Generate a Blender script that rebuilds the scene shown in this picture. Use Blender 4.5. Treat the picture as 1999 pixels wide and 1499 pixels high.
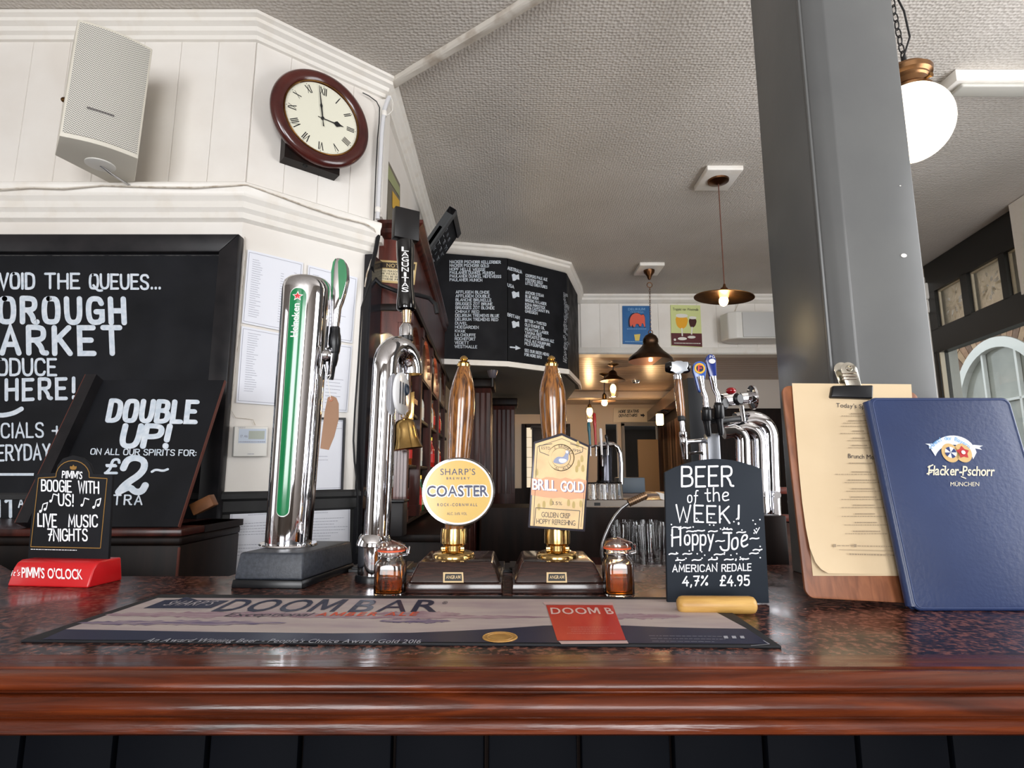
import bpy, bmesh, math, random
from mathutils import Vector, Matrix, Quaternion
for o in list(bpy.data.objects): bpy.data.objects.remove(o)
SC = bpy.context.scene; COL = SC.collection
R = random.Random(7)
# ---------------------------------------------------------------- camera
W, H, F = 1999.0, 1499.0, 1110.0
TH = math.radians(8.96); CT, ST = math.cos(TH), math.sin(TH)
CAMZ = 1.30
cd = bpy.data.cameras.new('camera'); cam = bpy.data.objects.new('camera', cd); COL.objects.link(cam)
cam.location = (0, 0, CAMZ); cam.rotation_euler = (math.pi/2+TH, 0, 0)
cd.sensor_width = 36; cd.lens = 36*F/W; cd.clip_start = .02; cd.clip_end = 200
SC.camera = cam
# ---------------------------------------------------------------- world, lights, exposure
wd = bpy.data.worlds.new('world'); SC.world = wd; wd.use_nodes = True
wn = wd.node_tree; bg = wn.nodes['Background']
sky = wn.nodes.new('ShaderNodeTexSky'); sky.sky_type = 'HOSEK_WILKIE'; sky.turbidity = 8; sky.sun_direction = (.3, -.5, .8)
mx = wn.nodes.new('ShaderNodeMix'); mx.data_type = 'RGBA'; mx.inputs[0].default_value = .93
wn.links.new(sky.outputs[0], mx.inputs[6]); mx.inputs[7].default_value = (.97, .98, 1, 1)
wn.links.new(mx.outputs[2], bg.inputs[0]); bg.inputs[1].default_value = 2.0
def area(name, loc, target, sx, sy, power, col):
    l = bpy.data.lights.new(name, 'AREA'); l.shape = 'RECTANGLE'; l.size = sx; l.size_y = sy
    l.energy = power; l.color = col
    o = bpy.data.objects.new(name, l); COL.objects.link(o); o.location = loc
    o.rotation_euler = (Vector(target)-Vector(loc)).to_track_quat('-Z', 'Y').to_euler()
    return o
DAY = (.97, .98, 1.0)
area('daylight_rear_window', (-1.6, -3.9, 1.8), (-1.5, 0, 2.3), 1.7, 1.9, 120, DAY)
area('daylight_rear_window', (1.0, -3.9, 1.8), (1.0, 0, 2.3), 1.7, 1.9, 120, DAY)
area('daylight_side_window', (2.78, 1.0, 1.8), (0, 2.2, 2.3), 2.4, 1.7, 90, DAY)
area('daylight_side_window', (-3.9, 0.2, 1.7), (0, 0.2, 1.6), 1.2, 1.7, 10, DAY)
SC.view_settings.view_transform = 'Standard'; SC.view_settings.look = 'None'
SC.view_settings.gamma = 1; SC.view_settings.use_curve_mapping = False
SC.view_settings.exposure = 0.05

# ---------------------------------------------------------------- pixel rays
def ray(u, v):
    x = (u-999.5)/F; y = (749.5-v)/F
    return Vector((x, CT-y*ST, ST+y*CT))
C0 = Vector((0, 0, CAMZ))
def pY(u, v, Y): d = ray(u, v); return C0+d*(Y/d.y)
def pZ(u, v, z): d = ray(u, v); return C0+d*((z-CAMZ)/d.z)
def zY(v, Y): return pY(999, v, Y).z
def rpx(px, Y, z): return px/F*(Y*CT+(z-CAMZ)*ST)
BT = 1.10      # bar top
CZ = 3.06      # ceiling
class Pl:
    def __init__(s, o, n): s.o = Vector(o); s.n = Vector(n).normalized()
    def p(s, u, v, e=0):
        d = ray(u, v); o = s.o+s.n*e
        return C0+d*((o-C0).dot(s.n)/d.dot(s.n))
def PY(Y): return Pl((0, Y, 0), (0, -1, 0))
def plane3(a, b, c):
    n = (b-a).cross(c-a).normalized()
    if n.dot(C0-a) < 0: n = -n
    return Pl(a, n)

# ---------------------------------------------------------------- materials
def lin(c):
    r = []
    for x in c[:3]:
        x /= 255.0
        r.append(x/12.92 if x <= .04045 else ((x+.055)/1.055)**2.4)
    return (*r, 1)
MC = {}
def mat(name, c, rough=.5, metal=0, c2=None, scale=8, lo=.35, hi=.65, stretch=(1, 1, 1), bump=0, bscale=None, btex='noise',
        coat=0, spec=.5, trans=0, ior=1.45, emit=0, ec=None, c3=None, tex='noise', detail=5, alpha=1, dist=0, rr=None):
    if name in MC: return MC[name]
    m = bpy.data.materials.new(name); m.use_nodes = True; MC[name] = m
    nt = m.node_tree; b = nt.nodes['Principled BSDF']
    b.inputs['Base Color'].default_value = lin(c); b.inputs['Roughness'].default_value = rough
    b.inputs['Metallic'].default_value = metal; b.inputs['Coat Weight'].default_value = coat
    b.inputs['Coat Roughness'].default_value = .08
    b.inputs['Specular IOR Level'].default_value = spec; b.inputs['Transmission Weight'].default_value = trans
    b.inputs['IOR'].default_value = ior; b.inputs['Alpha'].default_value = alpha
    if emit:
        b.inputs['Emission Color'].default_value = lin(ec or c); b.inputs['Emission Strength'].default_value = emit
    tc = nt.nodes.new('ShaderNodeTexCoord'); mp = nt.nodes.new('ShaderNodeMapping'); mp.inputs['Scale'].default_value = stretch
    nt.links.new(tc.outputs['Object'], mp.inputs[0])
    n = None
    if c2 is not None:
        if tex == 'noise':
            n = nt.nodes.new('ShaderNodeTexNoise'); n.inputs['Scale'].default_value = scale; n.inputs['Detail'].default_value = detail
            n.inputs['Distortion'].default_value = dist; out = n.outputs[0]
        elif tex == 'voronoi':
            n = nt.nodes.new('ShaderNodeTexVoronoi'); n.inputs['Scale'].default_value = scale; out = n.outputs['Color']
        else:
            n = nt.nodes.new('ShaderNodeTexWave'); n.inputs['Scale'].default_value = scale; n.inputs['Distortion'].default_value = dist or 6
            n.inputs['Detail'].default_value = 3; out = n.outputs['Fac']
        nt.links.new(mp.outputs[0], n.inputs['Vector'])
        cr = nt.nodes.new('ShaderNodeValToRGB'); nt.links.new(out, cr.inputs[0])
        e = cr.color_ramp.elements; e[0].position = lo; e[1].position = hi; e[0].color = lin(c); e[1].color = lin(c2)
        if c3 is not None:
            x = cr.color_ramp.elements.new((lo+hi)/2); x.color = lin(c3)
        nt.links.new(cr.outputs[0], b.inputs['Base Color'])
    if rr:
        n2 = nt.nodes.new('ShaderNodeTexNoise'); n2.inputs['Scale'].default_value = rr[2]; nt.links.new(mp.outputs[0], n2.inputs['Vector'])
        mr = nt.nodes.new('ShaderNodeMapRange'); mr.inputs[1].default_value = .35; mr.inputs[2].default_value = .65
        mr.inputs[3].default_value = rr[0]; mr.inputs[4].default_value = rr[1]
        nt.links.new(n2.outputs[0], mr.inputs[0]); nt.links.new(mr.outputs[0], b.inputs['Roughness'])
    if bump:
        if btex == 'voronoi':
            t = nt.nodes.new('ShaderNodeTexVoronoi'); o = t.outputs['Distance']; t.inputs['Randomness'].default_value = .4
        elif btex == 'wave':
            t = nt.nodes.new('ShaderNodeTexWave'); o = t.outputs['Fac']
        else:
            t = nt.nodes.new('ShaderNodeTexNoise'); o = t.outputs[0]; t.inputs['Detail'].default_value = 4
        t.inputs['Scale'].default_value = bscale or scale; nt.links.new(mp.outputs[0], t.inputs['Vector'])
        bn = nt.nodes.new('ShaderNodeBump'); bn.inputs['Strength'].default_value = 1; bn.inputs['Distance'].default_value = bump
        nt.links.new(o, bn.inputs['Height']); nt.links.new(bn.outputs[0], b.inputs['Normal'])
    return m
def pane_mat(name, tint, gloss=.08, rough=.02, tr=1.0):
    if name in MC: return MC[name]
    m = bpy.data.materials.new(name); m.use_nodes = True; MC[name] = m; nt = m.node_tree
    nt.nodes.remove(nt.nodes['Principled BSDF']); out = nt.nodes['Material Output']
    a = nt.nodes.new('ShaderNodeBsdfTransparent'); a.inputs[0].default_value = lin(tint)
    g = nt.nodes.new('ShaderNodeBsdfGlossy'); g.inputs['Roughness'].default_value = rough
    mm = nt.nodes.new('ShaderNodeMixShader'); mm.inputs[0].default_value = gloss
    nt.links.new(a.outputs[0], mm.inputs[1]); nt.links.new(g.outputs[0], mm.inputs[2]); nt.links.new(mm.outputs[0], out.inputs[0])
    return m

WALL = mat('white_painted_boards', (232, 228, 222), .38, c2=(222, 216, 208), scale=3, bump=.0006, bscale=14)
TRIMW = mat('white_gloss_trim', (230, 226, 219), .35, c2=(222, 215, 204), scale=14, lo=.5, hi=.8, bump=.0006, bscale=40)
CEIL = mat('embossed_ceiling_paper', (202, 196, 189), .75, c2=(192, 186, 178), scale=2, bump=.0042, bscale=66, btex='voronoi')
GRIME = mat('grimy_batten', (206, 200, 190), .5, c2=(128, 104, 80), scale=9, lo=.55, hi=.8, bump=.002, bscale=18)
CABLEW = mat('painted_cable', (214, 206, 194), .5, c2=(150, 130, 105), scale=30, lo=.5, hi=.75)
BLACKF = mat('black_painted_frame', (22, 22, 25), .36, spec=.3, c2=(38, 36, 38), scale=9)
CHALKB = mat('chalkboard', (20, 21, 24), .62, spec=.18, c2=(28, 29, 33), scale=5, rr=(.5, .75, 6))
CHALKG = mat('slate_grey_board', (32, 38, 46), .6, spec=.2, c2=(42, 48, 56), scale=7, lo=.3, hi=.75)
CHALK = mat('chalk_paint', (214, 220, 228), .8, c2=(188, 200, 212), scale=60)
CHALKW = mat('white_chalk_pen', (240, 241, 247), .7)
GRANITE = mat('red_brown_granite', (22, 15, 16), .12, c2=(128, 80, 66), c3=(66, 38, 33), scale=155, lo=.40, hi=.62, stretch=(1, 1, 1), detail=2, rr=(.16, .34, 9), spec=.38)
NOSE = mat('varnished_mahogany', (46, 17, 7), .24, spec=.4, c2=(118, 52, 19), c3=(84, 33, 12), scale=7, lo=.25, hi=.75, stretch=(.6, 7, 7), bump=.0012, bscale=16, coat=.2, rr=(.18, .4, 8), dist=1.5)
MAHOG = mat('dark_mahogany', (40, 19, 16), .32, spec=.35, c2=(74, 34, 27), scale=5, stretch=(6, 6, .7), coat=.1)
MAHOGR = mat('red_mahogany', (64, 26, 20), .28, c2=(100, 44, 33), scale=5, stretch=(6, 6, .7), coat=.3)
DKWOOD = mat('near_black_wood', (18, 12, 10), .45, spec=.2, c2=(32, 20, 16), scale=5, stretch=(5, 5, .7))
PUMPW = mat('pump_box_walnut', (28, 16, 15), .2, c2=(58, 34, 28), scale=14, stretch=(1, 9, 9), coat=.5, dist=2)
OAK = mat('varnished_oak', (66, 36, 13), .2, c2=(146, 92, 38), scale=34, lo=.35, hi=.6, stretch=(3.0, 3.0, .35), coat=.9, dist=2.2, bump=.0004, bscale=60)
LOGW = mat('pine_log', (176, 132, 66), .4, c2=(208, 166, 96), scale=18, stretch=(.7, 5, 5))
CLIPW = mat('clipboard_sapele', (108, 62, 38), .42, c2=(150, 94, 62), scale=30, stretch=(3, 3, .35), lo=.3, hi=.7, dist=.6)
BRASS = mat('polished_brass', (206, 172, 112), .17, 1, c2=(186, 150, 90), scale=20)
BRASSD = mat('aged_brass', (128, 92, 48), .38, 1, c2=(96, 68, 38), scale=26)
COPPER = mat('bronze_lamp_metal', (92, 64, 44), .34, 1, c2=(120, 82, 54), scale=12)
COPIN = mat('copper_shade_lining', (214, 128, 70), .3, 1)
CHROME = mat('chrome', (228, 228, 232), .045, 1)
STEEL = mat('brushed_steel', (176, 176, 178), .25, 1)
NICKEL = mat('nickel_clip', (226, 222, 210), .16, 1)
BLKPL = mat('black_plastic', (18, 19, 22), .3)
BLKTX = mat('textured_black_base', (44, 48, 55), .45, c2=(58, 62, 70), scale=160, bump=.0003, bscale=300)
BLKGL = mat('gloss_black', (10, 10, 12), .08, coat=.6)
RUBBER = mat('rubber_mat', (20, 21, 26), .7)
GREEN = mat('green_enamel', (20, 112, 66), .16, c2=(26, 126, 76), scale=12, coat=.8)
RED = mat('red_plastic', (196, 22, 28), .35, coat=.2)
REDP = mat('red_print', (206, 36, 34), .4)
PAPER = mat('white_paper', (226, 228, 236), .45)
INK = mat('grey_ink', (150, 152, 166), .6)
INKD = mat('dark_ink', (58, 54, 58), .6)
INKB = mat('black_ink', (24, 24, 26), .5)
CREAM = mat('cream_paper', (210, 188, 154), .7, c2=(204, 181, 146), scale=6)
MPLAST = mat('white_plastic', (222, 220, 214), .35)
GREYW = mat('dado_grey_paint', (52, 52, 52), .5, spec=.25, c2=(44, 44, 45), scale=14)
PILLAR = mat('slate_gloss_pillar_paint', (104, 105, 104), .3, spec=.4, c2=(97, 98, 98), scale=5, bump=.0012, bscale=7)
BLUEL = mat('navy_leather', (28, 44, 82), .4, c2=(37, 54, 94), scale=5, bump=.0004, bscale=160, coat=.15)
GOLD = mat('gold_leaf_print', (170, 130, 70), .35, .5)
GLASS = mat('clear_glass', (255, 255, 255), .02, trans=1, ior=1.45)
HONEY = mat('amber_honey', (204, 122, 44), .05, trans=1, ior=1.4)
NAVYP = mat('navy_print', (26, 32, 62), .5)
FLOORM = mat('dark_floor_boards', (84, 66, 52), .4, c2=(104, 82, 64), scale=4, stretch=(1, 6, 1))
BLACKW = mat('blue_black_boards', (8, 10, 15), .6, spec=.05, c2=(10, 12, 17), scale=6)
WINBLK = mat('black_window_paint', (22, 22, 22), .35)

# ---------------------------------------------------------------- mesh builder
def ortho(z):
    z = Vector(z).normalized(); a = Vector((1, 0, 0)) if abs(z.x) < .8 else Vector((0, 1, 0))
    x = (a-z*a.dot(z)).normalized(); return x, z.cross(x), z
class M:
    def __init__(s): s.v = []; s.f = []
    def add(s, vs, fs):
        k = len(s.v); s.v += [Vector(p) for p in vs]; s.f += [tuple(i+k for i in f) for f in fs]; return s
    def box(s, x0, x1, y0, y1, z0, z1):
        return s.add([(x, y, z) for z in (z0, z1) for y in (y0, y1) for x in (x0, x1)],
                     [(0, 2, 3, 1), (4, 5, 7, 6), (0, 1, 5, 4), (2, 6, 7, 3), (0, 4, 6, 2), (1, 3, 7, 5)])
    def obox(s, c, ex, ey, ez, sx, sy, sz):
        c = Vector(c); ex = Vector(ex)*sx/2; ey = Vector(ey)*sy/2; ez = Vector(ez)*sz/2
        return s.add([c+a*ex+b*ey+d*ez for d in (-1, 1) for b in (-1, 1) for a in (-1, 1)],
                     [(0, 2, 3, 1), (4, 5, 7, 6), (0, 1, 5, 4), (2, 6, 7, 3), (0, 4, 6, 2), (1, 3, 7, 5)])
    def prism(s, pts, ext):
        pts = [Vector(p) for p in pts]; ext = Vector(ext); n = len(pts)
        nn = Vector((0, 0, 0))
        for i in range(n): nn += pts[i].cross(pts[(i+1) % n])
        if nn.dot(ext) > 0: pts = pts[::-1]
        return s.add(pts+[p+ext for p in pts], [tuple(range(n)), tuple(range(2*n-1, n-1, -1))]+[(i, i+n, (i+1) % n+n, (i+1) % n) for i in range(n)])
    def poly(s, pts): n = len(pts); return s.add(pts, [tuple(range(n))])
    def lathe(s, c, prof, seg=32, axis=(0, 0, 1), sx=1, sy=1, basis=None):
        ex, ey, ez = basis or ortho(axis); c = Vector(c); vs = []; fs = []
        for r, z in prof:
            for k in range(seg):
                a = 2*math.pi*k/seg; vs.append(c+ex*(r*math.cos(a)*sx)+ey*(r*math.sin(a)*sy)+ez*z)
        for i in range(len(prof)-1):
            for k in range(seg):
                k2 = (k+1) % seg; fs.append((i*seg+k, i*seg+k2, (i+1)*seg+k2, (i+1)*seg+k))
        if prof[0][0] > 1e-5: fs.append(tuple(range(seg-1, -1, -1)))
        if prof[-1][0] > 1e-5: b = (len(prof)-1)*seg; fs.append(tuple(range(b, b+seg)))
        return s.add(vs, fs)
    def tube(s, pts, r, seg=10, caps=True):
        pts = [Vector(p) for p in pts]; n = len(pts); rs = r if isinstance(r, (list, tuple)) else [r]*n
        t0 = (pts[1]-pts[0]).normalized(); x, y, _ = ortho(t0); vs = []; fs = []
        for i, p in enumerate(pts):
            t = (pts[min(i+1, n-1)]-pts[max(i-1, 0)]).normalized()
            x = (x-t*x.dot(t)).normalized(); y = t.cross(x)
            for k in range(seg):
                a = 2*math.pi*k/seg; vs.append(p+(x*math.cos(a)+y*math.sin(a))*rs[i])
        for i in range(n-1):
            for k in range(seg):
                k2 = (k+1) % seg; fs.append((i*seg+k, i*seg+k2, (i+1)*seg+k2, (i+1)*seg+k))
        if caps: fs.append(tuple(range(seg-1, -1, -1))); fs.append(tuple(range((n-1)*seg, n*seg)))
        return s.add(vs, fs)
    def sphere(s, c, r, seg=20, sz=1, axis=(0, 0, 1)):
        n = seg//2; return s.lathe(c, [(max(1e-6, r*math.sin(math.pi*i/n)), -r*sz*math.cos(math.pi*i/n)) for i in range(n+1)], seg, axis)
    def torus(s, c, R_, r, axis=(0, 0, 1), seg=24, rs=8, sx=1, sy=1, basis=None):
        ex, ey, ez = basis or ortho(axis); c = Vector(c); vs = []; fs = []
        for k in range(seg):
            a = 2*math.pi*k/seg; d = ex*math.cos(a)*sx+ey*math.sin(a)*sy; dn = d.normalized()
            for j in range(rs):
                b = 2*math.pi*j/rs; vs.append(c+d*R_+dn*(r*math.cos(b))+ez*(r*math.sin(b)))
        for k in range(seg):
            for j in range(rs):
                fs.append((k*rs+j, ((k+1) % seg)*rs+j, ((k+1) % seg)*rs+(j+1) % rs, k*rs+(j+1) % rs))
        return s.add(vs, fs)
ORG = {}
def _mesh(name, m, mt, org, smooth=35, bevel=0, bseg=2):
    me = bpy.data.meshes.new(name)
    me.from_pydata([tuple(p-org) for p in m.v], [], m.f); me.update()
    bm = bmesh.new(); bm.from_mesh(me); bmesh.ops.recalc_face_normals(bm, faces=bm.faces)
    if bevel:
        bmesh.ops.remove_doubles(bm, verts=bm.verts, dist=1e-6)
        es = [e for e in bm.edges if len(e.link_faces) == 2 and e.calc_face_angle(0) > .5]
        bmesh.ops.bevel(bm, geom=es, offset=bevel, offset_type='OFFSET', segments=bseg, profile=.5, affect='EDGES', clamp_overlap=True)
    bm.to_mesh(me); bm.free()
    me.materials.append(mt); me.polygons.foreach_set('use_smooth', [True]*len(me.polygons))
    me.set_sharp_from_angle(angle=math.radians(smooth)); me.update()
    return me
def thing(name, label, cat, loc, group=None, kind=None):
    o = bpy.data.objects.new(name, None); COL.objects.link(o); o.location = loc; o.empty_display_size = .05
    if label: o['label'] = label
    if cat: o['category'] = cat
    if group: o['group'] = group
    if kind: o['kind'] = kind
    ORG[o.name] = Vector(loc); return o
def part(name, m, mt, parent, label=None, smooth=35, bevel=0, kind=None, bseg=2):
    org = ORG[parent.name]; o = bpy.data.objects.new(name, _mesh(name, m, mt, org, smooth, bevel, bseg)); COL.objects.link(o)
    o.parent = parent; ORG[o.name] = org
    if label: o['label'] = label
    if kind: o['kind'] = kind
    return o
def solo(name, m, mt, label=None, cat=None, group=None, kind=None, smooth=35, bevel=0, bseg=2):
    xs = [p.x for p in m.v]; ys = [p.y for p in m.v]; zs = [p.z for p in m.v]
    org = Vector(((min(xs)+max(xs))/2, (min(ys)+max(ys))/2, min(zs)))
    o = bpy.data.objects.new(name, _mesh(name, m, mt, org, smooth, bevel, bseg)); COL.objects.link(o); o.location = org; ORG[o.name] = org
    for k, x in (('label', label), ('category', cat), ('group', group), ('kind', kind)):
        if x: o[k] = x
    return o
def struct(name, m, mt, **k): return solo(name, m, mt, kind='structure', **k)
def dup(root, loc, label=None):
    r = root.copy(); COL.objects.link(r); r.location = loc
    if label: r['label'] = label
    for ch in list(root.children):
        c = ch.copy(); COL.objects.link(c); c.parent = r
        for g in list(ch.children):
            d = g.copy(); COL.objects.link(d); d.parent = c
    return r

# ---------------------------------------------------------------- lettering
GL = {
'A': (4, "0,0 2,6 4,0|0.7,2 3.3,2"), 'B': (3.8, "0,0 0,6|~0,6 2.4,6 3.5,5.5 3.5,3.7 2.2,3.2 0,3.2|~0,3.2 2.4,3.2 3.9,2.6 3.9,0.6 2.4,0 0,0"),
'C': (3.8, "~3.8,4.8 3.2,6 0.8,6 0,4.6 0,1.4 0.8,0 3.2,0 3.8,1.2"), 'D': (3.9, "0,0 0,6|~0,6 2.4,6 3.9,5 3.9,1 2.4,0 0,0"),
'E': (3.3, "3.3,6 0,6 0,0 3.3,0|0,3.1 2.7,3.1"), 'F': (3.2, "3.2,6 0,6 0,0|0,3.1 2.6,3.1"),
'G': (3.9, "~3.8,4.8 3.2,6 0.8,6 0,4.6 0,1.4 0.8,0 3.2,0 3.9,1.2|2.2,2.7 3.9,2.7 3.9,0.5"), 'H': (3.8, "0,0 0,6|3.8,0 3.8,6|0,3 3.8,3"),
'I': (.4, "0.2,0 0.2,6"), 'J': (3, "~2.8,6 2.8,2 2.6,0 0.6,0 0,1.2|1,6 3.6,6"), 'K': (3.7, "0,0 0,6|3.5,6 0,2.7|1,3.6 3.7,0"),
'L': (3, "0,6 0,0 3,0"), 'M': (4.6, "0,0 0.4,6 2.3,1.6 4.2,6 4.6,0"), 'N': (3.8, "0,0 0,6 3.8,0 3.8,6"),
'O': (4, "@2,6 0.4,5.8 0,4 0,2 0.4,0.2 2,0 3.6,0.2 4,2 4,4 3.6,5.8"), 'P': (3.6, "0,0 0,6|~0,6 2.4,6 3.7,5.4 3.7,3.4 2.4,2.8 0,2.8"),
'Q': (4, "@2,6 0.4,5.8 0,4 0,2 0.4,0.2 2,0 3.6,0.2 4,2 4,4 3.6,5.8|~1.8,1.4 3,0 4.4,-1 6,-.8"),
'R': (3.8, "0,0 0,6|~0,6 2.4,6 3.6,5.5 3.6,3.6 2.4,3 0,3|~1.6,3 3,1.4 3.2,0.1 4.2,0"),
'S': (3.6, "~3.5,5 3,6 0.8,6 0,4.8 0.4,3.5 3,2.7 3.6,1.3 3,0 0.6,0 0,1.1"), 'T': (4, "0,6 4,6|2,6 2,0"),
'U': (3.8, "~0,6 0,1.6 0.8,0 3,0 3.8,1.6 3.8,6"), 'V': (4, "0,6 2,0 4,6"), 'W': (5.4, "0,6 1.3,0 2.7,5 4.1,0 5.4,6"),
'X': (3.8, "0,0 3.8,6|0,6 3.8,0"), 'Y': (3.8, "0,6 1.9,3 3.8,6|1.9,3 1.9,0"), 'Z': (3.6, "0,6 3.6,6 0,0 3.6,0"),
'0': (3.6, "@1.8,6 0.4,5.6 0,4 0,2 0.4,0.4 1.8,0 3.2,0.4 3.6,2 3.6,4 3.2,5.6"), '1': (1.6, "0,4.8 1.2,6 1.2,0"),
'2': (3.6, "~0.2,4.2 0.6,5.8 2,6.2 3.4,5.4 3.2,3.4 0.8,1.4 0,0|~0.2,0.2 1.5,1 2.4,0 3.4,.1 3.8,1.2"),
'3': (3.4, "~0,5.2 1,6 3,5.8 3.2,4 1.4,3.2|~1.4,3.2 3.4,2.8 3.4,0.6 1.6,0 0,0.8"), '4': (3.6, "2.4,6 0,2 3.6,2|2.6,3.4 2.6,0"),
'5': (3.4, "3.2,6 0.4,6 0.2,3.4|~0.2,3.4 2.2,4 3.5,2.8 3.2,0.4 1.4,0 0,0.6"), '6': (3.4, "~3,5.8 1,5.4 0,3 0.2,0.6 1.8,0 3.3,0.8 3.2,2.8 1.6,3.4 0.2,2"),
'7': (3.4, "0,6 3.4,6 1.2,0|0.9,3.1 3.2,3.1"), '8': (3.4, "@1.7,6 0.2,5 1.7,3.2 3.4,1.4 1.7,0 0,1.4 1.7,3.2 3.2,5"),
'9': (3.4, "~3.2,4.6 2.6,6 0.6,6 0,4.4 0.8,2.9 2.8,3.2 3.2,4.8 3,1.6 1.6,0"), '!': (.6, "0.4,6 0.3,1.9|0.3,0.3 0.3,0"),
'.': (.4, "0.2,0.2 0.2,0"), ',': (.5, "0.4,0.4 0,-1"), ':': (.4, "0.2,0.9 0.2,0.7|0.2,3.6 0.2,3.4"), "'": (.5, "0.3,6 0.1,4.9"),
'+': (3.4, "0,3 3.4,3|1.7,4.8 1.7,1.2"), '-': (3, "0,3 3,3"), '~': (3.4, "~0,2.4 0.8,3.6 2.4,2.6 3.4,3.5"), '&': (3.6, "3.6,0 0.4,4.8 1.6,6 2.6,4.8 0,1.4 1.2,0 2.6,.4 3.6,2"),
'£': (3.8, "~3.6,4.6 3.2,6 1.6,6 1.2,4.6 1.3,2 0.2,0.1|0,0.1 3.6,0.1|0,3.1 2.8,3.1"), '%': (4.2, "0,0 4.2,6|~0.6,5.9 0.2,4.8 1.4,4.6 1.2,5.9 .6,5.9|~3.3,1.4 2.9,0.2 4.1,0.1 4,1.4 3.3,1.4"),
'o': (3, "@1.5,4 0.3,3.6 0,2 0.3,0.4 1.5,0 2.7,0.4 3,2 2.7,3.6"), 'f': (2.4, "~2.6,6 1.4,6.2 1,4.6 0.8,0 0.2,-1|0,3.4 2.2,3.4"),
't': (2.6, "~1.2,6 1.2,1.2 1.6,0 2.6,0.3|0,4 2.6,4"), 'h': (2.8, "0,0 0,6.2|~0,3 1.2,4 2.6,3.6 2.8,0"),
'e': (3, "~0.2,2.1 2.8,2.4 2.8,3.8 1.2,4.2 0.1,3 0.1,0.9 1.2,0 3,0.5"), 'p': (2.8, "0,4 0,-2|~0,3.6 1.6,4.2 3,3.4 2.8,.6 1.4,0 0,0.6"),
'y': (2.8, "0,4 1.4,0.6|2.9,4 0.6,-2.2"), '>': (5, "0,3 4.6,3|3,4.6 5,3 3,1.4"),
'v': (2.4, "0,4 1,0 2.4,4"), 'z': (3.4, "~0,0.6 0.6,2.2 2.2,0.4 3.4,1.6"),
}
def chaikin(p, closed, n=2):
    for _ in range(n):
        q = [] if closed else [p[0]]
        m = len(p) if closed else len(p)-1
        for i in range(m):
            a, b = p[i], p[(i+1) % len(p)]
            q.append((a[0]*.75+b[0]*.25, a[1]*.75+b[1]*.25)); q.append((a[0]*.25+b[0]*.75, a[1]*.25+b[1]*.75))
        if not closed: q.append(p[-1])
        p = q
    return p
def glyph(ch):
    w, s = GL[ch]; out = []
    for st in s.split('|'):
        k = st[0] if st[0] in '~@' else ''; pts = [tuple(map(float, q.split(','))) for q in st.lstrip('~@').split()]
        if k: pts = chaikin(pts, k == '@')
        if k == '@': pts.append(pts[0])
        out.append(pts)
    return w, out
def ribbon(m, pts, w, mp, lev):
    """flat stroke of width w along 2D pts; mp(x,y,e) -> 3D"""
    n = len(pts); L = []; Rr = []
    if n < 2: return
    h = w/2; cl = n > 3 and abs(pts[0][0]-pts[-1][0])+abs(pts[0][1]-pts[-1][1]) < 1e-6
    for i in range(n):
        a = pts[max(i-1, 0)]; b = pts[min(i+1, n-1)]
        if cl and i == 0: a = pts[-2]
        if cl and i == n-1: b = pts[1]
        if cl or (i and i < n-1):
            d1 = (pts[i][0]-a[0], pts[i][1]-a[1]); d2 = (b[0]-pts[i][0], b[1]-pts[i][1])
            l1 = math.hypot(*d1) or 1; l2 = math.hypot(*d2) or 1
            t = (d1[0]/l1+d2[0]/l2, d1[1]/l1+d2[1]/l2); lt = math.hypot(*t)
            if lt < 1e-4: t = (d1[0]/l1, d1[1]/l1); lt = 1
            t = (t[0]/lt, t[1]/lt); c = max(.45, abs(t[0]*d1[0]/l1+t[1]*d1[1]/l1)); k = h/c
        else:
            t = (b[0]-a[0], b[1]-a[1]); lt = math.hypot(*t) or 1; t = (t[0]/lt, t[1]/lt); k = h
        x, y = pts[i]; L.append((x-t[1]*k, y+t[0]*k)); Rr.append((x+t[1]*k, y-t[0]*k))
    vs = [mp(*p, lev) for p in L]+[mp(*p, lev) for p in Rr]
    m.add(vs, [(i, n+i, n+i+1, i+1) for i in range(n-1)])
    if cl: return
    for (c, l, r) in ((pts[0], Rr[0], L[0]), (pts[-1], L[-1], Rr[-1])):
        a0 = math.atan2(l[1]-c[1], l[0]-c[0]); fan = [(c[0]+h*math.cos(a0-math.pi*k/6), c[1]+h*math.sin(a0-math.pi*k/6)) for k in range(7)]
        m.poly([mp(*p, lev) for p in fan])
def chalk(m, pl, text, p0, p1, h, wt=.7, shear=0, e=.0012, gap=1.5, jit=0):
    """stroke lettering: baseline p0->p1 (photo px), cap height h px, wt in units of cap/6"""
    O = pl.p(*p0); E = pl.p(*p1)-O; U = pl.p(p0[0], p0[1]-h)-O
    items = []; x = 0; rr = random.Random(len(text)*7+int(p0[0]))
    for ch in text:
        if ch == ' ': x += 2.6; continue
        w, st = glyph(ch); dy = rr.uniform(-jit, jit)
        for s in st: items.append([(a+x, b+dy+rr.uniform(-jit, jit)*.3) for a, b in s])
        x += w+gap
    x -= gap
    EU = E/x; UU = U/6; asp = EU.length/UU.length
    lev = 0
    for s in items:
        s2 = [((a+shear*b)*asp, b) for a, b in s]
        def mp(X, Y, ev): return O+EU*(X/asp)+UU*Y+pl.n*(e+ev)
        ribbon(m, s2, wt, mp, (lev % 5)*.00012); lev += 1
FC = {}
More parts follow.
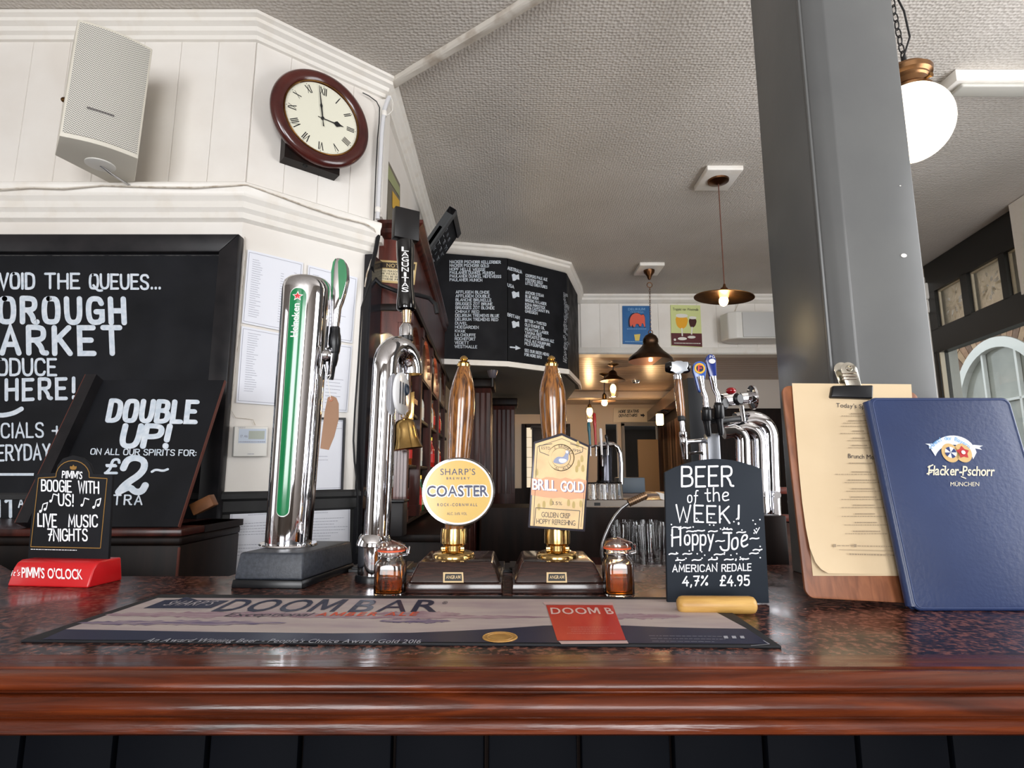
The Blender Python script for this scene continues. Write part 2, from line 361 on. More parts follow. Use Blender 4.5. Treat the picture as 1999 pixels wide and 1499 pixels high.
def font_cache():
    chars = "ABCDEFGHIJKLMNOPQRSTUVWXYZabcdefghijklmnopqrstuvwxyz0123456789'.-%&®Ü"
    obs = []
    for off in (0, .016):
        for ch in chars:
            c = bpy.data.curves.new('f', 'FONT'); c.body = ch; c.size = 1; c.offset = off*(.25 if ch in 'MWNVKA' else 1); c.resolution_u = 3
            o = bpy.data.objects.new('f', c); COL.objects.link(o); obs.append((ch, off, o, c))
    dg = bpy.context.evaluated_depsgraph_get()
    for ch, off, o, c in obs:
        me = o.evaluated_get(dg).to_mesh(); vs = [(v.co.x, v.co.y) for v in me.vertices]; fs = [tuple(p.vertices) for p in me.polygons]
        if vs:
            x0 = min(v[0] for v in vs); x1 = max(v[0] for v in vs); FC[ch, off] = ([(v[0]-x0, v[1]) for v in vs], fs, x1-x0)
    for ch, off, o, c in obs: bpy.data.objects.remove(o); bpy.data.curves.remove(c)
font_cache()
FC['M', .016] = ([(0, 0), (0, .73), (.17, .73), (.37, .30), (.57, .73), (.74, .73), (.74, 0), (.61, 0), (.61, .50), (.42, .1), (.32, .1), (.13, .50), (.13, 0)], [tuple(range(13))], .74)
CAP = max(y for x, y in FC['H', 0][0])
def ftext(m, pl, text, p0, p1, h, bold=0, shear=0, e=.0012, gap=.11, path=None):
    off = .016 if bold else 0
    O = pl.p(*p0); E = pl.p(*p1)-O; U = pl.p(p0[0], p0[1]-h)-O
    x = 0; its = []
    for ch in text:
        if ch == ' ': x += .32; continue
        g = FC.get((ch, off))
        if not g: continue
        its.append((g, x)); x += g[2]+gap
    x -= gap
    for g, dx in its:
        m.add([O+E*((a+dx+shear*b)/x)+U*(b/CAP)+pl.n*e for a, b in g[0]], g[1])
def quadpx(m, pl, pts, e=.0008): return m.poly([pl.p(*p, e) for p in pts])
def linepx(m, pl, pts, wpx, e=.001):
    """thin line along pixel points on plane"""
    for i in range(len(pts)-1):
        a = pl.p(*pts[i], e); b = pl.p(*pts[i+1], e); d = (b-a)
        if d.length < 1e-6: continue
        s = d.normalized().cross(pl.n)*rpx(wpx/2, max(.3, a.y), a.z); m.poly([a-s, b-s, b+s, a+s])
def textrows(m, pl, c0, c1, c2, c3, rows, rng, wpx=1.6, fill=(.3, .95), center=False, e=.001, dash=True):
    """rows of small illegible print inside the px quad c0(tl) c1(tr) c2(br) c3(bl)"""
    def q(s, t):
        return tuple((c0[i]*(1-s)+c1[i]*s)*(1-t)+(c3[i]*(1-s)+c2[i]*s)*t for i in (0, 1))
    for k in range(rows):
        t = (k+.5)/rows; L = rng.uniform(*fill); s0 = (1-L)/2 if center else 0; s = s0
        if not dash: linepx(m, pl, [q(s0, t), q(s0+L, t)], wpx, e); continue
        while s < s0+L:
            w = rng.uniform(.02, .07); linepx(m, pl, [q(s, t), q(min(s+w, s0+L), t)], wpx, e); s += w+.012
# ================================================================ SETTING
C1 = Vector((-1.003, 2.0, 0)); C2 = Vector((-.59, 2.34, 0)); C3 = Vector((-.62, 4.2, 0))
def sweep(m, path, prof, closed_prof=True):
    n = len(path); rings = []
    for i in range(n):
        a = Vector(path[max(i-1, 0)][:2]); b = Vector(path[i][:2]); c = Vector(path[min(i+1, n-1)][:2])
        d1 = (b-a) if i else (c-b); d2 = (c-b) if i < n-1 else (b-a); d1.normalize(); d2.normalize()
        n1 = Vector((d1.y, -d1.x)); n2 = Vector((d2.y, -d2.x)); nn = (n1+n2).normalized(); k = 1/max(.3, nn.dot(n1))
        rings.append([Vector((b.x+nn.x*k*d, b.y+nn.y*k*d, z)) for d, z in prof])
    p = len(prof); vs = [v for r in rings for v in r]; fs = []
    for i in range(n-1):
        for j in range(p): fs.append((i*p+j, i*p+(j+1) % p, (i+1)*p+(j+1) % p, (i+1)*p+j))
    fs.append(tuple(range(p))); fs.append(tuple(range((n-1)*p+p-1, (n-1)*p-1, -1)))
    return m.add(vs, fs)
def wallbox(m, a, b, z0, z1, th=.1, out=1, off=0):
    a = Vector((a[0], a[1], 0)); b = Vector((b[0], b[1], 0)); d = (b-a).normalized(); n = Vector((-d.y, d.x, 0))*out
    p = [a-n*off, b-n*off, b+n*th, a+n*th]
    return m.prism([Vector((q.x, q.y, z0)) for q in p], (0, 0, z1-z0))
struct('floor', M().box(-4.1, 4.2, -4.1, 9.8, -.1, 0), FLOORM)
struct('ceiling', M().box(-4.1, 4.2, -4.1, 5.56, CZ, CZ+.1), CEIL)
struct('wall_rear', M().box(-4.1, -2.5, -4.1, -4.0, 0, CZ).box(-.7, .1, -4.1, -4, 0, CZ).box(1.9, 2.4, -4.1, -4, 0, CZ)
       .box(-2.5, -.7, -4.1, -4, 0, .8).box(-2.5, -.7, -4.1, -4, 2.8, CZ).box(.1, 1.9, -4.1, -4, 0, .8).box(.1, 1.9, -4.1, -4, 2.8, CZ), mat('rear_wall_paint', (120, 112, 104), .5))
struct('wall_side', M().box(-4.1, -4.0, -4.1, 2.1, 0, CZ), mat('rear_wall_paint', (120, 112, 104), .5))
# wall behind the bar: straight run, splayed run, receding run
wl = struct('wall_left', wallbox(M(), (-4.1, 2.0), C1, 0, CZ), WALL)
wc = struct('wall_corner', wallbox(M(), C1, C2, 0, CZ), WALL)
struct('wall_inner', wallbox(M(), C2, (-.64, 8.2), 0, CZ), WALL)
def boards(parent, a, b, z0, z1, w, mt, th=.008, name='board', gap=.0025):
    a = Vector((a[0], a[1], 0)); b = Vector((b[0], b[1], 0)); L = (b-a).length; d = (b-a)/L; n = Vector((d.y, -d.x, 0)); k = max(1, round(L/w)); w = L/k
    for i in range(k):
        p = a+d*(i*w+gap/2); q = a+d*((i+1)*w-gap/2)
        m = M().prism([Vector((p.x, p.y, z0)), Vector((q.x, q.y, z0)), Vector((q.x, q.y, z1)), Vector((p.x, p.y, z1))], n*th)
        part(name, m, mt, parent, bevel=.002, bseg=1)
boards(wl, (-2.6, 2.0), C1, 2.34, 2.99, .15, WALL, gap=.0008)
boards(wc, C1, C2, 2.34, 2.99, .135, WALL, gap=.0008)
PATH = [(-4.0, 2.0), C1, C2]
PATH3 = [(-4.0, 2.0), C1, C2, C3]
cor = [(0, CZ-.001), (.07, CZ-.001), (.07, CZ-.014), (.055, CZ-.022), (.055, CZ-.036), (.038, CZ-.046), (.034, CZ-.062), (.02, CZ-.07), (.02, CZ-.088), (0, CZ-.092)]
struct('trim_1', sweep(M(), PATH3, cor), TRIMW)                     # ceiling cornice
rail = [(0, 2.372), (.03, 2.372), (.05, 2.36), (.05, 2.345), (.04, 2.33), (.04, 2.312), (.028, 2.296), (.028, 2.272), (.016, 2.258), (.016, 2.236), (0, 2.226)]
struct('trim_2', sweep(M(), PATH, rail), TRIMW)
dado = [(0, 1.238), (.022, 1.238), (.028, 1.23), (.028, 1.214), (.016, 1.205), (.016, 1.17), (.006, 1.16), (.006, .02), (0, .02)]
struct('trim_3', sweep(M(), PATH, dado), GREYW)
# receding cornice pieces on the inner wall and a flat frieze
struct('trim_4', wallbox(M(), (C2.x, C2.y+.02), (C3.x, C3.y), 2.30, 2.33, 0, 1, .02), TRIMW)
# corner post between the splayed and the receding wall
struct('trim_5', M().prism([(C2.x-.03, C2.y-.015, 2.40), (C2.x+.025, C2.y-.02, 2.40), (C2.x+.03, C2.y+.05, 2.40), (C2.x-.03, C2.y+.02, 2.40)], (0, 0, .56)), TRIMW)
# dark post under it at the end of the splayed wall
struct('trim_6', M().prism([(C2.x-.035, C2.y-.04, 0), (C2.x-.0, C2.y-.045, 0), (C2.x+.02, C2.y+.05, 0), (C2.x-.035, C2.y+.02, 0)], (0, 0, 2.22)),
       mat('charcoal_gloss', (30, 30, 34), .25, coat=.3))
# ceiling batten
a = Vector((-.585, 2.37, CZ)); b = Vector((.45, 1.60, CZ)); d = (b-a).normalized(); s = Vector((-d.y, d.x, 0))*.022
bt = M(); n = 18; rr = random.Random(3)
prof = [(-.022, 0), (-.02, -.02), (-.012, -.026), (.012, -.026), (.02, -.02), (.022, 0)]
vs = []; fs = []
for i in range(n+1):
    p = a.lerp(b, i/n); wob = rr.uniform(-.0012, .0012)
    for x, z in prof: vs.append(p+s.normalized()*(x+wob)+Vector((0, 0, z+rr.uniform(-.001, .001))))
for i in range(n):
    for j in range(5): fs.append((i*6+j, i*6+j+1, (i+1)*6+j+1, (i+1)*6+j))
fs += [tuple(range(6)), tuple(range(n*6+5, n*6-1, -1))]
bt.add(vs, fs)
struct('trim_7', bt, GRIME)
# bulkhead over the far end of the back bar
BP = [(-.62, 4.16), (-.04, 4.28), (.45, 4.61), (.61, 5.2), (.66, 5.5)]
BZ = 2.115
struct('wall_bulkhead', M().prism([(x, y, BZ) for x, y in BP]+[(-.62, 5.5, BZ)], (0, 0, CZ-BZ)), mat('bulkhead_black', (20, 21, 24), .55))
struct('ceiling_soffit', M().box(-.63, .62, 5.5, 7.9, BZ+.003, BZ+.2).prism([(x, y, BZ-.004) for x, y in [(-.61, 4.19), (-.04, 4.31), (.42, 4.64), (.58, 5.2), (.62, 5.49), (-.61, 5.49)]], (0, 0, .003)),
       mat('soffit_grey', (124, 124, 120), .6))
bpath = [(p[0], p[1]) for p in BP]
struct('trim_8', sweep(M(), bpath, [(0, CZ-.001), (.06, CZ-.001), (.06, CZ-.02), (.045, CZ-.03), (.045, CZ-.05), (.02, CZ-.075), (0, CZ-.08)]), TRIMW)
struct('trim_9', sweep(M(), bpath, [(0, BZ+.032), (.022, BZ+.032), (.022, BZ-.008), (0, BZ-.008)]), TRIMW)
# header wall
HZ = 2.46
wh = struct('wall_header', M().box(.62, 3.75, 5.5, 5.64, HZ, CZ), WALL)
boards(wh, (.68, 5.5), (3.2, 5.5), HZ+.05, CZ-.08, .2, WALL, th=.012, gap=.001)
struct('trim_10', sweep(M(), [(.62, 5.5), (3.75, 5.5)], [(0, CZ-.001), (.08, CZ-.001), (.08, CZ-.02), (.06, CZ-.035), (.06, CZ-.055), (.03, CZ-.08), (0, CZ-.085)]), TRIMW)
struct('trim_11', sweep(M(), [(.62, 5.5), (3.75, 5.5)], [(0, HZ+.07), (.02, HZ+.07), (.03, HZ+.05), (.03, HZ+.012), (.015, HZ), (0, HZ)]), TRIMW)
# rear room
RCE = mat('glossy_cream_planks', (158, 136, 116), .28, c2=(148, 124, 104), scale=3, stretch=(.5, 4, 1))
cr = struct('ceiling_rear', M().box(-1.6, 4.2, 5.64, 9.75, HZ+.012, HZ+.1), RCE)
for i in range(33):
    y0 = 5.645+i*.12; part('plank', M().box(.3, 4.0, y0+.003, y0+.117, HZ, HZ+.012), RCE, cr, bevel=.004, bseg=1)
struct('trim_12', M().box(-1.2, 3.2, 8.0, 8.2, HZ-.1, HZ), mat('cream_beam', (176, 158, 138), .4), bevel=.01)
FW = mat('far_wall_cream', (196, 176, 152), .5)
struct('wall_far', M().box(-1.6, 4.2, 9.6, 9.7, 2.13, HZ).box(-1.6, .18, 9.6, 9.7, 0, 2.13).box(.95, 1.58, 9.6, 9.7, 0, 2.13).box(1.78, 1.86, 9.6, 9.7, 0, 2.13).box(2.45, 4.2, 9.6, 9.7, 0, 2.13)
       .box(.18, .95, 9.6, 9.7, 0, 1.05), FW)
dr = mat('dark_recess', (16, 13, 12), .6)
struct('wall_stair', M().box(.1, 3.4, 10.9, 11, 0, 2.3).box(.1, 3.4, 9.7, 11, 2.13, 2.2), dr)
# leaded window in the far wall
wf = struct('window_1', M().box(.22, .93, 9.57, 9.6, 1.02, 1.07).box(.22, .93, 9.57, 9.6, 2.07, 2.13).box(.16, .24, 9.57, 9.6, 1.02, 2.13).box(.9, .98, 9.57, 9.6, 1.02, 2.13), DKWOOD)
lit = mat('lit_frosted_pane', (226, 206, 176), .4, emit=.9, ec=(236, 218, 188))
for i in range(5):
    for j in range(6):
        x0 = .245+i*.132; z0 = 1.075+j*.166
        part('pane', M().box(x0, x0+.126, 9.585, 9.59, z0, z0+.160), lit, wf)
struct('door_1', M().box(1.84, 1.88, 9.5, 9.6, 0, 2.13).box(2.43, 2.47, 9.5, 9.6, 0, 2.13).box(1.84, 2.47, 9.5, 9.6, 2.09, 2.15), mat('grey_door_frame', (120, 112, 102), .4))
struct('wall_panel', M().box(2.05, 2.38, 9.3, 9.34, .9, 1.85), mat('tan_panel', (150, 118, 78), .5))
# white half wall of the rear room at the near side
struct('wall_rear_right', M().box(2.2, 4.2, 7.0, 7.1, 2.1, HZ).box(2.2, 4.2, 7.0, 7.1, 0, 2.1), mat('rear_white', (206, 198, 190), .5))
struct('trim_13', M().box(2.2, 4.2, 6.93, 7.0, 0, 2.09), DKWOOD)
# pine-clad partition running back
wp = struct('wall_partition', wallbox(M(), (2.14, 6.85), (2.44, 9.55), 0, 2.2, .05, -1), DKWOOD)
PNL = mat('brown_partition', (82, 52, 32), .3, c2=(110, 72, 44), scale=5, stretch=(5, 5, .6), coat=.3)
boards(wp, (2.44, 9.55), (2.14, 6.85), .3, 2.05, .22, PNL, th=-.02, name='panel')
struct('trim_14', wallbox(M(), (2.10, 6.8), (2.42, 9.55), 2.17, 2.33, .14, 1), mat('brown_beam', (74, 52, 38), .35, coat=.3))
# ---------------------------------------------------------------- shop-front wall and what is outside
WA = Vector((3.39, 3.54, 0)); WD = Vector((.157, .987, 0)).normalized(); WN = Vector((-WD.y, WD.x, 0))
PWp = Pl(WA, WN)
def SZ(u, v): p = PWp.p(u, v); return (p-WA).dot(WD), p.z
def wbar(m, s0, s1, z0, z1, n0=-.04, n1=.04):
    pts = [WA+WD*s+WN*n for s, n in ((s0, n0), (s1, n0), (s1, n1), (s0, n1))]
    return m.prism([Vector((p.x, p.y, z0)) for p in pts], (0, 0, z1-z0))
sE = SZ(1822, 600)[0]; ptop = SZ(1884, 540)[1]; pbot = SZ(1868, 628)[1]; btop = SZ(1920, 660)[1]
print('window', sE, ptop, pbot, btop)
struct('wall_right', wbar(M(), -8, -1.25, 0, CZ, -.12, 0), mat('rear_wall_paint', (120, 112, 104), .5))
struct('wall_return', wbar(M(), sE, 2.4, 0, CZ, -.14, 0), mat('cream_wall', (214, 208, 198), .45))
struct('trim_15', wbar(M(), sE-.0, sE+.1, 0, CZ-.1, -.02, .05), mat('cream_wall', (214, 208, 198), .45))
cb = Vector(WA+WD*(sE+.03)+WN*.05)
solo('corbel', M().obox(cb+Vector((0, 0, 2.83)), WD, WN, (0, 0, 1), .13, .12, .15).obox(cb+Vector((0, .0, 2.70)), WD, WN, (0, 0, 1), .1, .08, .12), TRIMW,
     'white moulded corbel at the far end of the black shopfront', 'corbel', bevel=.02)
edges = [SZ(1833, 563)[0], SZ(1884, 540)[0], SZ(1897, 532)[0], SZ(1960, 503)[0], SZ(1972, 497)[0]]
pw = edges[2]-edges[3]
edges += [edges[4]-pw, edges[4]-pw-.06, edges[4]-2*pw-.06]
wn_ = M()
wbar(wn_, -1.25, sE, ptop, CZ-.005); wbar(wn_, -1.25, sE, btop, pbot)
wbar(wn_, edges[0], sE, pbot-.01, ptop+.01)
for i in (1, 3, 5): wbar(wn_, edges[i+1], edges[i], pbot-.01, ptop+.01)
wbar(wn_, -1.25, edges[7], pbot-.01, ptop+.01)
bl = SZ(1847, 740)[0]
wbar(wn_, bl, sE, .5, btop+.01); wbar(wn_, -1.25, -1.15, .5, btop+.01); wbar(wn_, -1.25, sE, 0, .95)
w2 = struct('window_2', wn_, WINBLK)
ETCH = mat('etched_glass', (226, 222, 204), .35, c2=(244, 240, 226), scale=24, trans=.9, ior=1.2, bump=.004, bscale=34, dist=1.5)
for i in (0, 2, 4, 6):
    part('pane', wbar(M(), edges[i+1]+.002, edges[i]-.002, pbot, ptop, -.012, -.004), ETCH, w2, 'etched leaf-patterned pane' if i == 0 else None)
    ml = M(); cs, cz = (edges[i+1]+edges[i])/2, (pbot+ptop)/2; hs, hz = (edges[i]-edges[i+1])*.5, (ptop-pbot)*.5; rl = random.Random(i)
    for k in range(26):
        a = rl.uniform(0, 6.283); r0 = rl.uniform(.05, .5); r1 = r0+rl.uniform(.2, .42); w_ = rl.uniform(.05, .10); ca, sa = math.cos(a), math.sin(a); nn_ = -.003+.0006*(k % 4)
        q_ = [(cs+hs*(ca*r-sa*o_), cz+hz*(sa*r+ca*o_)) for r, o_ in ((r0, 0), ((r0*2+r1)/3, w_), ((r0+2*r1)/3, w_*.9), (r1, 0), ((r0+2*r1)/3, -w_*.5), ((r0*2+r1)/3, -w_*.6))]
        ml.poly([Vector((*(WA+WD*s_+WN*nn_)[:2], z_)) for s_, z_ in q_])
    part('etched_leaf', ml, mat('leaf_relief', (240, 236, 220), .3, trans=.55, ior=1.3, c2=(206, 200, 180), scale=40), w2, kind='stuff')
    mb = M()
    e0, e1 = edges[i+1], edges[i]
    for (a0, a1, b0, b1) in ((e0, e1, pbot, pbot+.012), (e0, e1, ptop-.012, ptop), (e0, e0+.012, pbot, ptop), (e1-.012, e1, pbot, ptop)): wbar(mb, a0, a1, b0, b1, -.004, .012)
    part('bead', mb, mat('cream_bead', (200, 190, 168), .4), w2)
part('pane', wbar(M(), -1.15, bl, .95, btop, -.012, -.006), pane_mat('shop_glass', (236, 240, 240), .06), w2, 'large clear pane')
part('bead', wbar(M(), bl-.012, bl, .95, btop, -.004, .03), mat('cream_bead', (200, 190, 168), .4), w2)
struct('trim_16', wbar(M(), -.42, -.02, CZ-.62, CZ-.004, .05, .10), TRIMW)
# street front across the way
FD = 3.0; PF = Pl(WA-WN*FD, WN); FO = WA-WN*FD
def FZ(u, v): p = PF.p(u, v); return (p-FO).dot(WD), p.z
sl, _ = FZ(1866, 740); sc_, zt = FZ(1938, 670); rad = abs(sl-sc_); zc = zt-rad
print('arch', sl, sc_, rad, zc)
def fp(s, z, n=0): q = FO+WD*s+WN*n; return Vector((q.x, q.y, z))
struct('ground', M().box(3.2, 14, -6, 16, -.3, -.15), mat('street', (110, 108, 104), .7))
bw = thing('brick_building', 'brown brick building with a white arched window across the street', 'building', fp(sc_, 0, -.2))
m = M(); N = 24
def arcpts(r, n, N=24): return [fp(sc_+r*math.cos(math.pi*k/N), zc+r*math.sin(math.pi*k/N), n) for k in range(N+1)]
# wall with an arched opening (strips left, right, above)
BRW = mat('mortar', (160, 148, 134), .85, c2=(140, 128, 116), scale=20)
m.prism([fp(sc_+rad, -.2), fp(sc_+5, -.2), fp(sc_+5, 6), fp(sc_+rad, 6)], -WN*.3)
m.prism([fp(sc_-rad, -.2), fp(sc_-rad, 6), fp(sc_-7, 6), fp(sc_-7, -.2)], -WN*.3)
ar = arcpts(rad, 0)
m.prism(ar+[fp(sc_-rad, 6), fp(sc_+rad, 6)], -WN*.3)
m.prism([fp(sc_-rad, -.2), fp(sc_+rad, -.2), fp(sc_+rad, .9), fp(sc_-rad, .9)], -WN*.3)
part('wall', m, BRW, bw)
BR = [mat('brick_brown', (148, 112, 88), .8, c2=(170, 134, 106), scale=18), mat('brick_dark', (110, 84, 68), .8, c2=(134, 104, 84), scale=18), mat('brick_buff', (186, 156, 124), .8, c2=(166, 136, 108), scale=18)]
for k in range(30):
    for ring in range(2):
        a0 = math.pi*(k+.06)/30; a1 = math.pi*(k+.94)/30; r0 = rad+.09+ring*.24; r1 = r0+.225
        mb = M().prism([fp(sc_+r*math.cos(t), zc+r*math.sin(t), .0) for r, t in ((r0, a0), (r1, a0), (r1, a1), (r0, a1))], WN*.02)
        part('brick', mb, BR[(k*7+ring*3) % 3], bw)
for row in range(26):
    z0 = 1.0+row*.085
    for k in range(-9, 6):
        s0 = sc_+k*.24+(row % 2)*.12; s1 = s0+.225; cx = (s0+s1)/2; dz = max(0, z0-zc)
        if abs(cx-sc_) < rad+.24 and z0 < zc: continue
        if math.hypot(cx-sc_, dz) < rad+.68 and z0 >= zc: continue
        if k > 3 and row > 12: continue
        part('brick', M().prism([fp(s0, z0), fp(s1, z0), fp(s1, z0+.073), fp(s0, z0+.073)], WN*.015), BR[(row*5+k*3) % 3], bw)
WFR = mat('white_window_frame', (236, 236, 232), .45)
m = M(); a1_ = arcpts(rad+.08, .03); a2_ = arcpts(rad-.07, .03)
for k in range(N): m.prism([a1_[k], a1_[k+1], a2_[k+1], a2_[k]], -WN*.12)
for sgn in (-1, 1):
    m.prism([fp(sc_+sgn*(rad+.08), .9, .03), fp(sc_+sgn*(rad-.07), .9, .03), fp(sc_+sgn*(rad-.07), zc, .03), fp(sc_+sgn*(rad+.08), zc, .03)], -WN*.12)
wfr = part('window_frame', m, WFR, bw, 'white arched frame')
for s in (-rad*.42, rad*.3):
    zz = zc+math.sqrt(rad*rad-s*s)
    part('glazing_bar', M().prism([fp(sc_+s-.022, .9, .0), fp(sc_+s+.022, .9, .0), fp(sc_+s+.022, zz, .0), fp(sc_+s-.022, zz, .0)], -WN*.05), WFR, bw)
for z in (zc+.12, zc-.62, zc-1.3):
    hw = math.sqrt(max(.01, rad*rad-max(0, z-zc)**2))
    part('glazing_bar', M().prism([fp(sc_-hw, z-.018, .0), fp(sc_+hw, z-.018, .0), fp(sc_+hw, z+.018, .0), fp(sc_-hw, z+.018, .0)], -WN*.05), WFR, bw)
part('pane', M().prism([fp(sc_-rad, .9, -.06), fp(sc_+rad, .9, -.06)]+arcpts(rad, -.06), -WN*.02), mat('dusty_far_glass', (132, 134, 126), .15, c2=(172, 172, 162), scale=1.5, coat=.5), bw)
# ---------------------------------------------------------------- pillar
px0, px1, py0, py1 = .585, .749, .99, 1.233
ch = .028
m = M().prism([(px0+ch, py0, BT), (px1, py0, BT), (px1, py1, BT), (px0, py1, BT), (px0, py0+ch, BT), (px0+.010, py0+.014, BT), (px0+.016, py0+.010, BT)], (0, 0, CZ-BT))
struct('pillar', m, PILLAR, bevel=.0025, smooth=50)
struct('trim_17', M().box(px0-.004, px0+.012, py0+.03, py0+.038, BT, CZ), PILLAR, bevel=.002)
for (u, v, r) in ((1764, 499, .0042), (1757, 363, .0012)):
    p = pY(u, v, py0)
    solo('paint_chip', M().lathe(p+Vector((0, -.0004, 0)), [(r, 0), (r, .0006)], 14, (0, -1, 0), 1.3, .9), TRIMW,
         'small white chip in the grey pillar paint' if r > .002 else 'pinhead white speck on the grey pillar, above the chip', 'paint chip')
# ================================================================ helpers for things placed on the bar
def lax(m, pb, pt, Y, prof, seg=32, Yt=None, rf=None):
    A = pY(*pb, Y); B_ = pY(*pt, Yt or Y); ax = (B_-A).normalized(); L = (B_-A).length
    pr = []
    for v, hw in prof:
        z = zY(v, Y+((Yt or Y)-Y)*(pb[1]-v)/(pb[1]-pt[1])); t = (z-A.z)/ax.z; r = rpx(hw, Y, z) if hw > 0 else 1e-6
        pr.append((r, t))
    return m.lathe(A, pr, seg, ax)
def squircle(m, c, prof, seg=40, k=5):
    vs = []; fs = []
    for r, z in prof:
        for i in range(seg):
            a = 2*math.pi*i/seg+.12; f = 1/((abs(math.cos(a))**k+abs(math.sin(a))**k)**(1/k)) if r > 0 else 0
            f = 1+(f-1)*(1 if z < .058 else .0)
            vs.append(Vector(c)+Vector((r*f*math.cos(a), r*f*math.sin(a), z)))
    for i in range(len(prof)-1):
        for j in range(seg): fs.append((i*seg+j, i*seg+(j+1) % seg, (i+1)*seg+(j+1) % seg, (i+1)*seg+j))
    if prof[0][0] > 1e-4: fs.append(tuple(range(seg-1, -1, -1)))
    if prof[-1][0] > 1e-4: b = (len(prof)-1)*seg; fs.append(tuple(range(b, b+seg)))
    return m.add(vs, fs)
# ================================================================ BAR COUNTER
bar = thing('bar_counter', 'long bar counter with polished red-brown granite top and moulded mahogany edge', 'bar counter', (0, .9, 0))
gp = [(-1.75, .671), (1.7, .671), (1.7, 1.31), (-.54, 1.31), (-.56, 1.168), (-.97, 1.168), (-1.3, 1.45), (-1.75, 1.45)]
part('countertop', M().prism([(x, y, BT-.03) for x, y in gp], (0, 0, .03)), GRANITE, bar, 'speckled granite slab')
NP = [(.674, 1.1004), (.6345, 1.1004), (.6335, 1.0985), (.629, 1.0985), (.621, 1.0965), (.6145, 1.0925), (.6115, 1.088), (.6125, 1.0845), (.6165, 1.0825),
      (.6165, 1.0815), (.609, 1.081), (.6035, 1.078), (.6005, 1.0725), (.6015, 1.066), (.606, 1.062), (.609, 1.0612), (.609, 1.0603), (.605, 1.0585), (.6035, 1.055), (.6035, 1.048), (.607, 1.0452), (.674, 1.0452)]
m = M(); n = 40; k = len(NP)
for i in range(n+1):
    x = -1.75+3.45*i/n; m.v += [Vector((x, y, z)) for y, z in NP]
for i in range(n):
    for j in range(k-1): m.f.append((i*k+j, i*k+j+1, (i+1)*k+j+1, (i+1)*k+j))
m.f += [tuple(range(k)), tuple(range(n*k+k-1, n*k-1, -1))]
part('moulded_edge', m, NOSE, bar, 'red-brown varnished nosing with two rolls', smooth=50)
x0 = pY(950, 1460, .645).x
for i in range(-12, 12):
    a = x0+i*.0957; part('board', M().box(a+.0022, a+.0957-.0022, .636, .652, 0, 1.046), BLACKW, bar, bevel=.003, bseg=2)
part('carcass', M().box(-1.75, 1.7, .652, 1.28, 0, 1.07), DKWOOD, bar)
# ================================================================ BAR RUNNER
MZ = BT+.0032; MP = Pl((0, 0, MZ), (0, 0, 1))
FLp = pZ(40, 1254, BT); FRp = pZ(1526, 1266, BT); ex = (FRp-FLp).normalized(); ey = Vector((-ex.y, ex.x, 0)); MD = .262
mat_ = thing('bar_runner', 'long printed rubber-backed bar runner with a navy border lying on the granite', 'bar mat', FLp)
part('backing', M().prism([FLp, FRp, FRp+ey*MD, FLp+ey*MD], (0, 0, .003)), RUBBER, mat_, bevel=.0008)
CRM = mat('runner_cream_print', (186, 172, 168), .6, c2=(160, 140, 148), scale=6, stretch=(1, 4, 1), lo=.45, hi=.75)
def U_(u): return (u, 0)
def mpoly(pts, e=.0003): return [MP.p(*q, e) for q in pts]
wave = [(1458, 1227), (1380, 1226), (1300, 1224), (1225, 1221), (1140, 1219), (1060, 1221), (990, 1226), (900, 1231), (800, 1235), (650, 1236), (400, 1233), (128, 1228)]
part('print_field', M().poly(mpoly([(308, 1167), (1352, 1170)]+wave)), CRM, mat_, 'pale sand-coloured sky print')
part('print_border', M().poly(mpoly([(128, 1228)]+wave[::-1][1:]+[(1504, 1257), (82, 1248)], .0004)), NAVYP, mat_, 'navy printed band')
rr = random.Random(5)
def ragged(m, u0, u1, v0, v1, e):
    n = 40; top = []; bot = []
    for i in range(n+1):
        t = i/n; tap = math.sin(math.pi*min(1, max(0, t)))**.5
        c = (v0+v1)/2; h = (v1-v0)/2*tap; top.append((u0+(u1-u0)*t, c-h*rr.uniform(.5, 1.1))); bot.append((u0+(u1-u0)*t, c+h*rr.uniform(.4, 1.1)))
    for i in range(n): m.poly(mpoly([top[i], top[i+1], bot[i+1], bot[i]], e))
for rg in ((205, 640, 1193, 1206, .0006), (560, 1080, 1200, 1208, .00062), (1120, 1330, 1196, 1210, .0006), (730, 900, 1192, 1204, .0007)):
    m = M(); ragged(m, *rg); part('print_cloud', m, mat('mauve_print', (140, 108, 124), .6, c2=(174, 152, 156), scale=30, stretch=(1, 5, 1)), mat_, 'mauve painted cloud streak')
for rg in ((150, 560, 1210, 1221, .0008), (740, 880, 1207, 1217, .0008)):
    m = M(); ragged(m, *rg); part('print_shadow', m, mat('violet_print', (84, 70, 112), .6, c2=(168, 150, 156), scale=26, stretch=(1, 6, 1)), mat_, 'violet painted cloud base')
def mtext(m, text, p0, p1, h, bold=1, shear=.25, e=.0009, gap=.11):
    O = MP.p(*p0, 0); E = MP.p(*p1, 0)-O; U = ey*(MP.p(p0[0], p0[1]-h, 0)-O).dot(ey)
    x = 0; its = []
    for ch_ in text:
        if ch_ == ' ': x += .3; continue
        g = FC.get((ch_, .016 if bold else 0))
        if g: its.append((g, x)); x += g[2]+gap
    x -= gap
    for g, dx in its: m.add([O+E*((a+dx)/x)+U*(b/CAP)+ex*(shear*b/CAP*U.length)+Vector((0, 0, e)) for a, b in g[0]], g[1])
m = M(); mtext(m, 'DOOM', (412, 1194), (652, 1195), 23, 1, -.05); mtext(m, 'BAR', (678, 1195), (852, 1195), 23, 1, -.05)
mtext(m, '®', (862, 1180), (872, 1180), 5, 0, 0)
m.poly(mpoly([(280, 1187), (322, 1171), (348, 1170), (364, 1165), (386, 1171), (448, 1172), (412, 1187)], .0007))
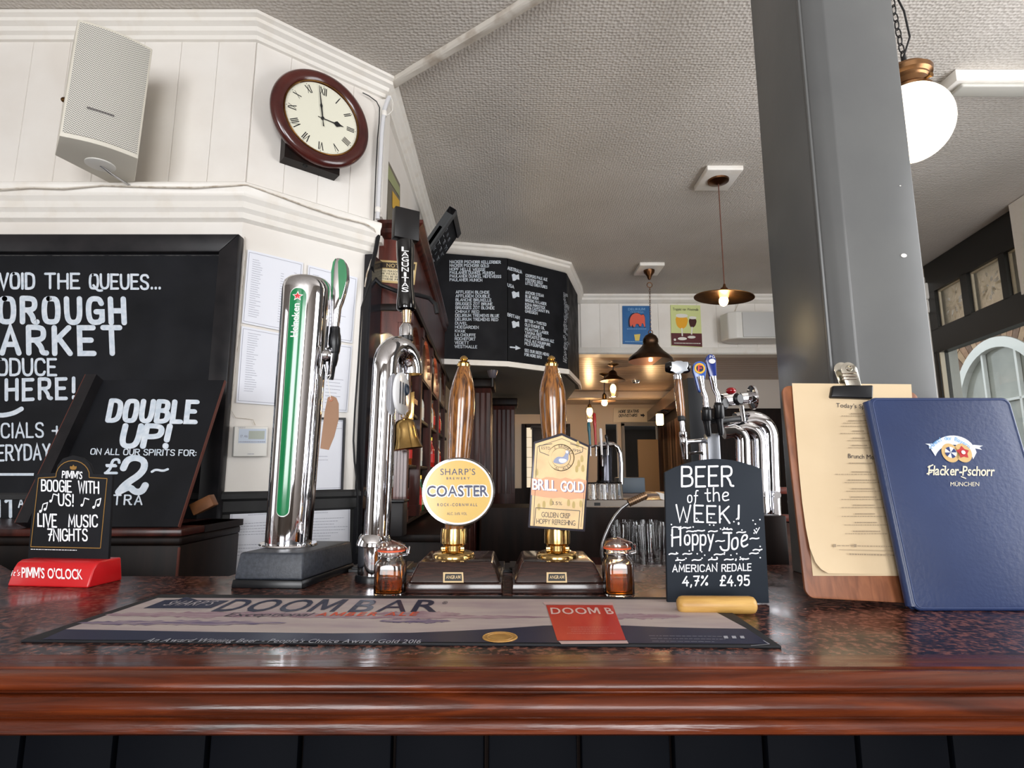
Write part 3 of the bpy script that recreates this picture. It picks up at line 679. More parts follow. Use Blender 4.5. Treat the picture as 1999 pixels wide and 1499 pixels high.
part('lettering', m, NAVYP, mat_, 'navy lettering')
m = M(); mtext(m, "SHARP'S", (316, 1183), (408, 1183), 9, 0, 0, .0011); mtext(m, 'CORNISH BREWERY', (290, 1192), (402, 1192), 3, 0, 0, .0011)
part('lettering', m, mat('pale_print', (170, 164, 170), .6), mat_, 'small pale lettering')
m = M(); mtext(m, 'Exceptional', (436, 1204), (600, 1204), 7, 0, .2, .0009, .03)
part('lettering', m, mat('ink_print', (52, 46, 60), .6), mat_, 'thin slanted lettering')
m = M(); mtext(m, 'AMBER ALE', (614, 1204), (812, 1203), 7, 1, .05, .0012, .2)
part('lettering', m, mat('orange_print', (212, 82, 46), .55), mat_, 'orange lettering')
m = M(); mtext(m, "An Award Winning Beer - People's Choice Award Gold 2016", (280, 1254), (820, 1257), 7, 0, .0)
textrows(m, MP, (1265, 1238), (1445, 1240), (1462, 1256), (1275, 1254), 3, random.Random(2), 1.3, (.5, .8))
for u in (1412, 1428, 1444): m.poly(mpoly([(u, 1241), (u+8, 1241), (u+10, 1246), (u+2, 1246)], .0009))
linepx(m, MP, [(1466, 1260), (1502, 1257), (1490, 1250)], 2)
part('lettering', m, mat('light_print', (176, 178, 188), .6), mat_, 'fine white lettering')
cg = MP.p(976, 1244, .0006); m = M().lathe(cg, [(.0215, 0), (.0215, .0005)], 30).torus(cg+Vector((0, 0, .0006)), .0155, .0008).torus(cg+Vector((0, 0, .0006)), .0205, .0008)
part('gold_seal', m, mat('gold_seal_print', (160, 116, 56), .4, c2=(190, 146, 78), scale=60), mat_, 'gold medal print')
part('print_glass', M().poly(mpoly([(1066, 1181), (1196, 1181), (1222, 1249), (1088, 1250)], .0008)), mat('red_ale_print', (188, 34, 24), .45, c2=(208, 66, 48), scale=30, stretch=(1, .2, 1), lo=.4, hi=.7), mat_, 'red pint of ale print')
part('print_glass_rim', M().poly(mpoly([(1060, 1175), (1196, 1176), (1198, 1181), (1063, 1180)], .0009)).poly(mpoly([(1090, 1251), (1224, 1250), (1227, 1256), (1096, 1257)], .0009)), mat('rim_print', (200, 170, 168), .5), mat_, 'pale foot and rim of the printed pint')
m = M(); mtext(m, 'DOOM B', (1076, 1200), (1200, 1200), 12, 1, .0, .0012); textrows(m, MP, (1100, 1222), (1195, 1222), (1204, 1238), (1106, 1238), 4, random.Random(9), 1.2, (.7, 1), True, .0011)
part('lettering', m, mat('pink_print', (222, 190, 184), .5), mat_, 'white lettering on the red pint')

# ================================================================ HAND PUMPS
def hand_pump(name, label, uL, uR, uc, utop, vtop, hand):
    Yf = pZ(uc, 1160, BT).y; XL = pZ(uL, 1160, BT).x; XR = pZ(uR, 1160, BT).x; D = .175
    t = thing(name, label, 'hand pump', ((XL+XR)/2, Yf+D/2, BT), 'wooden boxed hand pumps on the bar')
    def fr(x0, x1, y0, y1, z0, X0, X1, Y0, Y1, z1):
        return M().add([(x0, y0, z0), (x1, y0, z0), (x1, y1, z0), (x0, y1, z0), (X0, Y0, z1), (X1, Y0, z1), (X1, Y1, z1), (X0, Y1, z1)],
                       [(0, 3, 2, 1), (4, 5, 6, 7), (0, 1, 5, 4), (1, 2, 6, 5), (2, 3, 7, 6), (3, 0, 4, 7)])
    part('plinth', fr(XL, XR, Yf, Yf+D, BT, XL+.001, XR-.001, Yf+.001, Yf+D, BT+.017), PUMPW, t, bevel=.002)
    z1 = zY(1097, Yf+.018)
    part('pump_box', fr(XL+.004, XR-.004, Yf+.004, Yf+D-.004, BT+.017, XL+.019, XR-.019, Yf+.018, Yf+D-.01, z1), PUMPW, t, bevel=.0035, bseg=3)
    Yc = Yf+.085; c = pZ(uc, 1086, z1); c = Vector((c.x, Yc, z1)); f = lambda px: rpx(px, Yc, z1+.02)
    part('flange', M().lathe(c, [(f(41), 0), (f(41), .004), (f(37), .008), (f(26), .011), (f(23), .012)], 40), BRASS, t, smooth=45)
    zt = zY(1031, Yc)
    part('ferrule', M().lathe(c, [(f(21), .008), (f(21), zt-z1-.030), (f(26), zt-z1-.026), (f(26), zt-z1-.008), (f(25), zt-z1), (f(10), zt-z1)], 40), BRASS, t, smooth=30)
    m = M(); m.box(c.x-f(21)-.002, c.x-f(14), Yc-f(23), Yc-f(10), z1+.012, zt-.031)
    m.box(c.x+f(14), c.x+f(21)+.001, Yc-f(22), Yc-f(10), z1+.012, zt-.031)
    part('guide_block', m, BRASS, t, bevel=.001)
    part('handle', lax(M(), (uc+1, 1040), (utop, 712), Yc, hand, 40), OAK, t, smooth=60)
    part('finial', lax(M(), (uc+1, 1040), (utop, vtop), Yc, [(716, 12.5), (711, 13), (709, 10), (707, 11), (705, 7), (704, 6), (702, 8), (699, 7.5), (696, 5), (694, 1.5)], 24), BRASS, t, smooth=50)
    fy = Yf+.0105
    q = Pl((0, Yf+.008, BT+.03), (0, -1, .32)); uu = (uL+uR)/2
    pc = [(uc-21, 1117), (uc+18, 1117), (uc+19, 1137), (uc-21, 1137)]
    part('maker_plate', M().prism([q.p(*p, .0012) for p in pc], -q.n*.002), mat('ivory_plate', (206, 178, 132), .35), t)
    m = M().poly([q.p(*p, .0016) for p in [(uc-17, 1120), (uc+15, 1120), (uc+16, 1134), (uc-18, 1134)]])
    part('plate_panel', m, INKB, t)
    m = M(); ftext(m, q, 'ANGRAM', (uc-15, 1130), (uc+13, 1130), 6.5, 1, 0, .0020)
    part('lettering', m, mat('ivory_plate', (206, 178, 132), .35), t, 'maker name in ivory on black')
    return t, Yc
h1 = [(1035, 19), (960, 20.5), (890, 22), (850, 23.5), (815, 25), (790, 25.5), (765, 24), (745, 20), (730, 15.5), (718, 11.5), (714, 11)]
p1, Y1 = hand_pump('hand_pump', 'hand pump with varnished oak handle and a round yellow badge', 790, 981, 886, 906, 697, h1)
h2 = [(1035, 19), (960, 20), (890, 21.5), (850, 23.5), (815, 25.5), (788, 26.5), (765, 25.5), (745, 21), (730, 16), (718, 12.5), (714, 12)]
p2, Y2 = hand_pump('hand_pump', 'hand pump with varnished oak handle and an upright gold badge with gabled top', 999, 1186, 1088, 1076, 695, h2)
# round badge
YB = Y1-.045; bp = Pl((0, YB, 1.25), (.0, -1, .06)); cc = bp.p(895, 959)
r_ = rpx(70, YB, 1.27); eu = Vector((1, 0, 0)); ez = bp.n; ev = ez.cross(eu)
def disc(m, c, r, t0, t1, seg=56, sx=1.0, sy=.95): return m.lathe(c, [(r, t0), (r, t1)], seg, basis=(eu, ev, ez), sx=sx, sy=sy)
b1 = part('badge', M().lathe(cc, [(r_*.3, -.012), (r_*.97, -.012), (r_, -.009), (r_, -.001), (r_*.985, .001), (r_*.93, .001)], 56, basis=(eu, ev, ez), sx=1.02, sy=.95), CHROME, p1, 'round badge with chrome rim', smooth=40)
part('rim_print', disc(M(), cc, r_*.95, -.002, .0014, sx=1.02), mat('white_badge_enamel', (240, 240, 236), .2, coat=.5), b1, 'white ring')
part('face', disc(M(), cc, r_*.90, -.002, .0019, sx=1.02), mat('yellow_enamel', (208, 170, 76), .25, coat=.3), b1, 'mustard yellow face')
NV = mat('navy_badge_print', (44, 48, 82), .4)
m = M(); ftext(m, bp, "SHARP'S", (860, 927), (928, 927), 12, 0, 0, .0022, .14); ftext(m, bp, 'BREWERY', (872, 936), (917, 936), 4.5, 1, 0, .0022, .4)
ftext(m, bp, 'COASTER', (834, 969), (953, 968), 20, 1, 0, .0030, .06); ftext(m, bp, 'ROCK-CORNWALL', (854, 988), (932, 988), 5.5, 1, 0, .0022, .3); ftext(m, bp, 'ALC. 3.6% VOL', (873, 1005), (912, 1005), 5, 0, 0, .0022)
part('lettering', m, NV, b1)
m = M()
for du, dv in ((-2, 1.5), (2, 1.5), (0, -2), (-2, -1.5), (2, -1.5), (0, 2)):
    ftext(m, bp, 'COASTER', (834+du, 969+dv), (953+du, 968+dv), 20, 1, 0, .0023+.0001*abs(du)+.00005*(dv+3), .06)
part('letter_outline', m, mat('white_badge_enamel', (240, 240, 236), .2), b1)
# gabled badge
YB = Y2-.045; gp_ = Pl((0, YB, 1.25), (.05, -1, .04))
out = [(1031, 1030), (1042, 862), (1097, 845), (1152, 870), (1142, 1038)]
b2 = part('badge', M().prism([gp_.p(*q, 0) for q in out], -gp_.n*.009), mat('dark_badge_edge', (62, 60, 68), .3, .5), p2, 'gabled badge with dark edge', bevel=.001)
inn = [(1035, 1026), (1045, 866), (1097, 850), (1148, 873), (1138, 1033)]
part('face', M().poly([gp_.p(*q, .0006) for q in inn]), mat('gold_badge_face', (206, 170, 98), .35, c2=(190, 150, 78), scale=24, coat=.2, lo=.4, hi=.7), b2, 'straw gold face')
m = M(); top = [(1038, 934), (1048, 932), (1056, 935), (1066, 931), (1080, 932), (1094, 935), (1104, 932), (1118, 936), (1130, 934), (1145, 938)]
m.poly([gp_.p(*q, .0010) for q in top+[(1142, 974), (1128, 973), (1112, 975), (1096, 971), (1078, 972), (1060, 970), (1037, 966)]])
part('band', m, mat('orange_badge_band', (212, 126, 54), .35, coat=.2), b2, 'orange torn-edged band')
m = M(); ftext(m, gp_, 'ESTD', (1057, 877), (1074, 878), 5.5, 0, 0, .0012); ftext(m, gp_, '1995', (1118, 881), (1134, 884), 5.5, 0, 0, .0012)
linepx(m, gp_, [(1072, 889), (1054, 882), (1052, 870), (1078, 866)], 1.3); linepx(m, gp_, [(1113, 866), (1138, 873), (1137, 882), (1122, 887)], 1.3)
linepx(m, gp_, [(1041, 1026), (1049, 872), (1097, 856), (1145, 877)], .9); linepx(m, gp_, [(1142, 940), (1134, 1029)], .9)
linepx(m, gp_, [(1043, 1026), (1046, 991), (1132, 997), (1129, 1032)], 1.4)
cb_ = gp_.p(1095, 893, .0012); zz_ = gp_.n; gx = Vector((1, 0, 0)); gy = zz_.cross(gx)
m.torus(cb_, rpx(26, YB, 1.3), .0006, basis=(gx, gy, zz_), seg=40, rs=4); m.torus(cb_, rpx(19, YB, 1.3), .0003, basis=(gx, gy, zz_), seg=40, rs=4)
def arctext(m, text, c, r, a0, a1, h, flip=1, e=0, w=.62, bas=None):
    X, Y_ = bas or (gx, gy); n = len(text)
    for i, ch_ in enumerate(text):
        g = FC.get((ch_, 0))
        if not g: continue
        a = math.radians(a0+(a1-a0)*(i+.5)/n); d = X*math.cos(a)+Y_*math.sin(a); tg = (X*math.sin(a)-Y_*math.cos(a))*flip
        o = c+d*r+zz_*e
        m.add([o+tg*((p-g[2]/2)*h/CAP)+d*flip*((q)*h/CAP-(h/2)) for p, q in g[0]], g[1])
rb = rpx(22.5, YB, 1.3)
arctext(m, 'VALE BREWERY', cb_, rb, 165, 15, rpx(5, YB, 1.3)); arctext(m, 'REAL ALES', cb_, rb, -145, -35, rpx(5, YB, 1.3), -1)
ftext(m, gp_, '3.5%', (1077, 985), (1097, 986), 6.5, 0, 0, .0012); ftext(m, gp_, 'GOLDEN CRISP', (1057, 1009), (1113, 1012), 10, 0, 0, .0012, .03); ftext(m, gp_, 'HOPPY REFRESHING', (1047, 1022), (1123, 1026), 10, 0, 0, .0012, .03)
part('lettering', m, mat('brown_badge_ink', (70, 54, 34), .4), b2)
# goose emblem
def blob(m, pl, pts, e): m.poly([pl.p(*q, e) for q in chaikin(pts, True, 2)])
m = M(); blob(m, gp_, [(1078, 902), (1088, 890), (1100, 893), (1104, 884), (1108, 880), (1113, 883), (1109, 888), (1110, 898), (1100, 906), (1088, 905)], .0015)
part('emblem', m, mat('emblem_blue', (132, 140, 168), .4), b2, 'bluish goose emblem')
m = M(); blob(m, gp_, [(1090, 895), (1101, 895), (1108, 898), (1102, 904), (1092, 903)], .0018); blob(m, gp_, [(1103, 880), (1109, 878), (1111, 883), (1106, 886)], .0018)
part('emblem_feathers', m, mat('emblem_white', (226, 226, 230), .4), b2)
m = M(); ftext(m, gp_, 'BRILL', (1039, 955), (1086, 958), 20, 1, 0, .0016, .03); ftext(m, gp_, 'GOLD', (1094, 959), (1140, 961), 20, 1, 0, .0016, .03)
part('lettering', m, mat('white_badge_enamel', (240, 240, 236), .2), b2, 'large white lettering')
m = M(); ftext(m, gp_, 'BRILL', (1041, 956), (1088, 959), 20, 1, 0, .0013, .03); ftext(m, gp_, 'GOLD', (1096, 960), (1142, 962), 20, 1, 0, .0013, .03)
part('letter_shadow', m, mat('purple_ink', (104, 70, 92), .4), b2)
m = M(); rr = random.Random(4)
for (u, v) in ((1048, 922), (1052, 990), (1062, 985), (1120, 986), (1134, 984), (1130, 905), (1138, 915), (1126, 916), (1128, 868), (1136, 896), (1076, 981), (1110, 982)):
    m = M(); blob(m, gp_, [(u-3, v+6), (u-3, v-4), (u, v-9), (u+3, v-4), (u+3, v+6)], .0009)
    part('hop_print', m, mat('hop_print', (176, 150, 76), .4), b2)

# ================================================================ KILNER JARS
def jar(uc, vb, vt, label, flip=1):
    p = pZ(uc, vb, BT); r = rpx(31, p.y+.03, BT); c = Vector((p.x, p.y+r*.95, BT)); H_ = zY(vt, c.y)-BT; k = H_/.1
    t = thing('kilner_jar', label, 'jar', c, 'clip-top jars of honey on the bar')
    G = [(r*.80, 0), (r*.9, .002*k), (r*.92, .006*k), (r*.92, .054*k), (r*.86, .063*k), (r*.74, .069*k), (r*.74, .078*k), (r*.78, .080*k), (r*.78, .082*k)]
    I = [(r*.72, .0815*k), (r*.70, .070*k), (r*.82, .062*k), (r*.87, .053*k), (r*.87, .007*k), (r*.82, .005*k), (r*.2, .006*k)]
    part('glass_body', squircle(M(), c, G+I, 44), GLASS, t, smooth=60)
    part('honey', squircle(M(), c, [(r*.79, .0058*k), (r*.862, .0075*k), (r*.862, .053*k), (r*.84, .057*k)], 44), HONEY, t, 'amber honey filling', smooth=60)
    part('lid', M().lathe(c, [(r*.70, .0835*k), (r*.84, .084*k), (r*.86, .088*k), (r*.82, .094*k), (r*.6, .1*k), (r*.2, .1005*k)], 40), pane_mat('thin_clear_glass', (236, 232, 224), .28, .06), t, smooth=60)
    part('rubber_seal', M().lathe(c, [(r*.74, .0822*k), (r*.87, .0822*k), (r*.87, .0850*k), (r*.74, .0850*k)], 40), mat('orange_seal', (220, 84, 44), .45), t, 'orange rubber ring')
    m = M().torus(c+Vector((0, 0, .0735*k)), r*.77, .0011, seg=32)
    x = r*.80
    for s in (-1, 1):
        m.tube([c+Vector((s*x*.3+x*.75, -.011, .074*k)), c+Vector((r*1.06, -.011, .079*k)), c+Vector((r*1.08, -.011, .088*k)), c+Vector((r*.86, -.011, .094*k)), c+Vector((0, 0, .1025*k))], .0011, 6) if s < 0 else \
            m.tube([c+Vector((x, .011, .074*k)), c+Vector((r*1.10, .011, .076*k)), c+Vector((r*1.13, 0, .09*k)), c+Vector((r*1.10, -.011, .076*k)), c+Vector((x, -.011, .074*k))], .0011, 6)
    part('wire_bail', m, CHROME, t)
    return t
jar(755, 1166, 1057, 'clip-top honey jar between the swan-neck tap and the round-badged hand pump')
jar(1213, 1168, 1051, 'clip-top honey jar beside the beer of the week board')

# ================================================================ BEER OF THE WEEK BOARD
bY = pZ(1400, 1180, BT).y; bo = Pl((0, bY, BT), (0, -1, .03))
t = thing('table_chalkboard', 'round-topped slate chalkboard in a log base advertising the beer of the week', 'chalkboard', (pZ(1402, 1182, BT).x, bY, BT))
arch = [(1303, 1176), (1298, 922)]+[(1298+189*i/10, 922-5*i/10-24*math.sin(math.pi*i/10)**.8) for i in range(1, 10)]+[(1487, 915), (1502, 1181)]
fp_ = [bo.p(*q, 0) for q in arch]
for q in fp_:
    q.z = max(q.z, BT+.002)
part('board', M().prism(fp_, -bo.n*.008), CHALKG, t, bevel=.0008)
L0 = pZ(1328, 1201, BT); L1 = pZ(1483, 1202, BT); ax = (L1-L0).normalized(); Ll = (L1-L0).length; lr = .0125
mid = Vector((L0.x, L0.y+lr*.95, BT+lr*.96))
lg = part('log_base', M().lathe(mid, [(lr*.6, 0), (lr*.9, .003), (lr, .008), (lr, Ll-.008), (lr*.9, Ll-.003), (lr*.6, Ll)], 20, ax), LOGW, t, 'pale varnished half-log foot', smooth=50)
m = M()
for a in (("BEER", (1331, 950), (1429, 948), 38), ("WEEK", (1320, 1018), (1424, 1021), 32), ("!", (1440, 1022), (1443, 1022), 36), ("of", (1342, 981), (1362, 980), 22),
          ("the", (1376, 979), (1422, 977), 25), ("H", (1312, 1066), (1328, 1064), 33), ("oppy", (1336, 1064), (1392, 1064), 30), ("J", (1406, 1074), (1424, 1074), 34), ("oe", (1428, 1074), (1459, 1066), 34)):
    chalk(m, bo, *a, wt=.62, e=.0006, jit=.12)
for a in (("AMERICAN", (1313, 1116), (1399, 1115), 13), ("REDALE", (1409, 1115), (1466, 1113), 13), ("4,7%", (1333, 1143), (1381, 1142), 18), ("£4.95", (1406, 1143), (1462, 1142), 19)):
    chalk(m, bo, *a, wt=.95, e=.0006, jit=.15)
for (u, v) in ((1312, 1030), (1331, 1031), (1340, 1038), (1358, 1037), (1383, 1038), (1410, 1034), (1438, 1040), (1397, 1057), (1464, 1052), (1470, 1074), (1306, 1082), (1333, 1082), (1319, 1094), (1351, 1094), (1383, 1093), (1394, 1083), (1414, 1093), (1444, 1092), (1463, 1081)):
    chalk(m, bo, "~", (u, v+4), (u+17, v+4), 10, wt=1.5, e=.0006)
chalk(m, bo, "v", (1472, 1042), (1482, 1038), 12, wt=1.1, e=.0006)
rr = random.Random(11)
for i in range(70):
    u = rr.uniform(1308, 1484); v = rr.choice([rr.uniform(1010, 1036), rr.uniform(1076, 1100), rr.uniform(1040, 1076)])
    if 1036 < v < 1078 and 1312 < u < 1462 and rr.random() < .75: continue
    c = bo.p(u, v, .0006); m.lathe(c, [(.0012, 0), (.0012, .0003)], 8, bo.n)
part('lettering', m, CHALKW, t, 'white chalk-pen lettering with squiggles and dots')

# ================================================================ CLIPBOARD MENU
a_ = pZ(1594, 1184, BT); a_.z = BT; yb = a_.y; yt = .974
tp = pY(1526, 752, yt); cp = plane3(Vector((a_.x, yb, BT)), Vector((a_.x+.2, yb, BT)), Vector((0, yt, tp.z)))
t = thing('clipboard_menu', 'wooden clipboard holding cream menu sheets, propped against the grey pillar', 'clipboard', Vector((a_.x+.1, yb, BT)))
cup = Vector((0, yt-yb, tp.z-BT)).normalized(); cr_ = Vector((1, 0, 0))
def rrect(o, ux, uy, w, h, r, n=5):
    pts = []
    for cx, cy, a0 in ((w-r, h-r, 0), (r, h-r, 90), (r, r, 180), (w-r, r, 270)):
        for i in range(n+1):
            a = math.radians(a0+90*i/n); pts.append(o+ux*(cx+r*math.cos(a))+uy*(cy+r*math.sin(a)))
    return pts
bl_ = cp.p(1583, 1184, 0); bl_.z = BT; tl_ = cp.p(1526, 752, 0); Hh = (tl_-bl_).dot(cup); Wd = (cp.p(1790, 764, 0)-tl_).length
bl_ = cp.p(1576, 1186, 0); cup0, cr0 = cup, cr_; cupt = (tl_-bl_).normalized(); crt = cupt.cross(cp.n).normalized(); crt = crt if crt.x > 0 else -crt; Hh = (tl_-bl_).length
while (bl_+crt*Wd).z < BT+.0005: bl_ = bl_+cupt*.0005; Hh -= .0005
cb2 = part('board', M().prism(rrect(bl_, crt, cupt, Wd, Hh, .014), -cp.n*.006), CLIPW, t, 'mahogany-coloured board with rounded corners', bevel=.001)
def cpx(pts, e): return [cp.p(*q, e) for q in pts]
sh2 = [(1547, 750), (1779, 757), (1800, 1124), (1587, 1124)]
part('paper', M().prism(cpx(sh2, .0012), -cp.n*.0006), CREAM, t)
# curled top sheet
m = M(); n = 14; L = [(1546, 748), (1550, 800), (1555, 860), (1560, 920), (1566, 980), (1573, 1030), (1581, 1070), (1592, 1098), (1603, 1111), (1617, 1119)]
for i, (u, v) in enumerate(L):
    t_ = i/(len(L)-1); vr = 750+(1122-750)*t_; curl = .002+.016*max(0, t_-.35)**1.4
    for j in range(n+1):
        s = j/n; uu = u+(1779+22*t_-u)*s; vv = v+(vr-v)*s; e = .002+(curl)*(1-s)**3
        m.v.append(cp.p(uu, vv, e))
for i in range(len(L)-1):
    for j in range(n): m.f.append((i*(n+1)+j, i*(n+1)+j+1, (i+1)*(n+1)+j+1, (i+1)*(n+1)+j))
sh = part('paper', m, CREAM, t, 'top cream menu sheet with a curled corner', smooth=80)
m = M(); E_ = .0042
ftext(m, cp, "Today's Specials", (1630, 796), (1712, 800), 8, 0, 0, E_, .08); ftext(m, cp, "Brunch Menu", (1653, 895), (1713, 898), 8.5, 0, 0, E_, .08)
part('lettering', m, INKD, sh)
m = M(); rr = random.Random(6)
for (v, w1, w2) in ((808, 24, 60), (822, 36, 56), (828, 0, 66), (842, 24, 70), (856, 24, 44), (870, 30, 44), (905, 48, 0), (922, 40, 104), (938, 56, 70), (955, 46, 66), (971, 50, 88), (987, 44, 90), (1004, 40, 92), (1021, 44, 84), (1038, 54, 84)):
    c_ = 1672+(v-800)*.085
    if w1: textrows(m, cp, (c_-w1/2, v-3), (c_+w1/2, v-3), (c_+w1/2, v+1), (c_-w1/2, v+1), 1, rr, 1.8, (.98, 1), False, .0075)
    if w2: textrows(m, cp, (c_-w2/2, v+1.5), (c_+w2/2, v+1.5), (c_+w2/2, v+6), (c_-w2/2, v+6), 1, rr, 1.1, (.98, 1), False, .0075)
for u in (1627, 1667): quadpx(m, cp, [(u, 1062), (u+5, 1062), (u+5, 1068), (u, 1068)], .0105)
textrows(m, cp, (1634, 1063), (1756, 1066), (1756, 1068), (1634, 1067), 1, rr, 1.3, (.98, 1), False, .0105); linepx(m, cp, [(1638, 1073), (1756, 1076)], .8, .0105)
textrows(m, cp, (1658, 1079), (1756, 1082), (1756, 1086), (1658, 1084), 1, rr, 2.2, (.98, 1), False, .0105)
part('small_print', m, mat('menu_grey_ink', (150, 132, 108), .6), sh, kind='stuff')
# bulldog clip
m = M().prism(cpx([(1626, 752), (1706, 751), (1705, 778), (1622, 775)], .010), -cp.n*.022)
part('clip_bar', m, BLKPL, t, 'black bulldog clip', bevel=.003, bseg=3)
m = M()
for du, e0 in ((0, .012), (-13, -.004)):
    c = cp.p(1658+du, 722, e0); w = rpx(16, c.y, c.z)
    m.prism([c+cr_*(w*math.cos(math.radians(a)))+cup*(w*math.sin(math.radians(a))) for a in range(0, 181, 15)]+[c+cr_*(-w*.75)-cup*.028, c+cr_*(w*1.05)-cup*.028], -cp.n*.0015)
part('clip_lever', m, NICKEL, t, 'shiny nickel lever', bevel=.0004)
m = M()
for k in range(3): m.tube([cp.p(1644, 741-k*6, .0135), cp.p(1672, 739-k*6, .0135)], .0012, 6)
m.torus(cp.p(1658, 718, .013), .0045, .0012, axis=cp.n, seg=16, rs=6)
part('clip_spring', m, NICKEL, t)

# ================================================================ BLUE MENU FOLDER
yb = pZ(1790, 1191, BT).y-.004; yt = .938; X0 = pZ(1783, 1190, BT).x
tz = pY(1700, 777, yt).z; up_ = Vector((0, yt-yb, tz-BT)); Hh = up_.length; up_.normalize(); X0t = pY(1693, 777, yt).x; X1 = pY(1968, 786, yt).x
nf = Vector((1, 0, 0)).cross(up_); nf = nf if nf.y < 0 else -nf
t = thing('menu_folder', 'navy blue leatherette menu folder standing in front of the clipboard', 'menu folder', Vector(((X0+X1)/2, yb, BT)))
o = Vector((min(X0, X0t), yb, BT)); Wf = X1-o.x
part('cover', M().prism(rrect(o+nf*.004, cr_, up_, Wf, Hh, .012), -nf*.006), BLUEL, t, 'navy padded cover', bevel=.0028, bseg=3, smooth=60)
part('cover', M().prism(rrect(o-nf*.009, cr_, up_, Wf, Hh, .012), -nf*.005), BLUEL, t, 'rear navy cover', bevel=.002, bseg=3, smooth=60)
part('spine', M().tube([o+cr_*.004-nf*.005+up_*.006, o+cr_*.004-nf*.005+up_*(Hh-.006)], .0088, 16), BLUEL, t, smooth=60)
part('sheets', M().prism(rrect(o-nf*.0025+up_*.006+cr_*.006, cr_, up_, Wf-.012, Hh-.01, .004), -nf*.005), PAPER, t)
m = M()
ins = rrect(o+nf*.0047+cr_*.004+up_*.004, cr_, up_, Wf-.008, Hh-.008, .01)
m.tube(ins+[ins[0]], .0005, 5)
part('stitching', m, mat('navy_stitch', (60, 76, 120), .5), t)
MPp = Pl(o+nf*.0042, nf)
m = M(); ob = []; ib = []
for i in range(17):
    s = i/16; u = 1820+86*s+0; a = math.pi*(.92-.84*s); u = 1862+46*math.cos(a); v = 887-40*math.sin(a)**1.0+(6*s)
    ob.append((u, v)); ib.append((1863+38*math.cos(a), 899-34*math.sin(a)+6*s))
for i in range(16): m.poly([MPp.p(*q, .0006) for q in (ob[i], ob[i+1], ib[i+1], ib[i])])
m.poly([MPp.p(*q, .0004) for q in ((1824, 866), (1806, 866), (1813, 869), (1814, 876), (1829, 872))]); m.poly([MPp.p(*q, .0004) for q in ((1900, 868), (1919, 870), (1912, 873), (1917, 878), (1897, 874))])
part('banner', m, mat('white_banner_print', (214, 218, 222), .45), t, 'white ribbon banner print')
m = M(); cbn = MPp.p(1863, 903, .0009); zz_ = nf
arctext(m, 'Himmel der Bayern', cbn, (MPp.p(1863, 856, 0)-MPp.p(1863, 903, 0)).length*.99, 142, 38, rpx(8, .93, 1.35), 1, 0, bas=(cr_, up_))
part('lettering', m, mat('sky_blue_print', (96, 160, 214), .45), t, 'sky blue lettering on the banner')
m = M()
for u in (1855, 1880): m.lathe(MPp.p(u, 884, .0004), [(rpx(16.5, .93, 1.35), 0), (rpx(16.5, .93, 1.35), .0003)], 30, nf, basis=(cr_, up_, nf), sx=1, sy=1.12)
part('crest', m, mat('crest_ring', (202, 168, 112), .4), t, 'twin round crests in gold rings')
m = M().lathe(MPp.p(1856, 883, .0008), [(rpx(11, .93, 1.35), 0), (rpx(11, .93, 1.35), .0003)], 26, nf)
part('crest_field', m, mat('crest_white', (226, 226, 222), .4), t, 'white crest field')
m = M()
for a in range(8):
    c = MPp.p(1856, 883, .0014); r = rpx(11, .93, 1.35)
    if a % 2 == 0: m.poly([c]+[c+cr_*(r*math.cos(math.radians(a*45+k)))+up_*(r*math.sin(math.radians(a*45+k))) for k in (0, 15, 30, 45)])
c = MPp.p(1880, 883, .0012)
part('crest_mark', m, mat('crest_blue', (34, 50, 104), .4), t, 'blue quartered crest marking')
m = M(); r = rpx(13, .93, 1.35)
m.poly([c+(cr_*math.cos(math.radians(90+36*k))+up_*math.sin(math.radians(90+36*k)))*(r if k % 2 == 0 else r*.62) for k in range(10)])
part('crest_star', m, mat('crest_red', (176, 40, 44), .4), t, 'red star crest')
m = M().lathe(c+nf*.0006, [(r*.3, 0), (r*.3, .0003)], 16, nf)
part('crest_mark', m, mat('crest_white', (226, 226, 222), .4), t)
m = M()
ftext(m, MPp, 'Hacker-Pschorr', (1811, 927), (1941, 929), 18, 1, .12, .0006, .03)
for (u0, v0, u1, v1) in ((1809, 925, 1820, 921), (1811, 912, 1822, 907), (1876, 930, 1886, 934), (1840, 909, 1846, 911)): linepx(m, MPp, [(u0, v0), (u1, v1)], 2.2, .0009)
ftext(m, MPp, 'MÜNCHEN', (1855, 949), (1911, 949), 8, 0, 0, .0006, .12)
part('lettering', m, mat('cream_print', (216, 208, 186), .45), t, 'cream lettering')

# ================================================================ PIMM'S SIGN
A0 = pZ(13, 1144, BT); A1 = pZ(171, 1148, BT); Bk = pZ(216, 1137, BT); ux = (A1-A0).normalized(); uy = Vector((-ux.y, ux.x, 0)); Wb = (A1-A0).length; Dp = .078
t = thing('counter_sign', 'small black chalk sign with stepped arched top in a glossy red stand', 'counter sign', A0+ux*Wb/2+uy*Dp/2)
hz = zY(1092, A0.y+.02)-BT
prof_ = [(0, 0), (Dp, 0), (Dp-.008, hz), (Dp-.022, hz), (.030, hz), (.022, hz), (.014, hz-.004), (.008, hz-.013)]
m = M()
for (x0, x1) in ((0, Wb),):
    m.prism([A0+ux*x0+uy*y+Vector((0, 0, z)) for y, z in prof_], ux*(x1-x0))
part('stand', m, RED, t, 'glossy red plastic stand', bevel=.003, bseg=3, smooth=50)
SP = Pl(A0+uy*(.044), -uy)
e_ = [(52, 1088), (69, 926), (108, 923), (112, 908), (122, 895), (140, 889), (160, 893), (174, 905), (182, 925), (219, 927), (206, 1092)]
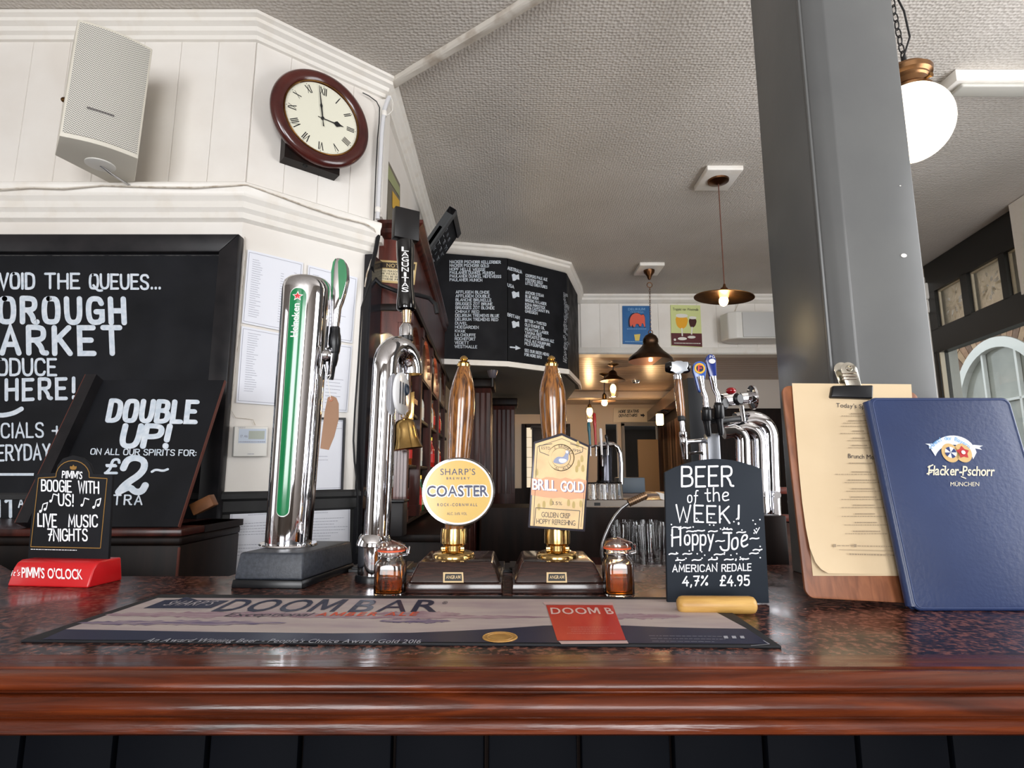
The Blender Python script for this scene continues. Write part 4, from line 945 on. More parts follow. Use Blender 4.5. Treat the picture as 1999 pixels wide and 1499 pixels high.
part('board', M().prism([SP.p(*q, 0) for q in e_[1:10]]+[Vector((SP.p(208, 1140, 0).x, SP.p(208, 1140, 0).y, BT+.002)), Vector((SP.p(49, 1140, 0).x, SP.p(49, 1140, 0).y, BT+.002))], -SP.n*.006), CHALKB, t, bevel=.0008)
m = M(); ga = [(60, 1067), (75, 933), (109, 931)]+[(142-33*math.cos(math.pi*k/12), 930-31*math.sin(math.pi*k/12)) for k in range(1, 12)]+[(174, 932), (209, 934), (196, 1070), (60, 1067)]
linepx(m, SP, ga, 1.6, .0006); blob(m, SP, [(137, 917), (136, 909), (141, 911), (143, 906), (146, 911), (150, 909), (149, 917)], .0006)
part('gold_border', m, GOLD, t, 'thin gold border and crown')
m = M(); ftext(m, SP, "PIMM'S", (121, 933), (161, 935), 14, 1, .1, .0007, .05)
for a in (("BOOGIE", (82, 958), (140, 960), 21), ("WITH", (154, 961), (193, 963), 22), ("US!", (115, 986), (144, 988), 22), ("LIVE", (75, 1027), (111, 1028), 24), ("MUSIC", (135, 1028), (191, 1028), 22), ("7NIGHTS", (94, 1055), (171, 1055), 22)):
    chalk(m, SP, *a, wt=.85, e=.0007, jit=.1)
for (u, v, d) in ((79, 998, 1), (99, 978, 0), (160, 986, 0), (183, 990, 1)):
    for k in range(1+d):
        c = SP.p(u+k*9, v-k*4, .0009); m.lathe(c, [(.0028, 0), (.0028, .0003)], 10, SP.n); linepx(m, SP, [(u+2+k*9, v-k*4), (u+5+k*9, v-14-k*4)], 2, .0007)
    linepx(m, SP, [(u+5, v-14), (u+14, v-17 if d else v-11)], 2.2, .0007)
textrows(m, SP, (60, 1070), (150, 1072), (150, 1076), (60, 1074), 1, random.Random(3), 1.2, (1, 1))
part('lettering', m, CHALKW, t, 'white hand lettering with music notes')
FP_ = plane3(A0, A1, A0+uy*.008+Vector((0, 0, hz-.013)))
m = M(); ftext(m, FP_, "it's", (22, 1124), (39, 1124), 11, 0, .35, .0009); ftext(m, FP_, "PIMM'S O'CLOCK", (43, 1127), (162, 1131), 19, 1, 0, .0009, .05)
part('lettering', m, mat('white_on_red', (244, 238, 238), .4), t, 'white lettering on red')
# ================================================================ SPLAYED WALL AND LEFT WALL FITTINGS
W2N = Vector((C2.y-C1.y, -(C2.x-C1.x), 0)).normalized(); W2D = Vector((C2.x-C1.x, C2.y-C1.y, 0)).normalized()
def W2(e): return Pl(C1+W2N*e, W2N)
def pane_px(m, pl, pts, th, e=0): return m.prism([pl.p(*q, e) for q in pts], -pl.n*th)
# --- big framed chalkboard
cp1 = PY(1.975); BF = PY(1.955)
t = thing('wall_chalkboard', 'large black-framed chalkboard about a market, covering the white boarded wall', 'chalkboard', (-1.5, 1.975, .95))
zt = zY(457, 1.955); xr = pY(467, 457, 1.955).x; fw = .068; zb = .93; xl = -2.3
part('panel', M().box(xl+.03, xr-.03, 1.976, 1.995, zb+.03, zt-.03), CHALKB, t)
def rail_(m, pts): return m.prism(pts, Vector((0, .04, 0)))
y = 1.952
for nm, q in (('frame_rail', [(xl, y, zt), (xr, y, zt), (xr-fw, y, zt-fw), (xl+fw, y, zt-fw)]), ('frame_stile', [(xr, y, zt), (xr, y, zb), (xr-fw, y, zb+fw), (xr-fw, y, zt-fw)]),
              ('frame_stile', [(xl, y, zt), (xl, y, zb), (xl+fw, y, zb+fw), (xl+fw, y, zt-fw)]), ('frame_rail', [(xl, y, zb), (xr, y, zb), (xr-fw, y, zb+fw), (xl+fw, y, zb+fw)])):
    part(nm, M().prism([Vector(p) for p in q], (0, .043, 0)), BLACKF, t, bevel=.004, bseg=2)
m = M(); P_ = PY(1.976)
chalk(m, P_, 'AVOID', (-22, 563), (67, 563), 29, 1.05, .0, jit=.1); chalk(m, P_, 'THE', (89, 563), (155, 563), 28, 1.0, jit=.1); chalk(m, P_, 'QUEUES', (176, 563), (290, 564), 27, 1.0, jit=.1)
chalk(m, P_, '...', (296, 563), (313, 563), 26, 1.1)
chalk(m, P_, 'BOROUGH', (-42, 628), (243, 630), 46, 1.35, 0, gap=2.6, jit=.05); chalk(m, P_, 'MARKET', (-52, 689), (236, 690), 50, 1.25, 0, gap=2.4, jit=.05)
chalk(m, P_, 'PRODUCE', (-52, 732), (110, 732), 31, .95, jit=.1); chalk(m, P_, 'HERE!', (13, 780), (146, 777), 38, 1.1, gap=2.4, jit=.15)
ribbon(m, chaikin([(-30, 798), (-6, 812), (24, 808), (42, 798)], False), 9, lambda X, Y_, ev: P_.p(X, Y_, .001+ev), 0)
chalk(m, P_, 'SPECIALS', (-55, 855), (85, 853), 27, .85, jit=.1); chalk(m, P_, '+', (103, 855), (120, 855), 28, .8)
chalk(m, P_, 'EVERYDAY', (-38, 900), (98, 896), 29, .85, jit=.1); linepx(m, P_, [(-40, 926), (66, 926)], 5)
chalk(m, P_, '11', (-10, 1008), (24, 1008), 37, 1.1); chalk(m, P_, 'AM', (37, 990), (60, 989), 17, 1.0); linepx(m, P_, [(40, 999), (56, 997)], 3)
chalk(m, P_, '10', (-28, 1088), (16, 1087), 31, 1.1); chalk(m, P_, 'PM', (28, 1075), (55, 1074), 17, 1.0); linepx(m, P_, [(38, 1084), (50, 1082)], 3)
m.poly([P_.p(*q, .001) for q in [(8, 1033), (18, 1034), (16, 1022), (24, 1026), (32, 1020), (34, 1032), (43, 1033), (23, 1049)]])
part('lettering', m, CHALK, t, 'pale blue-white painted lettering')
part('panel_edge', M().box(xl+.07, xr-.07, 1.974, 1.976, zt-.0745, zt-.073), mat('dusty_edge', (120, 118, 114), .7, c2=(40, 40, 42), scale=40), t)
# --- double up board leaning on a dark cabinet
yb, yt = 1.62, 1.81
B0 = pY(347, 1028, yb); T0 = pY(438, 742, yt); B0.x = T0.x = (B0.x+T0.x)/2
LP = plane3(B0, B0+Vector((-.3, 0, 0)), T0)
t = thing('easel_board', "black easel chalkboard offering doubles, leaning back on the dark wooden cabinet", 'chalkboard', (B0.x-.2, yb, B0.z))
tl = LP.p(204, 736, 0); upv = (T0-B0)
wdt = T0.x-tl.x
part('board', M().prism([B0, T0, T0+Vector((-wdt, 0, 0)), B0+Vector((-wdt, 0, 0))], -LP.n*.006), CHALKB, t)
EDG = mat('bare_red_edge', (92, 44, 32), .5)
e1 = Vector((.002, 0, 0))
part('edge_strip', M().prism([B0, T0, T0+e1, B0+e1], -LP.n*.012), EDG, t, 'bare reddish edge')
# stile at the other side, standing proud
o1 = B0+Vector((-wdt, 0, 0)); o2 = T0+Vector((-wdt, 0, 0)); fwd = LP.n*.035
s1 = Vector((-.034, 0, 0))
part('stile', M().prism([o1+fwd, o2+fwd, o2+fwd+s1, o1+fwd+s1], -LP.n*.045), BLACKF, t, 'black side stile')
part('edge_strip', M().prism([o1+fwd+s1, o2+fwd+s1, o2+fwd+s1*1.06, o1+fwd+s1*1.06], -LP.n*.03), EDG, t, 'bare reddish edge')
m = M()
chalk(m, LP, 'DOUBLE', (211, 821), (381, 824), 39, 1.35, .25, gap=2.2); chalk(m, LP, 'UP!', (236, 871), (326, 872), 40, 1.5, .2)
chalk(m, LP, 'ON ALL OUR SPIRITS FOR:', (177, 887), (383, 890), 11, 1.0, .15); chalk(m, LP, '£', (206, 924), (229, 924), 27, 1.1, .2)
linepx(m, LP, [(206, 907), (226, 907)], 3, .0014)
chalk(m, LP, '2', (232, 961), (280, 961), 66, 1.1, .12); chalk(m, LP, '~', (297, 930), (328, 929), 22, 1.2); chalk(m, LP, 'EXTRA', (182, 985), (277, 985), 18, 1.0, .1, gap=2.4)
part('lettering', m, CHALK, t, 'bold slanted white lettering')
# cabinet underneath
zc_ = B0.z-.003
t = thing('low_cabinet', 'dark mahogany low cabinet under the easel chalkboard', 'cabinet', (-1.2, 1.7, 0))
xr2 = pY(352, 1060, 1.60).x
part('carcass', M().box(-1.75, xr2, 1.60, 1.94, 0, zc_-.045), DKWOOD, t, bevel=.003)
part('top', M().box(-1.78, xr2+.01, 1.585, 1.945, zc_-.02, zc_), MAHOG, t, bevel=.004)
part('moulding', M().box(-1.77, xr2+.005, 1.592, 1.94, zc_-.045, zc_-.02), DKWOOD, t, bevel=.008, bseg=3)
part('edge_bead', M().box(xr2-.004, xr2+.001, 1.597, 1.602, .2, zc_-.05), EDG, t)
part('side_shelf', M().box(xr2+.011, -1.0, 1.70, 1.94, zc_-.02, zc_), DKWOOD, t)
q = pY(398, 985, 1.78)
solo('wood_block', M().obox(q+Vector((0, 0, 0)), Vector((.85, .2, .48)).normalized(), Vector((-.2, 1, 0)).normalized(), Vector((-.48, 0, .87)).normalized(), .062, .05, .036), mat('raw_pine_block', (134, 84, 44), .6, c2=(110, 66, 32), scale=20),
     'small raw wooden wedge stuck beside the easel chalkboard', 'wood block', bevel=.002)
# --- papers
def sheet(pts, label, rows, e=.004, seed=1, frame=None, parent_label=None):
    pl = W2(.006); c = pl.p(*pts[0]); t = thing('notice_sheet', label, 'notice', pl.p(*pts[3]), 'printed sheets pinned to the splayed wall')
    part('paper', M().prism([pl.p(*q, .0012) for q in pts], -pl.n*.001), PAPER, t)
    rr = random.Random(seed); m = M(); a, b, c, d = pts
    def L(s, t_): return tuple((a[i]*(1-s)+b[i]*s)*(1-t_)+(d[i]*(1-s)+c[i]*s)*t_ for i in (0, 1))
    for (s0, s1, t0, t1, n) in rows: textrows(m, pl, L(s0, t0), L(s1, t0), L(s1, t1), L(s0, t1), n, rr, .9, (.5, 1), False, .0018)
    part('small_print', m, INK, t, kind='stuff')
    m = M(); linepx(m, pl, [L(.03, .03), L(.97, .03), L(.97, .97), L(.03, .97), L(.03, .03)], .8, .0018)
    part('border_line', m, INK, t)
    if frame:
        m = M(); w = .02
        for q in ([L(-.05, -.02), L(1.05, -.02), L(1.0, .01), L(0, .01)], [L(1.05, -.02), L(1.05, 1.02), L(1, .99), L(1, .01)], [L(-.05, 1.02), L(1.05, 1.02), L(1, .99), L(0, .99)], [L(-.05, -.02), L(-.05, 1.02), L(0, .99), L(0, .01)]):
            part('frame_rail', M().prism([pl.p(*x, .010) for x in q], -pl.n*.012), BLACKF, t)
    return t
sheet([(484, 487), (592, 513), (582, 652), (472, 630)], 'white price list beside the framed market chalkboard, upper one', [(.1, .3, .1, .9, 26), (.62, .7, .2, .9, 20), (.85, .93, .15, .5, 10)], seed=1)
sheet([(472, 636), (582, 657), (574, 794), (461, 786)], 'white price list beside the framed market chalkboard, lower one', [(.12, .35, .06, .85, 26), (.66, .72, .1, .9, 22)], seed=2)
sheet([(602, 517), (698, 542), (688, 670), (594, 655)], 'white price list behind the slim green-tipped tap handle', [(.1, .3, .1, .8, 18), (.5, .9, .6, .8, 4)], seed=3)
sheet([(594, 661), (688, 675), (678, 805), (588, 800)], 'white price list behind the black beer spout', [(.1, .4, .1, .5, 9), (.5, .9, .5, .9, 8)], seed=4)
sheet([(606, 817), (672, 818), (667, 956), (602, 958)], 'black-framed certificate below the brown paper tag', [(.4, .95, .05, .15, 3), (.2, .9, .5, .6, 2)], seed=5, frame=1)
sheet([(450, 994), (566, 986), (566, 1128), (442, 1128)], 'laminated notice on the grey dado, standing behind the black font base', [(.3, .8, .08, .12, 1), (.1, .9, .2, .4, 5), (.1, .8, .5, .7, 4)], seed=6)
sheet([(596, 988), (684, 984), (682, 1100), (594, 1100)], 'laminated notice on the grey dado beside the dark post', [(.2, .7, .05, .15, 2), (.05, .95, .2, .6, 8)], seed=7)
# --- thermostat
pl = W2(.03); t = thing('thermostat', 'white wall thermostat with a small grey display', 'thermostat', pl.p(455, 891))
part('case', M().prism([pl.p(*q, 0) for q in [(458, 832), (524, 832), (521, 891), (455, 891)]], -pl.n*.022), MPLAST, t, bevel=.003, bseg=3)
part('display_surround', M().prism([pl.p(*q, .0012) for q in [(467, 837), (520, 837), (519, 865), (465, 865)]], -pl.n*.001), mat('pale_blue_plastic', (196, 206, 220), .3), t)
part('display', M().poly([pl.p(*q, .0018) for q in [(486, 841), (517, 841), (516, 857), (485, 857)]]), mat('lcd_grey', (176, 182, 172), .2), t)
m = M(); ftext(m, pl, '17.46', (469, 854), (483, 854), 5, 0, 0, .002); textrows(m, pl, (466, 861), (518, 861), (518, 864), (466, 864), 1, random.Random(4), 1.6, (1, 1), False, .002)
textrows(m, pl, (483, 884), (496, 884), (496, 888), (483, 888), 1, random.Random(4), 1.2, (1, 1), False, .0012)
for k in range(6): linepx(m, pl, [(466+k*2.4, 829+4), (466+k*2.4, 836)], .7, .002)
part('markings', m, INK, t)
pw = W2(.006)
solo('thermostat_wire', M().tube([pw.p(u, v) for u, v in [(478, 462), (479, 500), (473, 560), (468, 640), (462, 690), (458, 740), (452, 780), (451, 800), (460, 815), (480, 817), (494, 819), (498, 830)]], .0013, 6), CABLEW, 'thin painted wire running down beside the chalkboard frame to the thermostat', 'wire')
# --- cable on the picture rail
y0 = 1.945; pr = [pY(u, v, y0) for u, v in [(-30, 371), (60, 366), (120, 368), (200, 362), (300, 365), (380, 366), (470, 361)]]
pw = W2(.055); pr += [pw.p(u, v) for u, v in [(484, 361), (540, 381), (600, 403), (660, 423), (712, 436), (730, 446)]]
pk = W2(.03); pr += [pk.p(u, v) for u, v in [(735, 458), (733, 480), (726, 505), (716, 535), (712, 560)]]
solo('rail_cable', M().tube(pr, .0028, 7), CABLEW, 'painted cable lying along the picture rail and drooping at its end', 'cable')
# --- conduit and cables at the corner
pw = W2(.02)
def w2o(u, v, e): return W2(e).p(u, v)
t = thing('conduit', 'white conduit pipe running down the wall corner from the ceiling', 'pipe', w2o(737, 430, .04))
cpts = [(760, 190), (756, 198), (751, 212), (748, 232), (745, 260), (742, 320), (739, 375), (737, 428)]
part('pipe', M().tube([w2o(u, v, .035) for u, v in cpts], .0098, 12), mat('pale_grey_pipe', (206, 206, 208), .35), t)
for u, v in ((750, 222), (737.5, 410)): 
    c = w2o(u, v, .035); part('coupling', M().lathe(c-Vector((0, 0, .012)), [(.0108, 0), (.0128, .003), (.0128, .021), (.0108, .024)], 14), TRIMW, t)
solo('white_cable', M().tube([w2o(u, v, .04) for u, v in [(762, 186), (767, 200), (766, 216), (758, 224), (750, 224)]], .0016, 6), TRIMW, 'thin white cable looping out at the top of the conduit pipe', 'cable')
solo('black_cable', M().tube([w2o(u, v, .03) for u, v in [(708, 181), (720, 187), (735, 198), (741, 210), (740, 240), (737, 270), (734, 330), (732, 380), (730, 430)]], .0024, 6), BLKPL, 'thin black cable running down beside the white conduit pipe', 'cable')
solo('black_cable', M().tube([w2o(739, 440, .03), w2o(738, 462, .03), w2o(733, 490, .035), w2o(726, 520, .04)]+[pY(u, v, 2.335) for u, v in [(728, 540), (745, 557), (777, 569), (816, 576), (838, 582), (850, 594), (853, 612)]], .0095, 10), BLKPL,
     'thick black cable swagged across the mahogany cabinet below the notice plate', 'cable')
solo('black_cable', M().tube([w2o(u, v, .045) for u, v in [(724, 545), (706, 600), (700, 700), (693, 800), (690, 860), (692, 900), (697, 940), (699, 1000), (697, 1080)]], .004, 8), BLKPL, 'black cable hanging down the dark post beside the pinned sheets', 'cable')
# --- clock
Rk = .200; ck = W2(.095).p(631, 229); cu = W2D; cz = W2N; cv = Vector((0, 0, 1))
t = thing('wall_clock', 'round mahogany wall clock with roman numerals on a cream dial', 'clock', ck-Vector((0, 0, Rk)))
bs = (cu, cv, cz)
part('rim', M().lathe(ck, [(Rk*.73, -.03), (Rk*.985, -.03), (Rk, -.022), (Rk, -.012), (Rk*.97, -.002), (Rk*.9, .004), (Rk*.82, .003), (Rk*.765, -.004), (Rk*.755, -.006), (Rk*.73, -.012)], 72, basis=bs), mat('clock_mahogany', (60, 24, 22), .2, c2=(84, 36, 30), scale=6, coat=.5), t, 'polished mahogany surround', smooth=50)
part('bezel', M().torus(ck+cz*(-.004), Rk*.752, .003, basis=bs, seg=64), BRASSD, t)
part('dial', M().lathe(ck, [(Rk*.75, -.02), (Rk*.75, -.0105)], 60, basis=bs), mat('cream_dial', (226, 224, 206), .35), t, 'cream dial')
RN = ['XII', 'I', 'II', 'III', 'IIII', 'V', 'VI', 'VII', 'VIII', 'IX', 'X', 'XI']
m = M()
for i, tx in enumerate(RN):
    a = math.pi/2-i*math.pi/6; rd = cu*math.cos(a)+cv*math.sin(a); tg = cu*math.sin(a)-cv*math.cos(a)
    w = sum({'I': 1.3, 'V': 3, 'X': 3}[c] for c in tx); x = -w/2; h = Rk*.15; k = h/6*1.0; o = ck+rd*(Rk*.52)+cz*(-.0098)
    for ci, c in enumerate(tx):
        cw = {'I': 1.3, 'V': 3, 'X': 3}[c]
        st = {'I': [[(.6, 0), (.6, 6)]], 'V': [[(.2, 6), (1.5, 0)], [(1.5, 0), (2.7, 6)]], 'X': [[(.2, 6), (2.6, 0)], [(.2, 0), (2.6, 6)]]}[c]
        for si, s in enumerate(st):
            wd_ = .75 if si == 0 else .35
            ribbon(m, s, wd_, (lambda X, Y_, ev, x=x: o+tg*((X+x)*k)+rd*(Y_*k)+cz*ev), si*.0002)
        x += cw
    m.lathe(ck+rd*(Rk*.70)+cz*(-.0098), [(.0016, 0), (.0016, .0003)], 8, cz)
for i in range(60):
    a = i*math.pi/30; rd = cu*math.cos(a)+cv*math.sin(a); m.lathe(ck+rd*(Rk*.70)+cz*(-.0098), [(.0006, 0), (.0006, .0002)], 6, cz)
part('numerals', m, INKB, t, 'black roman numerals and minute dots')
def hand(name, ang, L, w, e, spade=0):
    a = math.radians(90-ang); d = cu*math.cos(a)+cv*math.sin(a); s = cu*math.sin(a)-cv*math.cos(a); o = ck+cz*e
    if spade: pts = [(-.2, .35), (-.14, .12), (.1, .3), (.45, .35), (.55, .5), (.6, 1.3), (.68, 2.3), (.78, 1.4), (.86, .6), (1, .1)]
    else: pts = [(-.25, .5), (-.1, .3), (.05, .5), (.3, .6), (.38, 1.1), (.45, .5), (1, .2)]
    L_ = [o+d*(L*x)+s*(w*y) for x, y in pts]+[o+d*(L*x)-s*(w*y) for x, y in pts[::-1]]
    part(name, M().prism(L_, -cz*.001), INKB, t, 'black spade hand' if spade else 'black minute hand')
hand('hour_hand', 91, Rk*.44, .0055, -.006, 1); hand('minute_hand', -9, Rk*.68, .0048, -.0045)
part('hub', M().lathe(ck, [(.006, -.01), (.006, -.003), (.002, -.002)], 16, basis=bs), INKB, t)
c_ = W2(.04).p(566, 286)
part('case_box', M().obox(ck-cz*.06-cv*(Rk*.45)-cu*.02, cu, cz, cv, Rk*1.1, .06, Rk*1.15), DKWOOD, t, 'dark case behind the dial')
part('hook', M().torus(ck-cz*.045-cv*(Rk*1.02)-cu*.045, .008, .0025, basis=(cu, cv, cz), seg=14, rs=6), INKB, t)
# --- loudspeaker
TLs = pY(152, 37, 1.66); SPl = Pl(TLs, W2N)
TRs = SPl.p(298, 95); BLs = SPl.p(115, 263); BRs = SPl.p(270, 312)
TRs.z = TLs.z; zb_ = (BLs.z+BRs.z)/2; BLs.z = BRs.z = zb_
lft = (TLs.x*SPl.n.y-0); 
q1 = pZ(107, 303, zb_); q2 = pZ(213, 357, zb_); q3 = pZ(263, 355, zb_)
def clampw(p):
    p = p.copy(); p.y = min(p.y, 1.975); return p
t = thing('loudspeaker', 'white boxy loudspeaker with grey mesh grille, bracketed high on the boarded wall', 'loudspeaker', q2)
nB = 8; bulge = .018
def fl(a, b, z): 
    out_ = []
    for i in range(nB+1):
        s = i/nB; p = a.lerp(b, s)+W2N*(bulge*math.sin(math.pi*s)); out_.append(Vector((p.x, p.y, z)))
    return out_
wS = (TRs-TLs).length; aS = Vector((TLs.x, TLs.y, 0)); bS = aS+W2D*wS
bot = fl(aS, bS, zb_)
offb = Vector(((BLs+BRs-TLs-TRs).x/2, (BLs+BRs-TLs-TRs).y/2, 0))
bot = [p+offb for p in bot]; top = fl(aS, bS, TLs.z)
bk = [clampw(q3), clampw(q2), clampw(q1)]
bkt = [Vector((p.x-offb.x, min(1.985, p.y-offb.y), TLs.z)) for p in bk]
m = M(); lo_ = bot+bk; hi_ = top+bkt; n = len(lo_); m.add(lo_+hi_, [tuple(range(n)), tuple(range(2*n-1, n-1, -1))]+[(i, (i+1) % n, (i+1) % n+n, i+n) for i in range(n)])
part('cabinet', m, mat('aged_white_plastic', (214, 209, 196), .45), t, bevel=.003)
GR = bpy.data.materials.new('perforated_grille'); GR.use_nodes = True; nt = GR.node_tree; b = nt.nodes['Principled BSDF']
tc = nt.nodes.new('ShaderNodeTexCoord'); vo = nt.nodes.new('ShaderNodeTexVoronoi'); vo.voronoi_dimensions = '2D'; vo.inputs['Scale'].default_value = 185; vo.inputs['Randomness'].default_value = .0
dt = nt.nodes.new('ShaderNodeVectorMath'); dt.operation = 'DOT_PRODUCT'; dt.inputs[1].default_value = (W2D.x, W2D.y, 0)
sx_ = nt.nodes.new('ShaderNodeSeparateXYZ'); cx_ = nt.nodes.new('ShaderNodeCombineXYZ'); rt_ = nt.nodes.new('ShaderNodeVectorRotate'); rt_.inputs['Angle'].default_value = math.pi/4; rt_.rotation_type = 'Z_AXIS'
nt.links.new(tc.outputs['Object'], dt.inputs[0]); nt.links.new(tc.outputs['Object'], sx_.inputs[0]); nt.links.new(dt.outputs['Value'], cx_.inputs[0]); nt.links.new(sx_.outputs[2], cx_.inputs[1])
nt.links.new(cx_.outputs[0], rt_.inputs['Vector']); nt.links.new(rt_.outputs[0], vo.inputs['Vector'])
cr2 = nt.nodes.new('ShaderNodeValToRGB'); cr2.color_ramp.elements[0].position = .30; cr2.color_ramp.elements[1].position = .38
cr2.color_ramp.elements[0].color = lin((104, 102, 98)); cr2.color_ramp.elements[1].color = lin((212, 209, 200))
nt.links.new(vo.outputs['Distance'], cr2.inputs[0]); nt.links.new(cr2.outputs[0], b.inputs['Base Color'])
b.inputs['Roughness'].default_value = .5
m = M(); hh = TLs.z-zb_
for i in range(nB+1):
    for a_, b_2, f_ in ((bot[i], top[i], .0),):
        lo2 = a_.lerp(b_2, .035)+W2N*.003; hi2 = a_.lerp(b_2, .975)+W2N*.003; s = i/nB
        k_ = (W2D*.006 if i == 0 else (-W2D*.006 if i == nB else Vector((0, 0, 0)))); m.v += [lo2+k_, hi2+k_]
for i in range(nB): m.f.append((2*i, 2*i+2, 2*i+3, 2*i+1))
part('grille', m, GR, t, 'curved perforated metal grille', smooth=80)
g_ = bot[4].lerp(top[4], .27)+W2N*.004-W2D*.0
m = M().obox(g_-W2D*.012, W2D, W2N, (0, 0, 1), .072, .003, .006)
part('name_strip', m, STEEL, t, 'small slanted metal name strip')
m = M(); cc2 = (bot[3]+q2)/2; cc2.z = zb_-.001
m.lathe(cc2, [(.045, 0), (.045, -.004), (.04, -.006)], 26)
part('bracket_plate', m, MPLAST, t)
part('bracket', M().tube([cc2+Vector((0, 0, -.004)), cc2+Vector((.01, .04, -.012)), Vector((cc2.x+.02, 1.985, zb_-.01))], .004, 8), STEEL, t)
kp = pY(121, 195, 1.72); part('side_knob', M().lathe(kp+Vector((.03, 0, 0)), [(.009, 0), (.009, .025), (.006, .03)], 12, (-1, 0, 0)), BRASSD, t)
# ================================================================ HEINEKEN FONT
Yc = 1.165; bz = zY(1064, Yc)
fl_ = pZ(450, 1148, BT); fr_ = pZ(589, 1150, BT); br_ = pZ(692, 1112, BT); ux = (fr_-fl_).normalized(); uyv = (br_-fr_); 
c_ = pY(563, 1062, Yc)
t = thing('beer_font', 'thick leaning chrome beer font with green badge strip on a black box base', 'beer tap', Vector((c_.x, Yc, BT)))
m = M(); H1 = bz-BT
def taper(f, z0, z1, ins0, ins1):
    a, b, c, d = f; ctr = (a+b+c+d)/4
    lo2 = [p+(ctr-p).normalized()*ins0 for p in f]; hi2 = [p+(ctr-p).normalized()*ins1 for p in f]
    return M().add([Vector((p.x, p.y, z0)) for p in lo2]+[Vector((p.x, p.y, z1)) for p in hi2], [(0, 3, 2, 1), (4, 5, 6, 7), (0, 1, 5, 4), (1, 2, 6, 5), (2, 3, 7, 6), (3, 0, 4, 7)])
foot = [fl_, fr_, fr_+uyv, fl_+uyv]
part('foot', taper(foot, BT, BT+.014, 0, .002), BLKPL, t, bevel=.002)
part('base_box', taper(foot, BT+.014, bz, .004, .012), BLKTX, t, 'textured black box base', bevel=.004, bseg=3)
A = pY(563, 1062, Yc); B_ = pY(601, 546, Yc-.01); ax = (B_-A).normalized(); L = (B_-A).length
r0 = rpx(43, Yc, bz); r1 = rpx(45, Yc, B_.z); ex_ = (Vector((1, 0, 0))-ax*ax.x).normalized(); ey_ = ax.cross(ex_)
prof = [(r0*1.25, 0), (r0*1.22, .003), (r0, .004)]
for i in range(9): prof.append((r0+(r1-r0)*i/8, .004+(L-.03)*i/8))
prof += [(r1*.985, L-.018), (r1*.93, L-.008), (r1*.8, L-.001), (r1*.5, L+.003), (1e-5, L+.004)]
part('column', M().lathe(A, prof, 64, basis=(ex_, ey_, ax)), CHROME, t, 'mirror chrome column', smooth=40)
def cyl(s, tt, e):      # s arc length from the strip centre line, tt along the column
    f = tt/L; r = r0+(r1-r0)*f; a = -math.pi/2+.03+s/r; return A+ax*tt+(ex_*math.cos(a)+ey_*math.sin(a))*(r+e)
def tpar(v): return (zY(v, Yc-r0)-A.z)/ax.z
def capsule(m, w0, w1, t0, t1, e, n=8):
    rows = []
    for i in range(25):
        f = i/24; tt = t0+(t1-t0)*f; w = w0+(w1-w0)*f
        d0 = tt-t0; d1 = t1-tt
        if d0 < w0: w *= math.sqrt(max(0.03, 1-(1-d0/w0)**2))
        if d1 < w1: w *= math.sqrt(max(0.03, 1-(1-d1/w1)**2))
        rows.append((tt, w))
    # finer rows at both ends
    ext = []
    for k in range(1, 7):
        d = w1*(1-math.cos(math.pi/2*k/7)); ext.append((t1-d, w1*math.sin(math.pi/2*k/7)))
        d = w0*(1-math.cos(math.pi/2*k/7)); ext.append((t0+d, w0*math.sin(math.pi/2*k/7)))
    rows = sorted([q for q in rows if t0+w0 < q[0] < t1-w1]+ext)
    k0 = len(m.v)
    for tt, w in rows:
        for j in range(n+1): m.v.append(cyl(-w+2*w*j/n, tt, e))
    for i in range(len(rows)-1):
        for j in range(n): a_ = k0+i*(n+1)+j; m.f.append((a_, a_+1, a_+n+2, a_+n+1))
tb, tt_ = tpar(1006), tpar(566)
part('badge_rim', (lambda m: (capsule(m, .0125, .0178, tb-.002, tt_+.003, .0012), m)[1])(M()), mat('white_enamel_rim', (232, 234, 230), .2, .2), t, smooth=80)
bg_ = part('badge_strip', (lambda m: (capsule(m, .0110, .0160, tb, tt_, .0026), m)[1])(M()), GREEN, t, 'long green enamel badge', smooth=80)
m = M(); hgt = .0125; txt = 'Heineken'; x = 0; its = []
for ch_ in txt: g = FC[ch_, .016]; its.append((g, x)); x += g[2]+.05
x -= .05; t0_ = tpar(660); t1_ = tpar(596)
for g, dx in its:
    m.add([cyl(.0045-(b/CAP)*hgt, t0_+(t1_-t0_)*((a+dx)/x), .0036) for a, b in g[0]], g[1])
part('lettering', m, mat('white_enamel', (238, 240, 236), .3), bg_, 'white lettering reading upwards')
def star(m, s0, tc_, r, e):
    c = cyl(s0, tc_, e+.0003); pts = [cyl(s0+(r if k % 2 == 0 else r*.45)*math.sin(math.pi*k/5), tc_+(r if k % 2 == 0 else r*.45)*math.cos(math.pi*k/5), e) for k in range(10)]
    for k in range(10): m.add([c, pts[k], pts[(k+1) % 10]], [(0, 1, 2)])
m = M(); star(m, 0, tpar(582), .0108, .0036); part('star_outline', m, mat('white_enamel', (238, 240, 236), .3), bg_)
m = M(); star(m, 0, tpar(582), .0078, .0042); part('star', m, mat('red_enamel', (204, 32, 38), .3), bg_, 'red star')
